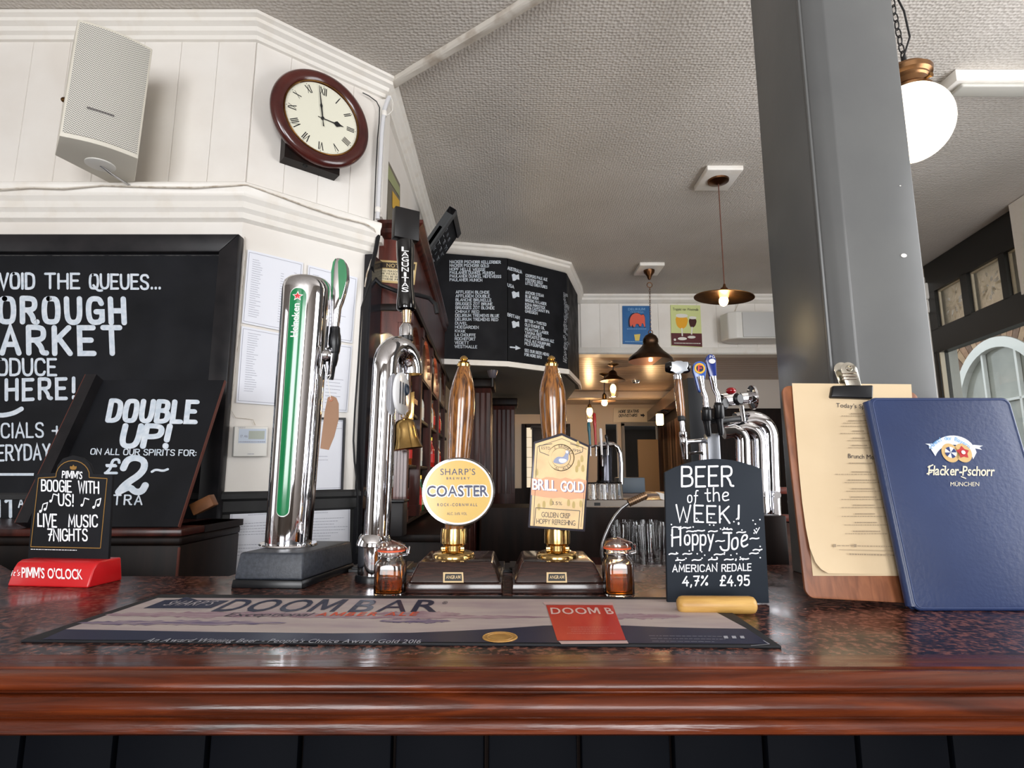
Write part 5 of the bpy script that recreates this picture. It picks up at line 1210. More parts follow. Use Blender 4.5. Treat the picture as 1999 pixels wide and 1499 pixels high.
# tap handle and spout
Yh = Yc+.01
hp = [(664, 503), (671, 506), (677, 520), (678, 542), (673, 565), (667, 585), (662, 598), (657, 640), (646, 640), (646, 600), (645, 560), (645, 530), (649, 510), (656, 502)]
part('tap_handle', M().prism([pY(u, v, Yh) for u, v in hp], (0, .022, 0)), CHROME, t, 'slim chrome tap handle', bevel=.0045, bseg=3, smooth=60)
pp = PY(Yh)
part('handle_inlay', M().prism([pp.p(*q, .001) for q in [(664, 505), (671, 508), (676, 521), (677, 541), (672, 562), (665, 583), (662, 586), (661, 560), (660, 530), (660, 510)]], (0, .002, 0)), GREEN, t, 'green inlay', smooth=60)
part('handle_inlay', M().prism([pp.p(*q, .001) for q in [(655, 504), (650, 511), (646.5, 530), (646.5, 570), (648, 585), (650, 560), (652, 520)]], (0, .002, 0)), GREEN, t, 'green inlay')
part('tap_collar', lax(M(), (653, 692), (654, 638), Yh+.01, [(692, 8), (686, 10), (676, 11), (672, 12), (656, 11.5), (650, 10), (640, 9.5), (638, 8)], 24), BLKPL, t, 'black ribbed collar', smooth=30)
part('spout', lax(M(), (645, 741), (652, 690), Yh+.005, [(741, 5.5), (738, 6), (716, 6.5), (712, 8), (700, 9.5), (690, 9)], 20), BLKPL, t, 'black tapered spout', smooth=40)
m = M().tube([pY(628, 695, Yc), pY(640, 690, Yh+.01), pY(652, 684, Yh+.01)], .012, 16); m.sphere(pY(636, 694, Yc-.005), .013, 16)
m.tube([pY(634, 712, Yc-.01), pY(638, 735, Yh-.02), pY(645, 730, Yh-.02), pY(648, 690, Yh-.02)], .0022, 8)
part('tap_body', m, CHROME, t, smooth=50)
tg = PY(1.10)
tt2 = thing('paper_tag', 'brown paper luggage tag hanging from the tap of the green-badged font', 'tag', tg.p(635, 876))
tp_ = [Vector(tg.p(u, v)) for u, v in [(630, 772), (637, 768), (647, 772), (652, 784), (652, 815), (643, 850), (632, 877), (615, 874), (619, 840), (624, 800)]]
dY = [.0]*10
tpp = [p+Vector((0, .03, 0)) for p in tp_]
part('card', M().prism(tpp, (0, .001, 0)), mat('brown_card', (156, 122, 98), .75, c2=(146, 112, 88), scale=10), tt2)
part('eyelet', M().torus(tpp[1]+Vector((0, -.0006, -.008)), .0032, .0011, axis=(0, -1, 0), seg=14, rs=6), mat('reinforcement_ring', (186, 120, 90), .5), tt2)
part('string', M().tube([tpp[1]+Vector((0, -.001, -.008)), pY(640, 742, 1.135), pY(646, 732, 1.135)], .0008, 5), TRIMW, tt2)

# ================================================================ SWAN NECK TAP
Y0 = 1.125; A = pY(729, 1150, Y0); 
t = thing('swan_neck_tap', 'slim chrome swan-neck beer tap with a tall black square-topped handle', 'beer tap', Vector((A.x, Y0, BT)))
part('foot', M().lathe((A.x, Y0, BT), [(rpx(36, Y0, BT), 0), (rpx(36, Y0, BT), .008), (rpx(34, Y0, BT), .012)], 36), BLKPL, t)
part('collar', lax(M(), (729, 1137), (731, 1042), Y0, [(1137, 31), (1066, 30), (1064, 34), (1060, 34), (1046, 29), (1043, 27), (1041, 25)], 40), CHROME, t, 'polished stepped collar', smooth=30)
r = rpx(24.5, Y0, 1.3)
b0 = pY(736, 1044, Y0); b1 = pY(752, 715, Y0)
pts = [b0.lerp(b1, i/6) for i in range(7)]; dirv = Vector((.50, .86, 0)).normalized(); R0 = .040
for k in range(1, 12):
    a = math.pi*k/12*1.12; pts.append(b1+Vector((0, 0, 1))*R0*math.sin(a)*1.15+dirv*R0*(1-math.cos(a)))
part('neck', M().tube(pts, r, 32), CHROME, t, 'bent mirror chrome tube', smooth=60)
Yt_ = Y0+.075
part('tap_body', lax(M(), (790, 765), (793, 632), Yt_, [(765, 7), (740, 8), (708, 9), (704, 12), (668, 12), (664, 11), (662, 13), (640, 13), (632, 8)], 24), CHROME, t, smooth=35)
part('tap_ring', lax(M(), (793, 665), (793, 656), Yt_, [(666, 11), (665, 13.6), (657, 13.6), (656, 11)], 24), BLKPL, t)
part('tap_ring', lax(M(), (792, 711), (792, 704), Yt_, [(711, 9), (710, 12), (706, 12.5), (705, 10)], 24), BLKPL, t)
part('ferrule', lax(M(), (794, 632), (794, 603), Yt_, [(631, 8), (615, 9), (603, 10)], 20), mat('champagne_metal', (206, 178, 142), .2, 1), t, 'champagne-coloured ferrule')
hd = part('tap_handle', lax(M(), (793, 606), (791, 470), Yt_, [(607, 14), (604, 18), (598, 18.5), (580, 17.5), (560, 15), (530, 15), (500, 17), (478, 17.5), (472, 17)], 28), BLKGL, t, 'gloss black waisted handle', smooth=40)
c = pY(792, 440, Yt_); d1 = Vector((.87, .5, 0)).normalized(); d2 = Vector((-.5, .87, 0))
part('handle_block', M().obox(c, d1, d2, Vector((0, 0, 1)), rpx(54, Yt_, 1.8)*.92, .024, rpx(62, Yt_, 1.8)), mat('matt_black_block', (18, 16, 17), .4), t, 'square black block on top', bevel=.0015)
hpl = PY(Yt_-rpx(17.5, Yt_, 1.6)-.0004); m = M()
for i, ch_ in enumerate('LAGUNITAS'):
    v = 489+i*9.9; s = 1 if ch_ != 'I' else .35
    ftext(m, hpl, ch_, (791-7*s, v+1), (791+7*s, v+2), 8.5, 1, 0, .0004)
part('lettering', m, mat('white_handle_print', (226, 226, 226), .4), hd, 'white capitals stacked down the handle')
# oval badge
vn = (C0-pY(787, 767, Y0-.02)).normalized(); side = Vector((-vn.y, vn.x, 0)).normalized(); side = side if side.x > 0 else -side
dn = (vn*.34+side*.94); dn = (dn-Vector((0, 0, dn.z))).normalized(); dd = Vector((0, 0, 1)).cross(dn)
cb0 = pY(787, 768, Y0-.01); rb_ = rpx(41, Y0, 1.45)
bd = part('badge', M().lathe(cb0, [(rb_*.3, -.006), (rb_, -.006), (rb_, -.001), (rb_*.95, .0)], 48, basis=(dd, Vector((0, 0, 1)), dn)), mat('white_badge', (240, 242, 244), .2, coat=.5), t, 'round white badge seen nearly edge-on')
m = M()
for (s0, w) in ((-.5, .16), (-.12, .14), (.22, .16)):
    o = cb0+dn*.0008+dd*(rb_*s0); m.poly([o-Vector((0, 0, rb_*.52)), o+dd*rb_*w-Vector((0, 0, rb_*.52)), o+dd*rb_*w+Vector((0, 0, rb_*.52)), o+Vector((0, 0, rb_*.52))])
o = cb0+dn*.0009+dd*(rb_*.42)+Vector((0, 0, rb_*.24))
m.torus(o, rb_*.22, rb_*.07, basis=(dd, Vector((0, 0, 1)), dn), seg=18, rs=4)
part('badge_mark', m, mat('blueblack_print', (52, 64, 80), .4), bd)
part('badge_bracket', M().tube([cb0-dn*.006, cb0-dn*.014+Vector((-.004, .03, .01)), pY(775, 715, Y0+.04)], .004, 8), CHROME, t)

# ================================================================ PENDANT LAMPS
def warm(loc, e, col=(1, .72, .42), r=.02):
    l = bpy.data.lights.new('lamp_glow', 'POINT'); l.energy = e; l.color = col; l.shadow_soft_size = r
    o = bpy.data.objects.new('lamp_glow', l); COL.objects.link(o); o.location = loc; return o
BULB = mat('lit_warm_bulb', (255, 222, 170), .3, emit=14, ec=(255, 206, 140))
# flat enamel-brass shade
Yp = 3.18; X = pY(1400, 370, Yp).x
rose = pZ(1402, 352, CZ-.03); Yp = rose.y
t = thing('pendant_lamp', 'flat wide brass-lined pendant lamp glowing on a brown flex', 'pendant lamp', (rose.x, Yp, 2.2), 'pendant lamps over the bar')
part('ceiling_block', M().box(rose.x-.105, rose.x+.105, Yp-.12, Yp+.13, CZ-.03, CZ), TRIMW, t, 'white square ceiling block', bevel=.006, bseg=3)
part('ceiling_rose', M().lathe((rose.x, Yp, CZ-.052), [(.012, -.004), (.03, .002), (.06, .012), (.062, .022)], 32), COPPER, t, smooth=40)
sc2 = pY(1413, 580, Yp); ax = Vector((.08, -.06, 1)).normalized()
part('flex', M().tube([Vector((rose.x, Yp, CZ-.05)), Vector((rose.x, Yp, CZ-.1)), sc2+ax*.07], .0032, 8), mat('brown_twisted_flex', (92, 54, 40), .7), t)
Rs = .166
part('lamp_holder', M().lathe(sc2, [(.024, .018), (.026, .035), (.02, .052), (.010, .06), (.006, .078)], 24, ax), COPPER, t, smooth=50)
part('shade', M().lathe(sc2, [(Rs, -.004), (Rs, .0), (Rs*.8, .006), (Rs*.4, .014), (.024, .02), (.024, .018), (Rs*.4, .011), (Rs*.8, .003), (Rs*.99, -.004)], 56, ax), mat('brushed_brass_shade', (150, 108, 62), .3, 1, c2=(118, 82, 46), scale=30), t, 'shallow brass dish shade', smooth=60)
part('bulb', M().sphere(sc2-ax*.022, .026, 24, 1.2, ax), BULB, t, 'lit bulb')
warm(sc2-ax*.08, 5)
# bell shade on chain
rose = pZ(1267, 528, CZ-.03); Yp = rose.y
t = thing('pendant_lamp', 'bell-shaped bronze pendant lamp with a copper lining hanging on a chain', 'pendant lamp', (rose.x, Yp, 2.2), 'pendant lamps over the bar')
part('ceiling_block', M().box(rose.x-.105, rose.x+.105, Yp-.12, Yp+.13, CZ-.03, CZ), TRIMW, t, 'white square ceiling block', bevel=.006, bseg=3)
part('ceiling_rose', M().lathe((rose.x, Yp, CZ-.11), [(.008, -.004), (.014, .006), (.022, .03), (.045, .06), (.048, .08)], 28), COPPER, t, smooth=40)
def chain(p0, p1, n, r, w, mt, parent, name='chain_link'):
    d = (p1-p0); ez = d.normalized(); ex2, ey2, _ = ortho(ez)
    for i in range(n):
        c = p0+d*((i+.5)/n); L_ = d.length/n*.62
        bs_ = (ez, ex2 if i % 2 else ey2, (ez.cross(ex2 if i % 2 else ey2)))
        part(name, M().torus(c, 1, w, basis=bs_, seg=12, rs=5, sx=L_, sy=r), mt, parent)
ap = pY(1270, 651, Yp); top_ = Vector((rose.x, Yp, CZ-.115))
part('ring', M().torus(top_-Vector((0, 0, .045)), .022, .0035, axis=(0, 1, 0)), COPPER, t)
chain(top_-Vector((0, 0, .07)), ap+Vector((0, 0, .035)), 20, .0065, .002, COPPER, t)
part('ring', M().torus(ap+Vector((0, 0, .01)), .018, .0035, axis=(0, 1, 0)), COPPER, t)
pr = [(705, 43), (700, 42), (694, 36), (686, 26), (676, 17), (670, 14), (668, 15), (662, 14.5), (656, 11), (652, 5), (650, 2)]
part('shade', lax(M(), (1270, 708), (1270, 650), Yp, pr, 48), mat('dark_bronze_shade', (72, 54, 42), .4, 1, c2=(96, 72, 54), scale=14), t, 'dark bronze bell shade', smooth=60)
sb = pY(1270, 705, Yp); Rb = rpx(42.5, Yp, sb.z)
part('shade_lining', M().lathe(sb, [(Rb, -.002), (Rb*.98, .012), (Rb*.8, .035), (Rb*.5, .07), (Rb*.3, .09), (.01, .1)], 48), COPIN, t, 'copper-coloured inside', smooth=60)
part('bulb', M().sphere(sb+Vector((0, 0, .045)), .024, 20), BULB, t, 'lit bulb inside the shade')
warm(sb+Vector((0, 0, .005)), 3, (1, .6, .32))
# opal globe
Yg = 1.66; gc = pY(1779, 241, Yg); Rg = rpx(71, Yg, gc.z)
t = thing('globe_lamp', 'lit opal globe lamp with a ribbed brass gallery hanging on a chain behind the pillar', 'pendant lamp', gc-Vector((0, 0, Rg)))
OPAL = mat('lit_opal_glass', (255, 250, 238), .25, emit=2.2, ec=(255, 240, 212))
part('globe', M().lathe(gc, [(Rg*math.sin(a), -Rg*1.06*math.cos(a)) for a in [math.pi*i/24 for i in range(0, 21)]], 48), OPAL, t, 'glowing white opal globe', smooth=80)
zg = gc.z+Rg*.80
part('gallery', M().lathe((gc.x, gc.y, zg), [(Rg*.58, 0), (Rg*.60, .014), (Rg*.52, .024), (Rg*.50, .044), (Rg*.54, .05), (Rg*.54, .056), (Rg*.62, .064), (Rg*.64, .078), (Rg*.52, .088), (Rg*.50, .094), (Rg*.34, .104), (Rg*.2, .11), (.01, .115)], 44), mat('antique_brass_gallery', (150, 112, 78), .3, 1, c2=(110, 78, 52), scale=10), t, 'ribbed antique brass gallery', smooth=25)
part('thumb_screw', M().lathe(Vector((gc.x+.01, gc.y-Rg*.5, zg+.018)), [(.005, 0), (.005, .02), (.008, .021), (.008, .026)], 10, (.3, -1, 0)), BRASSD, t)
gt = Vector((gc.x, gc.y, zg+.112))
part('hook', M().tube([gt, gt+Vector((0, 0, .03))], .008, 10), BLKPL, t)
chain(gt+Vector((0, 0, .02)), Vector((gc.x-.03, gc.y, CZ-.01)), 15, .0085, .0022, INKB, t)
part('flex', M().tube([gt+Vector((.0, 0, .03)), gt+Vector((.025, -.005, .10)), gt+Vector((.02, .0, .2)), gt+Vector((-.015, 0, .3)), Vector((gc.x-.03, gc.y, CZ))], .003, 8), INKB, t)
warm(gc-Vector((0, 0, Rg+.03)), 3.0, (1, .86, .66), .06)
# fluorescent box on the ceiling
q = pZ(1848, 150, CZ); x0, y0 = q.x, q.y
t = thing('strip_light', 'white boxed strip light fixed to the embossed ceiling beside the opal globe', 'strip light', (x0+.6, y0, CZ-.07))
part('body', M().box(x0, x0+1.2, y0-.05, y0+.05, CZ-.055, CZ), TRIMW, t, bevel=.004)
part('diffuser', M().box(x0+.03, x0+1.17, y0-.04, y0+.04, CZ-.075, CZ-.056), mat('unlit_diffuser', (188, 186, 178), .3), t, bevel=.01, bseg=3)
# ================================================================ BACK BAR (mahogany dresser running away along the inner wall)
XB, XF = -.605, -.44          # wall side, aisle side
YA, YZ = 2.40, 4.55
cab = thing('back_bar_dresser', 'tall dark mahogany back bar with fluted pilasters, arches and bottle shelves', 'dresser', (-.5, 3.4, 0))
zT = 2.34
part('cornice', sweep(M(), [(XB, YA), (XF, YA), (XF, 4.09)], [(0, zT+.06), (.05, zT+.06), (.05, zT+.045), (.03, zT+.03), (.03, zT+.01), (.012, zT-.005), (0, zT-.01)]), MAHOG, cab, bevel=0)
part('top_board', M().box(XB, XF+.02, YA-.01, 4.08, zT+.05, zT+.062), MAHOG, cab)
part('frieze', M().box(XB, XF, YA, YA+.02, 2.02, zT), MAHOGR, cab, 'plain red-brown front panel')
part('frieze_side', M().box(XF-.02, XF, YA+.02, 4.13, 2.06, zT-.0), MAHOG, cab)
part('moulding', M().box(XB, XF+.012, YA-.014, YA, 2.0, 2.03).box(XF, XF+.012, YA, YZ, 2.03, 2.06), DKWOOD, cab, bevel=.003)
def pilaster(x, y, z0, z1, w, d, nf=4, face='x', mt=MAHOG):
    """fluted pilaster: base slab plus raised ribs; face='x' looks to +x, 'y' looks to -y"""
    m = M()
    if face == 'x':
        m.box(x-d, x-.006, y, y+w, z0, z1); s = w/nf
        for i in range(nf): m.box(x-.006, x, y+i*s+.0015, y+(i+1)*s-.0015, z0+.05, z1-.05)
        m.box(x-d, x+.006, y-.004, y+w+.004, z0, z0+.05); m.box(x-d, x+.006, y-.004, y+w+.004, z1-.05, z1)
    else:
        m.box(x, x+w, y+.006, y+d, z0, z1); s = w/nf
        for i in range(nf): m.box(x+i*s+.0015, x+(i+1)*s-.0015, y, y+.006, z0+.05, z1-.05)
        m.box(x-.004, x+w+.004, y-.006, y+d, z0, z0+.05); m.box(x-.004, x+w+.004, y-.006, y+d, z1-.05, z1)
    return m
PYS = [2.40, 2.80, 3.27, 3.75, 4.25]
ZL = 1.10
part('pilaster', pilaster(XF-.055, YA, ZL, 2.0, .055, .05, 4, 'y', MAHOGR), MAHOGR, cab, 'red-brown corner pilaster')
part('stile', M().box(XB, XB+.03, YA, YA+.03, ZL, 2.0), DKWOOD, cab)
for y in PYS[1:]: part('pilaster', pilaster(XF, y, ZL, 2.03, .06, .05, 4, 'x'), MAHOG, cab)
MIRR = mat('tarnished_mirror', (120, 92, 52), .12, 1)
part('mirror_back', M().box(XB, XB+.006, YA+.01, YZ, ZL, 2.05), MIRR, cab, 'golden antique mirror')
def archboard(m, fr, w, z0, z1, r, th, n=14):
    """spandrel board with an arched cut-out; fr(s,z)->point, th vector"""
    pts = [(w-(w-2*r)/2*0-0, z0), (w, z0), (w, z1), (0, z1), (0, z0)]
    a = [(w/2-r*math.cos(math.pi*k/n), z0+r*math.sin(math.pi*k/n)*.9) for k in range(n+1)]
    for k in range(n):
        m.prism([fr(*a[k]), fr(*a[k+1]), fr(a[k+1][0], z1), fr(a[k][0], z1)], th)
    if w/2-r > .001: m.prism([fr(0, z0), fr(w/2-r, z0), fr(w/2-r, z1), fr(0, z1)], th); m.prism([fr(w/2+r, z0), fr(w, z0), fr(w, z1), fr(w/2+r, z1)], th)
    return m
wA = XF-.055-XB
part('arch', archboard(M(), lambda s, z: Vector((XB+s, YA, z)), wA, 1.86, 2.0, wA/2-.006, (0, .02, 0)), MAHOGR, cab)
for i in range(4):
    ya = PYS[i]+.06; w = PYS[i+1]-ya
    part('arch', archboard(M(), lambda s, z, ya=ya: Vector((XF-.008, ya+s, z)), w, 1.84, 2.06, w/2-.008, (-.02, 0, 0)), MAHOG, cab)
for z in (1.10, 1.34, 1.58, 1.80): part('shelf', M().box(XB, XF-.012, YA+.012, YZ, z-.018, z), DKWOOD, cab, bevel=.002)
part('divider', M().box(XB, XF-.02, 3.28, 3.30, ZL, 2.05), DKWOOD, cab)
part('base_cupboard', M().box(XB, -.24, 2.36, YZ+.1, 0, 1.03), DKWOOD, cab, bevel=.003)
part('base_top', M().box(XB, -.22, 2.34, YZ+.1, 1.03, 1.06), DKWOOD, cab, bevel=.004)
for i in range(5): part('drawer_front', M().box(-.24, -.234, 2.42+i*.42, 2.80+i*.42, .72, 1.0), MAHOG, cab, bevel=.003)
def skewx(x, y):
    f = max(0, min(1.3, (x-XB)/(XF-XB))); return x-.036*max(0, y-2.42)*f
for o in cab.children:
    if 'base' in o.name or 'drawer' in o.name: continue
    for v in o.data.vertices:
        v.co.x = skewx(v.co.x+ORG[cab.name].x, v.co.y+ORG[cab.name].y)-ORG[cab.name].x
# inner shelf lamps in two bays
for y, z, nm in ((2.86+.19, 1.93, 'a'), (3.55, 1.95, 'b')):
    c = Vector((skewx(-.53, y), y, z)); l = solo('shelf_lamp', M().sphere(c, .014, 16), mat('lit_shelf_bulb', (255, 226, 160), .3, emit=10, ec=(255, 210, 130)),
        'small lit bulb under the nearer arch of the mahogany back bar' if nm == 'a' else 'small lit bulb under the farther arch of the mahogany back bar', 'bulb', 'back bar shelf lamps')
    warm(c+Vector((.02, 0, -.03)), 3.2, (1, .75, .4), .015)
warm(Vector((-.54, 2.47, 1.93)), 1.6, (1, .75, .4), .015)  # added glow with no bulb of its own, brightens the end bay
# brass notice plate
np_ = PY(YA-.004); q = [(740, 507), (814, 512), (809, 556), (736, 550)]
t = thing('notice_plate', 'brass-edged age notice plate screwed to the mahogany panel', 'sign', np_.p(736, 550))
part('plate', M().prism([np_.p(*p, .002) for p in q], (0, .004, 0)), mat('gilt_plate', (196, 170, 118), .3, .4), t)
part('header', M().poly([np_.p(*p, .0026) for p in [(743, 511), (811, 515.5), (809.5, 527), (742, 522)]]), mat('brown_header', (40, 28, 18), .4), t)
part('field', M().poly([np_.p(*p, .0026) for p in [(742, 524), (809, 528.5), (806.5, 552), (739.5, 546.5)]]), mat('cream_plate_field', (218, 204, 170), .4), t)
m = M(); ftext(m, np_, 'NOTICE', (755, 521.5), (796, 524.5), 7, 1, 0, .003)
part('lettering', m, mat('gilt_plate', (196, 170, 118), .3, .4), t)
m = M()
for k, tx in enumerate(('NO PERSONS UNDER', '18 YEARS OF AGE', 'WILL BE SERVED ON', 'THESE PREMISES')): ftext(m, np_, tx, (746, 530.5+k*5.2), (803, 534.5+k*5.2), 3.6, 1, 0, .003)
part('lettering', m, INKB, t)
# picture on the inner wall
W3P = Pl(C2+Vector((.006, 0, 0)), Vector((1, .016, 0)))
t = thing('poster', 'narrow-looking green and yellow poster on the receding wall behind the corner', 'poster', W3P.p(758, 440))
q = [(756, 309), (781, 360), (781, 450), (757, 440)]
part('sheet', M().prism([W3P.p(*p, .002) for p in q], (-.002, 0, 0)), mat('poster_grey', (112, 106, 92), .5), t)
part('print', M().poly([W3P.p(*p, .004) for p in [(756.5, 318), (780, 366), (780, 384), (757, 348)]]), mat('poster_green', (150, 156, 112), .5), t)
part('print', M().poly([W3P.p(*p, .004) for p in [(766, 372), (780, 392), (780, 420), (766, 404)]]), mat('poster_yellow', (206, 164, 62), .5), t)
# tilted chalkboard standing on the dresser
Yn = 3.2; pb = pY(843, 473, Yn); pt = pY(888, 408, Yn); dv = (pb-pt).normalized(); pb2 = pt+dv*((pt.z-2.41)/-dv.z)
far = Vector((0, .34, 0)); tn = Vector((dv.z, 0, -dv.x)).normalized(); tn = tn if tn.x > 0 else -tn
t = thing('tilted_chalkboard', 'chalkboard tilted out from the wall on top of the mahogany back bar', 'chalkboard', pb2)
part('panel', M().prism([pt, pb2, pb2+far, pt+far], -tn*.02), CHALKB, t)
part('frame_stile', M().prism([pt+tn*.012, pb2+tn*.012, pb2+tn*.012+Vector((0, .045, 0)), pt+tn*.012+Vector((0, .045, 0))], -tn*.05), mat('charcoal_rail', (62, 64, 66), .4), t)
part('frame_rail', M().prism([pt+tn*.01, pt+tn*.01+dv*.04, pt+tn*.01+dv*.04+far, pt+tn*.01+far], -tn*.045), BLACKF, t)
TP = Pl(pt, tn); m = M(); rr = random.Random(8)
for k in range(7):
    o = pt+dv*(.10+.045*k)+Vector((0, .07, 0))+tn*.0015; x = 0
    while x < .2:
        w = rr.uniform(.03, .09); a = o+Vector((0, x, 0)); 
        for j in range(int(w/.018)):
            p = a+Vector((0, j*.018, 0)); s_ = rr.choice([0, 1, 2])
            if s_ != 1: m.poly([p, p+Vector((0, .003, 0)), p+Vector((0, .003, 0))+dv*.024, p+dv*.024])
            if s_: m.poly([p+tn*.0002, p+Vector((0, .014, 0))+tn*.0002, p+Vector((0, .014, 0))+dv*.003+tn*.0002, p+dv*.003+tn*.0002])
        x += w+.03
part('lettering', m, CHALK, t, 'rows of white hand lettering', kind='stuff')
# ---------------------------------------------------------------- bell
Yb = 2.30
t = thing('brass_bell', 'polished brass bell hanging from a brass bracket in front of the mahogany back bar', 'bell', pY(795, 876, Yb))
pr = [(877, 28), (876, 30), (872, 28.5), (866, 26), (855, 23), (840, 21), (828, 19.5), (822, 17), (819, 12), (817, 4)]
part('bell_body', lax(M(), (796, 878), (789, 815), Yb, pr, 48), BRASS, t, smooth=50)
part('bracket', M().prism([pY(u, v, Yb+.028) for u, v in [(801, 766), (809, 764), (807, 822), (790, 822), (793, 806), (801, 800)]], (0, .006, 0)), BRASS, t, bevel=.001)
part('bracket', M().box(pY(801, 790, Yb).x, pY(807, 790, Yb).x, Yb+.03, YA+.004, pY(805, 786, Yb).z, pY(805, 776, Yb).z), BRASSD, t)
part('crown_ring', M().torus(pY(787, 812, Yb), .008, .002, axis=(0, 1, 0), seg=16), BRASS, t)
# ---------------------------------------------------------------- bottles
BK = [('green', (26, 74, 36), 'dark green glass bottle standing on the mahogany back bar shelves'), ('amber', (120, 58, 18), 'amber glass bottle standing on the mahogany back bar shelves'),
      ('clear', (196, 198, 190), 'clear spirit bottle standing on the mahogany back bar shelves'), ('red', (150, 30, 24), 'red-labelled bottle standing on the mahogany back bar shelves')]
def bottle_meshes():
    out_ = []
    for nm, c, lab in BK:
        g = mat('bottle_'+nm, c, .08, c2=tuple(min(255, int(x*1.2)) for x in c), scale=6, coat=.8)
        t = thing('bottle', lab, 'bottle', (0, 0, 0), 'bottles on the back bar shelves')
        part('glass_body', M().lathe((0, 0, 0), [(.024, 0), (.026, .004), (.026, .10), (.022, .12), (.010, .145), (.009, .175), (.010, .18)], 16), g, t, smooth=50)
        part('label', M().lathe((0, 0, 0), [(.0266, .03), (.0266, .085)], 16), mat('label_'+nm, {'green': (200, 190, 150), 'amber': (196, 40, 34), 'clear': (214, 206, 190), 'red': (206, 36, 32)}[nm], .5), t)
        part('cap', M().lathe((0, 0, 0), [(.0105, .17), (.0105, .19), (.002, .191)], 10), mat('cap_'+nm, {'green': (190, 150, 60), 'amber': (30, 30, 30), 'clear': (190, 190, 190), 'red': (200, 180, 60)}[nm], .3, .6), t)
        out_.append(t)
    return out_
protos = bottle_meshes(); rr = random.Random(21); used = [False]*4; cnt = {}
names = ['dark green bottle', 'amber bottle', 'clear spirit bottle', 'red-labelled bottle']
for sh_, z in (('bottom', 1.10), ('middle', 1.34), ('upper', 1.58)):
  for ar_, (y0, y1) in zip(('first', 'second', 'third', 'fourth'), ((2.46, 2.78), (2.88, 3.26), (3.34, 3.74), (3.82, 4.24))):
        y = y0+.03
        while y < y1-.03:
            k = rr.randrange(4); x = rr.uniform(XF-.07, XF-.05) if rr.random() < .75 else XF-.115
            loc = (skewx(x, y), y, z+.001)
            od = cnt.get((k, sh_, ar_), 0); cnt[k, sh_, ar_] = od+1
            lb = '%s%s, %s shelf, %s arch of the mahogany back bar' % (['', 'second ', 'third ', 'fourth '][od], names[k], sh_, ar_)
            if not used[k]: protos[k].location = loc; used[k] = True; protos[k]['label'] = lb
            else: dup(protos[k], loc, lb)
            y += rr.uniform(.062, .085)
# a few along the nearest end bay
for z in (1.34, 1.58):
    for x, w_ in ((-.535, 'beside the red corner pilaster'),):
        k = rr.randrange(4); dup(protos[k], (x, YA+.045, z+.001), '%s in the end bay, %s shelf, %s' % (names[k], 'middle' if z < 1.5 else 'upper', w_))
# red printed card and snack box low in the end bay
q = pY(770, 945, 2.36)
solo('snack_card', M().box(-.562, -.515, 2.372, 2.38, 1.16, 1.245), mat('snack_card', (170, 120, 84), .5, c2=(196, 160, 120), scale=60), 'small tan printed card low in the end of the mahogany back bar', 'card')
dk = thing('till', 'small black box on the ledge below the brass bell', 'box', (-.42, 2.31, 1.06))
part('body', M().box(-.53, -.42, 2.24, 2.335, 1.06, 1.19), mat('dull_black', (26, 22, 24), .5), dk, bevel=.006)
part('lid', M().box(-.535, -.415, 2.235, 2.34, 1.19, 1.2), BLKPL, dk, bevel=.003)
# ---------------------------------------------------------------- farther mahogany piers
def pier(name, label, x0, x1, y, z1):
    t = thing(name, label, 'pier', ((x0+x1)/2, y, 0), 'mahogany piers under the bulkhead')
    part('shaft', M().box(x0, x1, y, y+.3, 0, z1-.08), MAHOG, t, bevel=.004)
    part('capital', M().box(x0-.02, x1+.03, y-.03, y+.32, z1-.08, z1), DKWOOD, t, bevel=.015, bseg=3)
    n = max(2, int((x1-x0)/.045)); s = (x1-x0)/n
    for i in range(n): part('flute', M().box(x0+i*s+.006, x0+(i+1)*s-.006, y-.006, y, 1.1, z1-.12), MAHOG, t, bevel=.002, bseg=1)
pier('mahogany_pier', 'dark fluted mahogany pier under the bulkhead, the nearer and redder one', -.45, -.175, 4.72, 2.09)
pier('mahogany_pier', 'narrow dark mahogany pier under the grey soffit, the farther one', -.20, .03, 5.9, 2.08)
t = thing('dome_sensor', 'small grey dome fixture under the bulkhead soffit', 'sensor', pY(961, 720, 4.45))
c = Vector((pY(961, 720, 4.45).x, 4.45, BZ-.006)); part('dome', M().lathe(c, [(.008, -.062), (.026, -.055), (.036, -.035), (.042, -.012), (.045, 0)], 28), mat('grey_dome', (92, 88, 96), .25), t, smooth=60)
part('stem', M().lathe(c, [(.012, -.13), (.012, -.06)], 12), BLKPL, t)
# ---------------------------------------------------------------- bulkhead menu boards
def bpanel(i, u, label):
    a = Vector((BP[i][0], BP[i][1], 0)); b = Vector((BP[i+1][0], BP[i+1][1], 0)); n = Vector(((b-a).y, -(b-a).x, 0)).normalized()
    pl = Pl(a+n*.012, n); d = (b-a).normalized(); L = (b-a).length
    t = thing('menu_board', label, 'chalkboard', a+Vector((0, 0, BZ+.04)), 'beer list boards round the bulkhead')
    p = [a+n*.012+d*.003, a+n*.012+d*(L-.003)]
    part('board', M().prism([Vector((p[0].x, p[0].y, BZ+.035)), Vector((p[1].x, p[1].y, BZ+.035)), Vector((p[1].x, p[1].y, CZ-.085)), Vector((p[0].x, p[0].y, CZ-.085))], -n*.011), CHALKB, t)
    return t, pl
ta, pa = bpanel(0, 0, 'flat chalkboard of beer names on the bulkhead above the round-badged hand pump')
m = M()
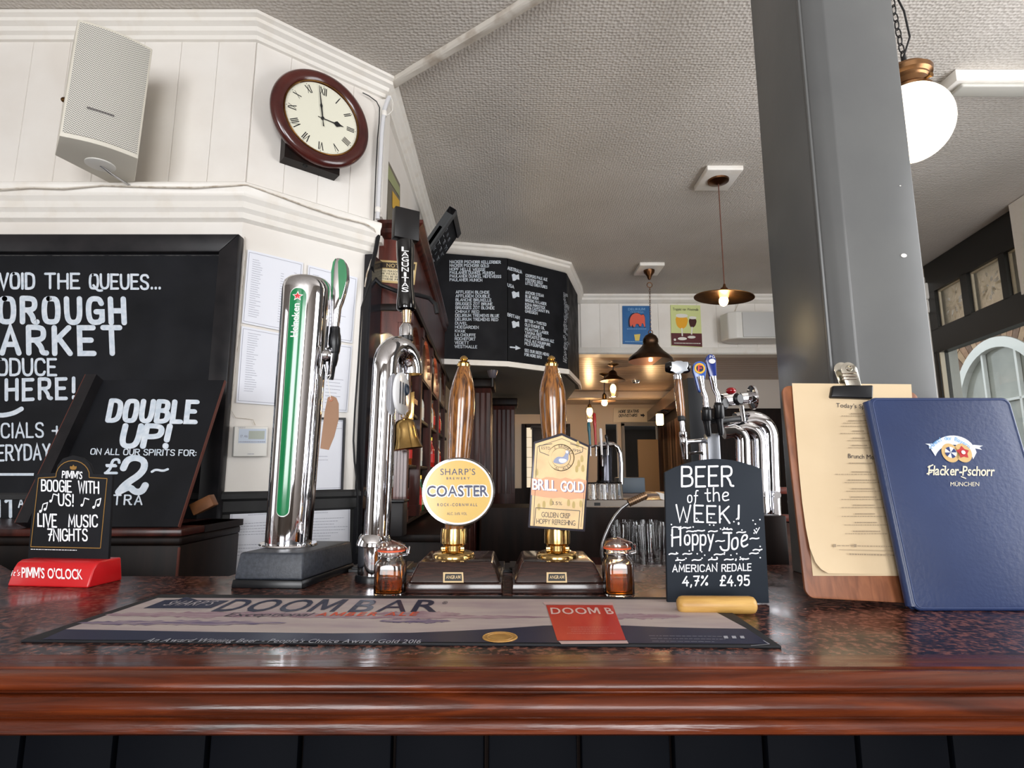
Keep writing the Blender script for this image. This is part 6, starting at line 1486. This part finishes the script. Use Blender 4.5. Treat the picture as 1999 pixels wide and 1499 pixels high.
for v0, tx, u1 in ((513.5, 'HACKER PSCHORR KELLERBIER', 977), (520.5, 'HACKER PSCHORR GOLD', 954), (528, 'HOPF HELLE WEISSE', 947), (534.5, 'PAULANER DUNKEL MUNICH', 965), (541.5, 'PAULANER DUNKEL HEFEWEISS', 978), (548.5, 'PAULANER MUNICH', 941)):
    chalk(m, pa, tx, (878, v0), (u1, v0+1.0), 5.2, 1.15, e=.0015)
for k, (tx, u1) in enumerate((('AFFLIGEM BLONDE', 955), ('AFFLIGEM DOUBLE', 956), ('BLANCHE BRUXELLE', 959), ('BRUGGES ZOT BRUNE', 961), ('BRUGGES ZOT BLONDE', 965), ('CHIMAY RED', 935), ('DELIRIUM TREMENS BLUE', 974), ('DELIRIUM TREMENS RED', 972),
                     ('DUVEL', 912), ('HOEGARDEN', 934), ('KWAK', 908), ('LA CHOUFFE', 928), ('ROCHEFORT', 928), ('VEDETT', 915), ('WESTMALLE', 931))):
    chalk(m, pa, tx, (890-k*.15, 572.5+k*7.6), (u1, 573.3+k*7.6), 5.2, 1.15, e=.0015)
part('lettering', m, CHALK, ta, 'rows of white capitals')
tb_, pb_ = bpanel(1, 0, 'chalkboard of beers by country with small flags on the splayed face of the bulkhead')
m = M(); chalk(m, pb_, 'AUSTRALIA', (991, 526), (1018.5, 534), 6, 1.15); chalk(m, pb_, 'USA', (991, 559), (1003, 563), 6, 1.15); chalk(m, pb_, 'BRITAIN', (991, 617), (1014, 623.5), 6, 1.15)
for v in (534, 568, 626):
    m.poly([pb_.p(*q, .001) for q in [(999, v+2), (1003, v), (1008, v+3), (1013, v+1), (1014, v+12), (1009, v+11), (1005, v+14), (1001, v+14)]])
for grp in ([(540, 'COOPERS PALE ALE', 1068), (548, 'FOSTERS GOLD', 1059), (555, 'LITTLE CREATURES', 1068)], [(573, 'ANCHOR STEAM', 1061), (580.5, 'BLUE MOON', 1051), (588, 'BROOKLYN LAGER', 1066), (596, 'KONA PIPESTICK', 1064), (602.5, 'KONA CASTAWAY IPA', 1072), (609.5, 'OMISSION', 1049)],
            [(628, 'BITTER + TWISTED', 1066), (636, 'OLD ENGINE OIL', 1063), (644, 'MEANTIME LAGER', 1070), (651, 'YAKIMA RED', 1057), (658, 'NEWCASTLE BROWN ALE', 1081), (666, 'PALE ALE FOURPURE', 1074), (673, 'PILS FOURPURE', 1062)], [(686, 'SEE OUR BEER MENU', 1071), (694, 'FOR MORE INFO', 1057)]):
    for v, tx, u1 in grp: chalk(m, pb_, tx, (1026-(v-540)*.012, v), (u1, v+(u1-1026)*.20), 5.2, 1.15)
chalk(m, pb_, '>', (996, 683), (1014, 685), 11, 1.5)
part('lettering', m, CHALK, tb_, 'rows of white capitals, flags and an arrow')
tcc, pcc = bpanel(2, 0, 'steeply receding chalkboard face at the end of the bulkhead')
m = M(); rr = random.Random(13)
for k in range(26):
    v = 575+k*5.2; u0 = 1099+rr.uniform(0, 3); L_ = rr.uniform(4, 10); chalk(m, pcc, ''.join(rr.choice('ABEHKLMNORSTUW') for _ in range(max(2, int(L_/1.6)))), (u0, v), (u0+L_, v+L_*.55), 4.5, 1.2)
part('lettering', m, CHALK, tcc, 'rows of small white lettering')
# ================================================================ HEADER WALL FITTINGS
HP = PY(5.48)
t = thing('tin_sign', 'blue tin sign with a red elephant, partly hidden by the bell-shaped lamp', 'sign', HP.p(1242, 672))
part('plate', M().prism([HP.p(*q, .004) for q in [(1215, 597), (1269, 597), (1272, 673), (1216, 671)]], (0, .012, 0)), mat('sign_blue', (48, 108, 168), .35, c2=(42, 96, 152), scale=6), t)
ele = [(1230, 637), (1229, 624), (1233, 615), (1240, 611), (1248, 612), (1252, 616), (1256, 613), (1259, 619), (1259, 630), (1260, 637), (1258, 639), (1256, 632), (1253, 630), (1252, 637), (1248, 637), (1247, 632), (1241, 632), (1240, 638), (1236, 638), (1235, 632), (1233, 637)]
m = M(); blob(m, HP, [(1242+(u-1243.5)*1.12, 624.5+(v-624.5)*1.12) for u, v in ele], .0048); part('elephant_outline', m, NAVYP, t)
m = M(); blob(m, HP, ele, .0056); part('elephant', m, mat('sign_salmon', (222, 94, 72), .4), t, 'orange-red elephant')
m = M(); ftext(m, HP, 'DELIRIUM', (1226, 606), (1259, 606), 4.5, 1, 0, .005); ftext(m, HP, 'TREMENS', (1230, 611), (1256, 611), 3, 0, 0, .005); textrows(m, HP, (1222, 640), (1264, 640), (1264, 644), (1222, 644), 1, rr, 1.3, (.9, 1), True, .005); textrows(m, HP, (1220, 664), (1268, 665), (1268, 670), (1220, 669), 1, rr, 1.6, (1, 1), False, .005)
part('lettering', m, mat('sign_paleblue', (126, 170, 206), .4), t)
m = M(); m.poly([HP.p(*q, .005) for q in [(1238, 653), (1250, 652), (1248, 665), (1240, 665)]]); part('print', m, mat('sign_yellow', (222, 196, 96), .4), t)
t = thing('tin_sign', 'pale green tin sign showing two glasses of beer', 'sign', HP.p(1340, 677))
part('plate', M().prism([HP.p(*q, .004) for q in [(1309, 595), (1367, 596), (1371, 678), (1311, 675)]], (0, .012, 0)), mat('sign_palegreen', (208, 216, 150), .35), t)
part('print', M().poly([HP.p(*q, .0047) for q in [(1310, 650), (1370, 651), (1371, 677), (1311, 674)]]), mat('sign_maroon', (88, 32, 36), .35), t)
m = M(); blob(m, HP, [(1318, 616), (1344, 618), (1341, 636), (1334, 642), (1326, 641), (1320, 634)], .0054); part('print_glass', m, mat('sign_amber', (232, 168, 40), .35), t, 'goblet of golden beer')
m = M(); blob(m, HP, [(1344, 620), (1361, 622), (1358, 636), (1352, 640), (1346, 637)], .0054); part('print_glass', m, mat('sign_darkbeer', (66, 26, 24), .35), t, 'goblet of dark beer')
m = M()
for a_, b_2, c_2 in (((1331, 640), (1332, 656), 9), ((1351, 638), (1350, 653), 8)):
    linepx(m, HP, [a_, b_2], 2.6, .006); m.lathe(HP.p(b_2[0], b_2[1]+5, .006), [(rpx(c_2, 5.48, 2.2), 0), (rpx(c_2, 5.48, 2.2), .0005)], 20, basis=(Vector((1, 0, 0)), Vector((0, 0, .35)), Vector((0, -1, 0))))
blob(m, HP, [(1319, 612), (1343, 613), (1342, 620), (1320, 620)], .006); blob(m, HP, [(1345, 617), (1360, 618), (1359, 623), (1346, 623)], .006)
part('print_glass', m, mat('sign_white', (226, 224, 216), .4), t, 'white foam and glass feet')
m = M(); ftext(m, HP, 'Trappist van Westmalle', (1313, 606), (1363, 607), 5, 0, 0, .0058, .03); part('lettering', m, INKB, t)
m = M(); textrows(m, HP, (1316, 668), (1368, 669), (1368, 672), (1316, 671), 1, rr, 1.5, (1, 1), False, .0058); m.lathe(HP.p(1317.5, 663, .0058), [(.012, 0), (.012, .0005)], 12, (0, -1, 0)); part('lettering', m, mat('sign_white', (226, 224, 216), .4), t)
# white wall loudspeaker beside it
a = pY(1418, 632, 5.2); b = pY(1530, 632, 5.2); z0, z1 = zY(660, 5.2), zY(607, 5.2)
t = thing('loudspeaker', 'white horizontal loudspeaker on the header wall, partly behind the grey pillar', 'loudspeaker', ((a.x+b.x)/2, 5.2, z0))
sec = [(a.x, 5.36), (a.x+.03, 5.24), (a.x+.10, 5.2), (b.x, 5.2), (b.x+.08, 5.36), (b.x, 5.45), (a.x+.12, 5.45)]
part('cabinet', M().prism([Vector((x, y, z0)) for x, y in sec], (0, 0, z1-z0)), MPLAST, t, bevel=.012, bseg=3)
part('grille', M().box(a.x+.15, b.x-.02, 5.19, 5.21, z0+.01, z1-.012), mat('pale_grille', (190, 190, 188), .5), t, bevel=.004)
part('bracket', M().box(a.x+.25, a.x+.29, 5.4, 5.5, z0+.08, z1-.06), STEEL, t)
part('wire', M().tube([Vector((a.x+.22, 5.45, z1)), Vector((a.x+.2, 5.48, z1+.08)), Vector((a.x+.24, 5.47, z1+.16))], .004, 6), CABLEW, t)
# ================================================================ REAR ROOM LAMPS AND SIGN
def rear_lamp(label, u, v0, v1, Y, kind):
    t = thing('pendant_lamp', label, 'pendant lamp', pY(u, v1, Y), 'small lit pendants in the rear room')
    top_ = Vector((pY(u, v0, Y).x, Y, HZ)); c = pY(u, v1, Y)
    part('ceiling_rose', M().lathe(top_, [(.02, -.03), (.06, -.006), (.06, 0)], 18), BRASSD, t)
    part('flex', M().tube([top_, Vector((c.x, Y, c.z+.1))], .006, 6), INKB, t)
    if kind == 'lantern':
        part('hat', M().lathe(c, [(.135, .10), (.13, .11), (.05, .16), (.04, .20), (.015, .22)], 28), mat('dark_bronze_shade', (72, 54, 42), .4, 1), t, smooth=40)
        part('bulb', M().sphere(c+Vector((0, 0, .02)), .032, 18, 1.5), BULB, t, 'lit bulb'); rr_ = .055
        part('glass_jar', M().lathe(c, [(.052, .10), (.055, .05), (.055, -.04), (.045, -.07), (.01, -.08)], 24), pane_mat('thin_lamp_glass', (250, 244, 232), .12), t)
    elif kind == 'dish':
        part('socket', M().lathe(c, [(.025, .03), (.025, .08), (.01, .1)], 16), BRASSD, t)
        part('shade', M().lathe(c, [(.14, .005), (.13, .012), (.03, .03)], 30, sx=1), mat('dark_dish', (120, 92, 66), .4, .6), t)
        part('bulb', M().sphere(c+Vector((0, 0, -.015)), .036, 18), BULB, t, 'lit bulb')
    else:
        part('socket', M().lathe(c, [(.03, .05), (.03, .09), (.012, .11)], 16), BRASSD, t)
        part('bulb', M().sphere(c, .045, 18, 1.5), BULB, t, 'lit bulb')
        part('glass_jar', M().lathe(c, [(.055, .06), (.06, .02), (.06, -.12), (.05, -.15), (.01, -.16)], 24), pane_mat('thin_lamp_glass', (250, 244, 232), .12), t)
    warm(c-Vector((0, 0, .12)), 9 if kind != 'lantern' else 7, (1, .66, .36), .05)
rear_lamp('lantern-shaped pendant with a conical metal hat and glass jar, rear room', 1197, 712, 762, 6.0, 'lantern')
rear_lamp('bare bulb under a shallow dark dish shade, rear room', 1180, 731, 784, 6.6, 'dish')
rear_lamp('tall glass jar pendant above the far beer taps, lowest in the rear room', 1151, 770, 803, 8.3, 'jar')
q = pY(1260, 755, 6.6)
solo('ceiling_spot', M().lathe((q.x, q.y+.5, HZ-.03), [(.03, 0), (.05, .01), (.055, .03)], 20), CHROME, 'small round chrome spotlight on the planked rear ceiling', 'spotlight')
cL = pY(1288, 818, 7.8)
t = thing('wall_lantern', 'lit glass wall lantern on the brown panelled partition', 'wall lamp', cL-Vector((0, 0, .1)), kind=None)
part('glass', M().lathe(cL, [(.04, -.085), (.05, -.07), (.05, .06), (.04, .075)], 20), mat('lit_lantern_glass', (255, 226, 176), .3, emit=5, ec=(255, 214, 150)), t, smooth=50)
part('cap', M().lathe(cL, [(.06, .07), (.055, .09), (.02, .11)], 20), INKB, t)
part('bracket', M().tube([cL+Vector((0, 0, .1)), cL+Vector((.06, 0, .13)), cL+Vector((.13, 0, .1))], .012, 8), INKB, t)
warm(cL+Vector((-.12, -.05, 0)), 6, (1, .62, .3), .05)
SPp = PY(9.58)
t = thing('wall_sign', 'cream painted sign pointing to more seating, on the far wall', 'sign', SPp.p(1235, 824))
part('board', M().prism([SPp.p(*q, .01) for q in [(1198, 796), (1274, 797), (1274, 824), (1197, 824)]], (0, .025, 0)), mat('cream_sign', (214, 196, 166), .5), t, bevel=.004)
m = M(); chalk(m, SPp, 'MORE SEATING', (1207, 806), (1246, 805), 5, 1.3, .2, e=.012); chalk(m, SPp, 'DOWNSTAIRS', (1208, 814), (1243, 813), 5, 1.3, .2, e=.012)
m.poly([SPp.p(*q, .012) for q in [(1250, 808.5), (1255, 808.5), (1255, 806.5), (1259, 811), (1255, 815), (1255, 812.5), (1251, 812.5)]])
part('lettering', m, INKB, t, 'black brush lettering and arrow')
t = thing('tall_cupboard', 'dark tall cupboard against the cream far wall', 'cupboard', (.5, 9.3, 0))
part('carcass', M().box(.33, .70, 9.2, 9.55, 0, 2.03), mat('charcoal_cupboard', (44, 42, 44), .5), t, bevel=.005)
part('cornice', M().box(.31, .72, 9.18, 9.55, 2.03, 2.07), mat('charcoal_cupboard', (44, 42, 44), .5), t, bevel=.005)
part('door', M().box(.35, .68, 9.185, 9.2, 1.0, 1.98), mat('charcoal_door', (52, 50, 50), .45), t, bevel=.004)
struct('trim_18', M().box(-1.5, .34, 9.54, 9.6, 0, 1.06).box(.70, 1.82, 9.54, 9.6, 0, 1.06), DKWOOD)
for i in range(5): part('board', M().box(-.42+i*.15, -.42+i*.15+.144, 9.585, 9.6, 1.07, 2.12), TRIMW, bpy.data.objects['wall_far'], bevel=.004) if False else None
# ================================================================ FAR COUNTER
YF = 3.8
t = thing('far_counter', 'far side of the bar with a stainless steel front band and dark top', 'bar counter', (.6, YF, 0))
part('worktop', M().box(.20, 1.5, YF-.0, YF+.6, 1.105, 1.13), mat('dark_worktop', (50, 36, 30), .25, c2=(74, 54, 44), scale=30), t, bevel=.004)
xs = pY(1143, 1000, YF).x
part('steel_band', M().box(xs-.1, 1.5, YF-.008, YF, 1.04, 1.128), mat('dull_steel', (120, 112, 104), .35, .7), t, 'stainless steel band')
part('dark_rail', M().box(xs-.1, 1.5, YF-.004, YF+.05, .96, 1.04), INKB, t)
part('lower_panel', M().box(xs-.1, 1.5, YF, YF+.05, .3, .96), mat('brownish_steel', (98, 84, 74), .45, .3), t)
part('dark_end', M().box(-.2, xs-.1, YF-.01, YF+.5, 0, 1.08), DKWOOD, t)
m = M(); o = PY(YF-.009)
m.poly([o.p(*q) for q in [(1160, 981), (1172, 981), (1172, 987), (1160, 987)]]); part('socket_plate', m, INKB, t)
# tumblers on the far counter
TG = mat('tumbler_glass', (255, 255, 255), .03, trans=1, ior=1.35)
gt0 = None; rr = random.Random(3)
for i, (u, vb) in enumerate(((1153, 978), (1175, 978), (1197, 978), (1164, 970), (1186, 970), (1207, 970))):
    yy = YF+.05+(979-vb)*.0105; c = Vector((pY(u, vb, yy).x, yy, 1.131))
    if gt0 is None:
        gt0 = thing('tumbler', 'upturned tumbler on the far counter, first beside the gold badge', 'glass', c, 'upturned tumblers on the far counter')
        part('glass', M().lathe(c, [(.036, 0), (.0345, 0), (.029, .10), (.024, .104), (.001, .104), (.001, .112), (.026, .112), (.032, .104)], 20), TG, gt0, smooth=40)
    else: dup(gt0, c, 'upturned tumbler on the far counter, %s along from the gold badge' % ('', 'second in front,', 'third in front,', 'first of the rear row,', 'second of the rear row,', 'third of the rear row,')[i])
# far tap tower
Yt = 4.17
t = thing('tap_tower', 'chrome arched tap tower with coloured handles on the far counter', 'beer tap', (pY(1185, 940, Yt).x, Yt, 1.13))
part('barrel', lax(M(), (1181, 944), (1181, 872), Yt, [(960, 17), (940, 17), (938, 15), (878, 15), (872, 13)], 28), mat('dark_chrome', (70, 70, 76), .12, 1), t, smooth=40)
part('swan_neck', M().tube([pY(u, v, Yt-.03) for u, v in [(1168, 868), (1182, 866), (1196, 867), (1206, 873), (1211, 885), (1213, 905), (1213, 945)]], .017, 14), CHROME, t, smooth=60)
part('crossbar', M().tube([pY(u, v, Yt-.09) for u, v in [(1150, 872), (1200, 868)]], .009, 10), CHROME, t)
for u, v0, v1, c, nm in ((1149, 868, 824, (42, 96, 112), 'teal handle'), (1160, 868, 806, (164, 36, 34), 'red handle'), (1172, 888, 836, (214, 214, 216), 'white handle'), (1183, 866, 848, (30, 30, 32), 'short black handle')):
    part('tap_handle', lax(M(), (u+3, v0), (u, v1), Yt-.11, [(v0, 2.2), ((v0+v1)/2, 2.6), (v0*.35+v1*.65, 3.4), (v1+2, 3.0), (v1, 1.6)], 14), mat('handle_'+nm.split()[0], c, .25), t, nm)
    part('spout', lax(M(), (u+4, v0+22), (u+3, v0), Yt-.11, [(v0+22, 1.6), (v0+4, 2.2), (v0, 3)], 12), CHROME, t)
# pale blue box
q0 = pY(1208, 955, 4.6); q1 = pY(1259, 932, 4.6)
solo('crate', M().box(q0.x, q1.x, 4.6, 4.8, q0.z-.03, q1.z), mat('blue_grey_plastic', (78, 90, 102), .5), 'blue-grey plastic crate behind the far counter taps', 'crate', bevel=.008)
t = thing('crate_stand', 'dark trolley carrying the blue-grey crate behind the far counter', 'trolley', ((q0.x+q1.x)/2, 4.7, 0))
part('top', M().box(q0.x-.3, q1.x+.3, 4.5, 5.0, q0.z-.06, q0.z-.03), mat('brown_worktop', (84, 60, 44), .35), t); part('body', M().box(q0.x-.28, q1.x+.28, 4.53, 4.98, 0, q0.z-.06), DKWOOD, t)
# ================================================================ NEAR WING OF THE BAR BEHIND THE BOARD AND PILLAR
t = thing('side_counter', 'dark side wing of the bar running back behind the grey pillar', 'bar counter', (.85, 2.4, 0))
part('worktop', M().box(.60, 1.25, 1.42, 3.75, 1.05, 1.08), MAHOG, t, bevel=.004)
part('body', M().box(.64, 1.22, 1.45, 3.72, 0, 1.05), DKWOOD, t)
part('shelf_edge', M().box(.60, .66, 1.40, 1.46, 1.08, 1.20), DKWOOD, t, bevel=.004)
part('shelf_edge', M().box(.62, 1.1, 1.72, 1.75, 1.24, 1.26), MAHOGR, t, bevel=.003)
part('shelf_edge', M().box(.62, 1.1, 1.72, 1.75, 1.16, 1.18), MAHOGR, t, bevel=.003)
# triple chrome font
t = thing('triple_font', 'group of fat chrome swan-neck fonts behind the beer of the week board', 'beer tap', (.72, 1.7, 1.08))
for u0, u1, vt, vb, Yq, r in ((1436, 1500, 822, 1096, 1.62, .027), (1424, 1480, 836, 1000, 1.58, .020), (1412, 1450, 842, 1000, 1.52, .018)):
    pts = [pY(u0, vt+2, Yq), pY((u0+u1)/2, vt-2, Yq)]; 
    for k in range(1, 9):
        a = math.pi/2*k/8; R_ = (u1-u0)*.42; pts.append(pY(u1-R_+R_*math.sin(a), vt+R_*1.25*(1-math.cos(a)), Yq))
    pts += [pY(u1+(vb-vt-60)*.03, vb-30, Yq), pY(u1+(vb-vt)*.035, vb, Yq)]
    pts[-1].z = max(1.084, pts[-1].z) if vb > 1050 else pts[-1].z
    part('swan_neck', M().tube(pts, r, 28), CHROME, t, smooth=60)
part('crossbar', M().tube([pY(1386, 822, 1.5), pY(1456, 816, 1.56)], .0085, 12), INKB, t)
part('flat_post', M().box(pY(1382, 870, 1.5).x, pY(1406, 870, 1.5).x, 1.5, 1.53, 1.09, pY(1390, 846, 1.5).z), mat('satin_post', (172, 176, 184), .3, .7), t, 'flat silver post', bevel=.002)
part('cylinder', M().tube([pY(1408, 782, 1.55), pY(1466, 776, 1.58)], .017, 24).lathe(pY(1464, 776, 1.58), [(.018, 0), (.034, .004), (.034, .010), (.02, .014)], 28, (1, 0, .05)), CHROME, t, 'horizontal chrome cylinder with a flange', smooth=40)
part('knob', M().sphere(pY(1427, 763, 1.52), .0135, 18, .75), mat('ruby_knob', (150, 16, 24), .15, coat=.6), t, 'red knob')
for u, v in ((1441, 779), (1412, 787)): part('knob', M().lathe(pY(u, v, 1.50), [(.014, -.006), (.017, -.002), (.017, .004), (.012, .008)], 20, (.5, -1, 0)), BLKPL, t, 'black knob')
part('lever', M().tube([pY(1447, 792, 1.5), pY(1451, 822, 1.5)], .006, 10), CHROME, t)
part('badge_clip', M().lathe(pY(1515, 966, 1.55), [(.010, 0), (.010, .008)], 16, (0, -1, 0)).box(pY(1507, 985, 1.55).x, pY(1516, 985, 1.55).x, 1.54, 1.55, pY(1510, 1012, 1.55).z, pY(1510, 970, 1.55).z), CHROME, t)
def lager_tap(label, uc, v_sp, v_c0, v_c1, uh, v_h, headfn, Y):
    tt = thing('lager_tap', label, 'beer tap', pY(uc, v_sp, Y), 'blue-topped lager taps')
    part('spout', lax(M(), (uc+4, v_sp), (uc, v_c0), Y, [(v_sp, 4.5), (v_sp-5, 6), (v_c0+8, 6.5), (v_c0, 8)], 18), BLKPL, tt)
    part('tap_collar', lax(M(), (uc, v_c0), (uc-1, v_c1), Y, [(v_c0, 8), (v_c0-3, 10), (v_c1+6, 10), (v_c1+4, 8.5), (v_c1, 8)], 20), BLKPL, tt, 'black ribbed collar')
    part('tap_handle', M().tube([pY(uc-1, v_c1+2, Y), pY(uc-3, (v_c1+v_h)/2+10, Y), pY(uh+4, v_h+24, Y), pY(uh, v_h, Y)], [rpx(5.6, Y, 1.4), rpx(5.2, Y, 1.45), rpx(5.4, Y, 1.5), rpx(7.5, Y, 1.6)], 18), CHROME, tt, 'chrome stem', smooth=60)
    headfn(tt)
def head1(tt):
    c = pY(1366, 722, 1.5); part('handle_head', M().prism([pY(u, v, 1.49) for u, v in chaikin([(1366, 704), (1355, 708), (1352, 720), (1357, 735), (1361, 752), (1366, 768), (1373, 760), (1376, 742), (1380, 720), (1377, 708)], True, 2)], (0, .014, 0)), mat('lager_blue', (62, 98, 176), .25, coat=.5), tt, 'blue paddle head', bevel=.003)
    p = PY(1.4885); c = p.p(1366, 719); part('medallion', M().lathe(c, [(rpx(10.5, 1.49, 1.6), 0), (rpx(10.5, 1.49, 1.6), .001)], 28, (0, -1, 0)), mat('medallion_gold', (226, 178, 58), .3), tt, 'gold medallion')
    part('medallion_field', M().lathe(c, [(rpx(7, 1.49, 1.6), 0), (rpx(7, 1.49, 1.6), .0016)], 24, (0, -1, 0)), NAVYP, tt)
    m = M(); ftext(m, p, 'F', (1362, 725), (1370, 725), 12, 1, 0, .0022); part('lettering', m, mat('medallion_red', (214, 74, 60), .3), tt)
def head2(tt):
    part('handle_head', M().prism([pY(u, v, 1.49) for u, v in chaikin([(1389, 690), (1380, 694), (1378, 704), (1383, 722), (1390, 745), (1397, 758), (1400, 742), (1398, 716), (1398, 698)], True, 2)], (0, .014, 0)), mat('lager_navy', (40, 58, 132), .25, coat=.5), tt, 'navy paddle head', bevel=.003)
    p = PY(1.4885); m = M(); m.lathe(p.p(1390, 705, .0005), [(rpx(6.5, 1.49, 1.6), 0), (rpx(6.5, 1.49, 1.6), .001)], 20, (0, -1, 0), 1, .75); ftext(m, p, 'FG', (1385, 699), (1395, 699), 5, 1, 0, .0015)
    part('lettering', m, mat('white_handle_print', (226, 226, 226), .4), tt)
lager_tap('lager tap with a gold medallion on a blue paddle handle', 1380, 852, 822, 795, 1367, 735, head1, 1.49)
lager_tap('lager tap with a taller navy paddle handle and white oval', 1404, 850, 818, 786, 1391, 735, head2, 1.49)
# hammer tap
Yk = 1.50
t = thing('hammer_tap', 'beer tap whose wooden shaft carries a black and silver hammer head', 'beer tap', pY(1338, 895, Yk))
part('shaft', lax(M(), (1331, 817), (1323, 735), Yk, [(817, 7), (800, 8), (770, 8.5), (745, 8), (733, 7)], 22), OAK, t, 'wooden hammer shaft', smooth=60)
part('hammer_head', M().tube([pY(1300, 717, Yk+.005), pY(1308, 717, Yk), pY(1340, 717, Yk), pY(1345, 717, Yk)], [rpx(9, Yk, 1.6), rpx(12, Yk, 1.6), rpx(12, Yk, 1.6), rpx(10, Yk, 1.6)], 22), BLKGL, t, smooth=40)
part('plaque', M().prism([pY(u, v, Yk-.018) for u, v in [(1311, 706), (1316, 706), (1320, 704), (1330, 704), (1334, 706), (1343, 706), (1344, 714), (1341, 719), (1344, 723), (1335, 725), (1331, 729), (1319, 729), (1314, 725), (1309, 724), (1312, 716)]], (0, .006, 0)), mat('silver_plaque', (206, 210, 216), .3, .7), t, 'silver badge plaque', bevel=.001)
part('ferrule', lax(M(), (1323, 740), (1322, 730), Yk, [(741, 8), (738, 8.5), (731, 8)], 20), CHROME, t)
part('ferrule', lax(M(), (1331, 821), (1330, 812), Yk, [(822, 6), (820, 7.5), (812, 7.5)], 20), INKB, t)
part('tap_body', lax(M(), (1338, 896), (1331, 820), Yk, [(896, 5), (870, 6.5), (866, 8), (856, 8), (854, 7), (850, 8), (844, 8), (842, 5), (822, 5)], 22), CHROME, t, smooth=35)
part('side_pipe', M().tube([pY(1340, 862, Yk), pY(1375, 860, Yk+.02)], .006, 12).tube([pY(1346, 884, Yk), pY(1372, 884, Yk)], .004, 10), CHROME, t)
part('pedestal', M().tube([pY(1372, 856, Yk+.04), pY(1374, 900, Yk+.04), Vector((pY(1374, 900, Yk+.04).x, Yk+.04, 1.056))], .012, 14), CHROME, t)
q0, q1 = pY(1347, 850, 1.72), pY(1366, 737, 1.72)
t = thing('slim_tower', 'slim matt black upright case standing behind the lager taps', 'case', (q0.x+.02, 1.75, 1.08))
part('case', M().box(q0.x, q1.x+.01, 1.72, 1.80, 1.081, q1.z), mat('matt_charcoal', (34, 36, 40), .5), t, bevel=.004)
part('foot', M().box(q0.x-.01, q1.x+.02, 1.70, 1.82, 1.08, 1.095), INKB, t)
# ---------------------------------------------------------------- under-counter clutter: hose and glasses
Yq = 1.42
t = thing('hose_gun', 'braided steel hose curving up to a ribbed bar gun behind the honey jar', 'hose', pY(1176, 1090, Yq))
part('hose', M().tube([pY(u, v, Yq) for u, v in [(1178, 1100), (1174, 1082), (1176, 1062), (1182, 1044), (1191, 1024), (1202, 1006), (1214, 992), (1226, 983)]], .0042, 10), STEEL, t, smooth=60)
g = M(); a = pY(1227, 982, Yq); b = pY(1262, 966, Yq)
for k in range(9):
    p = a.lerp(b, k/9); q = a.lerp(b, (k+.6)/9); g.tube([p, q], .0095, 12)
g.tube([a, b], .0075, 12)
part('gun', g, mat('dull_bronze', (150, 122, 96), .35, .8), t)
t = thing('glass_shelf', 'dark wooden shelf under the bar holding loose glasses behind the honey jar', 'shelf', (.33, 1.5, 1.0))
part('shelf', M().box(.12, .56, 1.38, 1.75, 1.035, 1.055), MAHOG, t, bevel=.004); part('back', M().box(.12, .50, 1.75, 1.77, .8, 1.20), DKWOOD, t)
part('support', M().box(.15, .55, 1.4, 1.74, 0, 1.035), DKWOOD, t)
gt1 = None
for i, (u, yy, k) in enumerate(((1217, 1.46, 1), (1271, 1.46, 1), (1244, 1.54, 1), (1296, 1.54, 1), (1222, 1.62, 1), (1274, 1.62, 1))):
    c = Vector((pY(u, 1090, yy).x, yy, 1.0565))
    if gt1 is None:
        gt1 = thing('pint_glass', 'loose pint glass under the bar, standing nearest the honey jar', 'glass', c, 'loose glasses on the shelf under the bar')
        part('glass', M().lathe(c, [(.024, 0), (.027, .02), (.030, .07), (.033, .115), (.0315, .115), (.0285, .07), (.0255, .02), (.022, .008), (.001, .008), (.001, 0)], 20), TG, gt1, smooth=40)
    else: dup(gt1, c, 'loose pint glass under the bar, %s glass counted from the honey jar' % ('', 'second front', 'first middle-row', 'second middle-row', 'first rear', 'second rear')[i])
q = pY(1284, 966, 1.5)
solo('paper_scrap', M().prism([pY(u, v, 1.6) for u, v in [(1279, 960), (1290, 962), (1297, 964), (1297, 976), (1290, 974), (1287, 965)]], (0, .004, 0)), mat('white_card', (240, 236, 230), .5), 'small white slip catching light beside the beer of the week board', 'paper')
t = thing('drip_tray', 'black slatted drip tray between the swan-neck tap and the hand pump', 'drip tray', (-.25, 1.2, BT))
part('tray', M().box(-.335, .02, 1.21, 1.30, BT+.0005, BT+.006), BLKPL, t)
for i in range(14): part('slat', M().box(-.33+i*.025, -.33+i*.025+.014, 1.212, 1.298, BT+.006, BT+.010), BLKPL, t, bevel=.001, bseg=1)
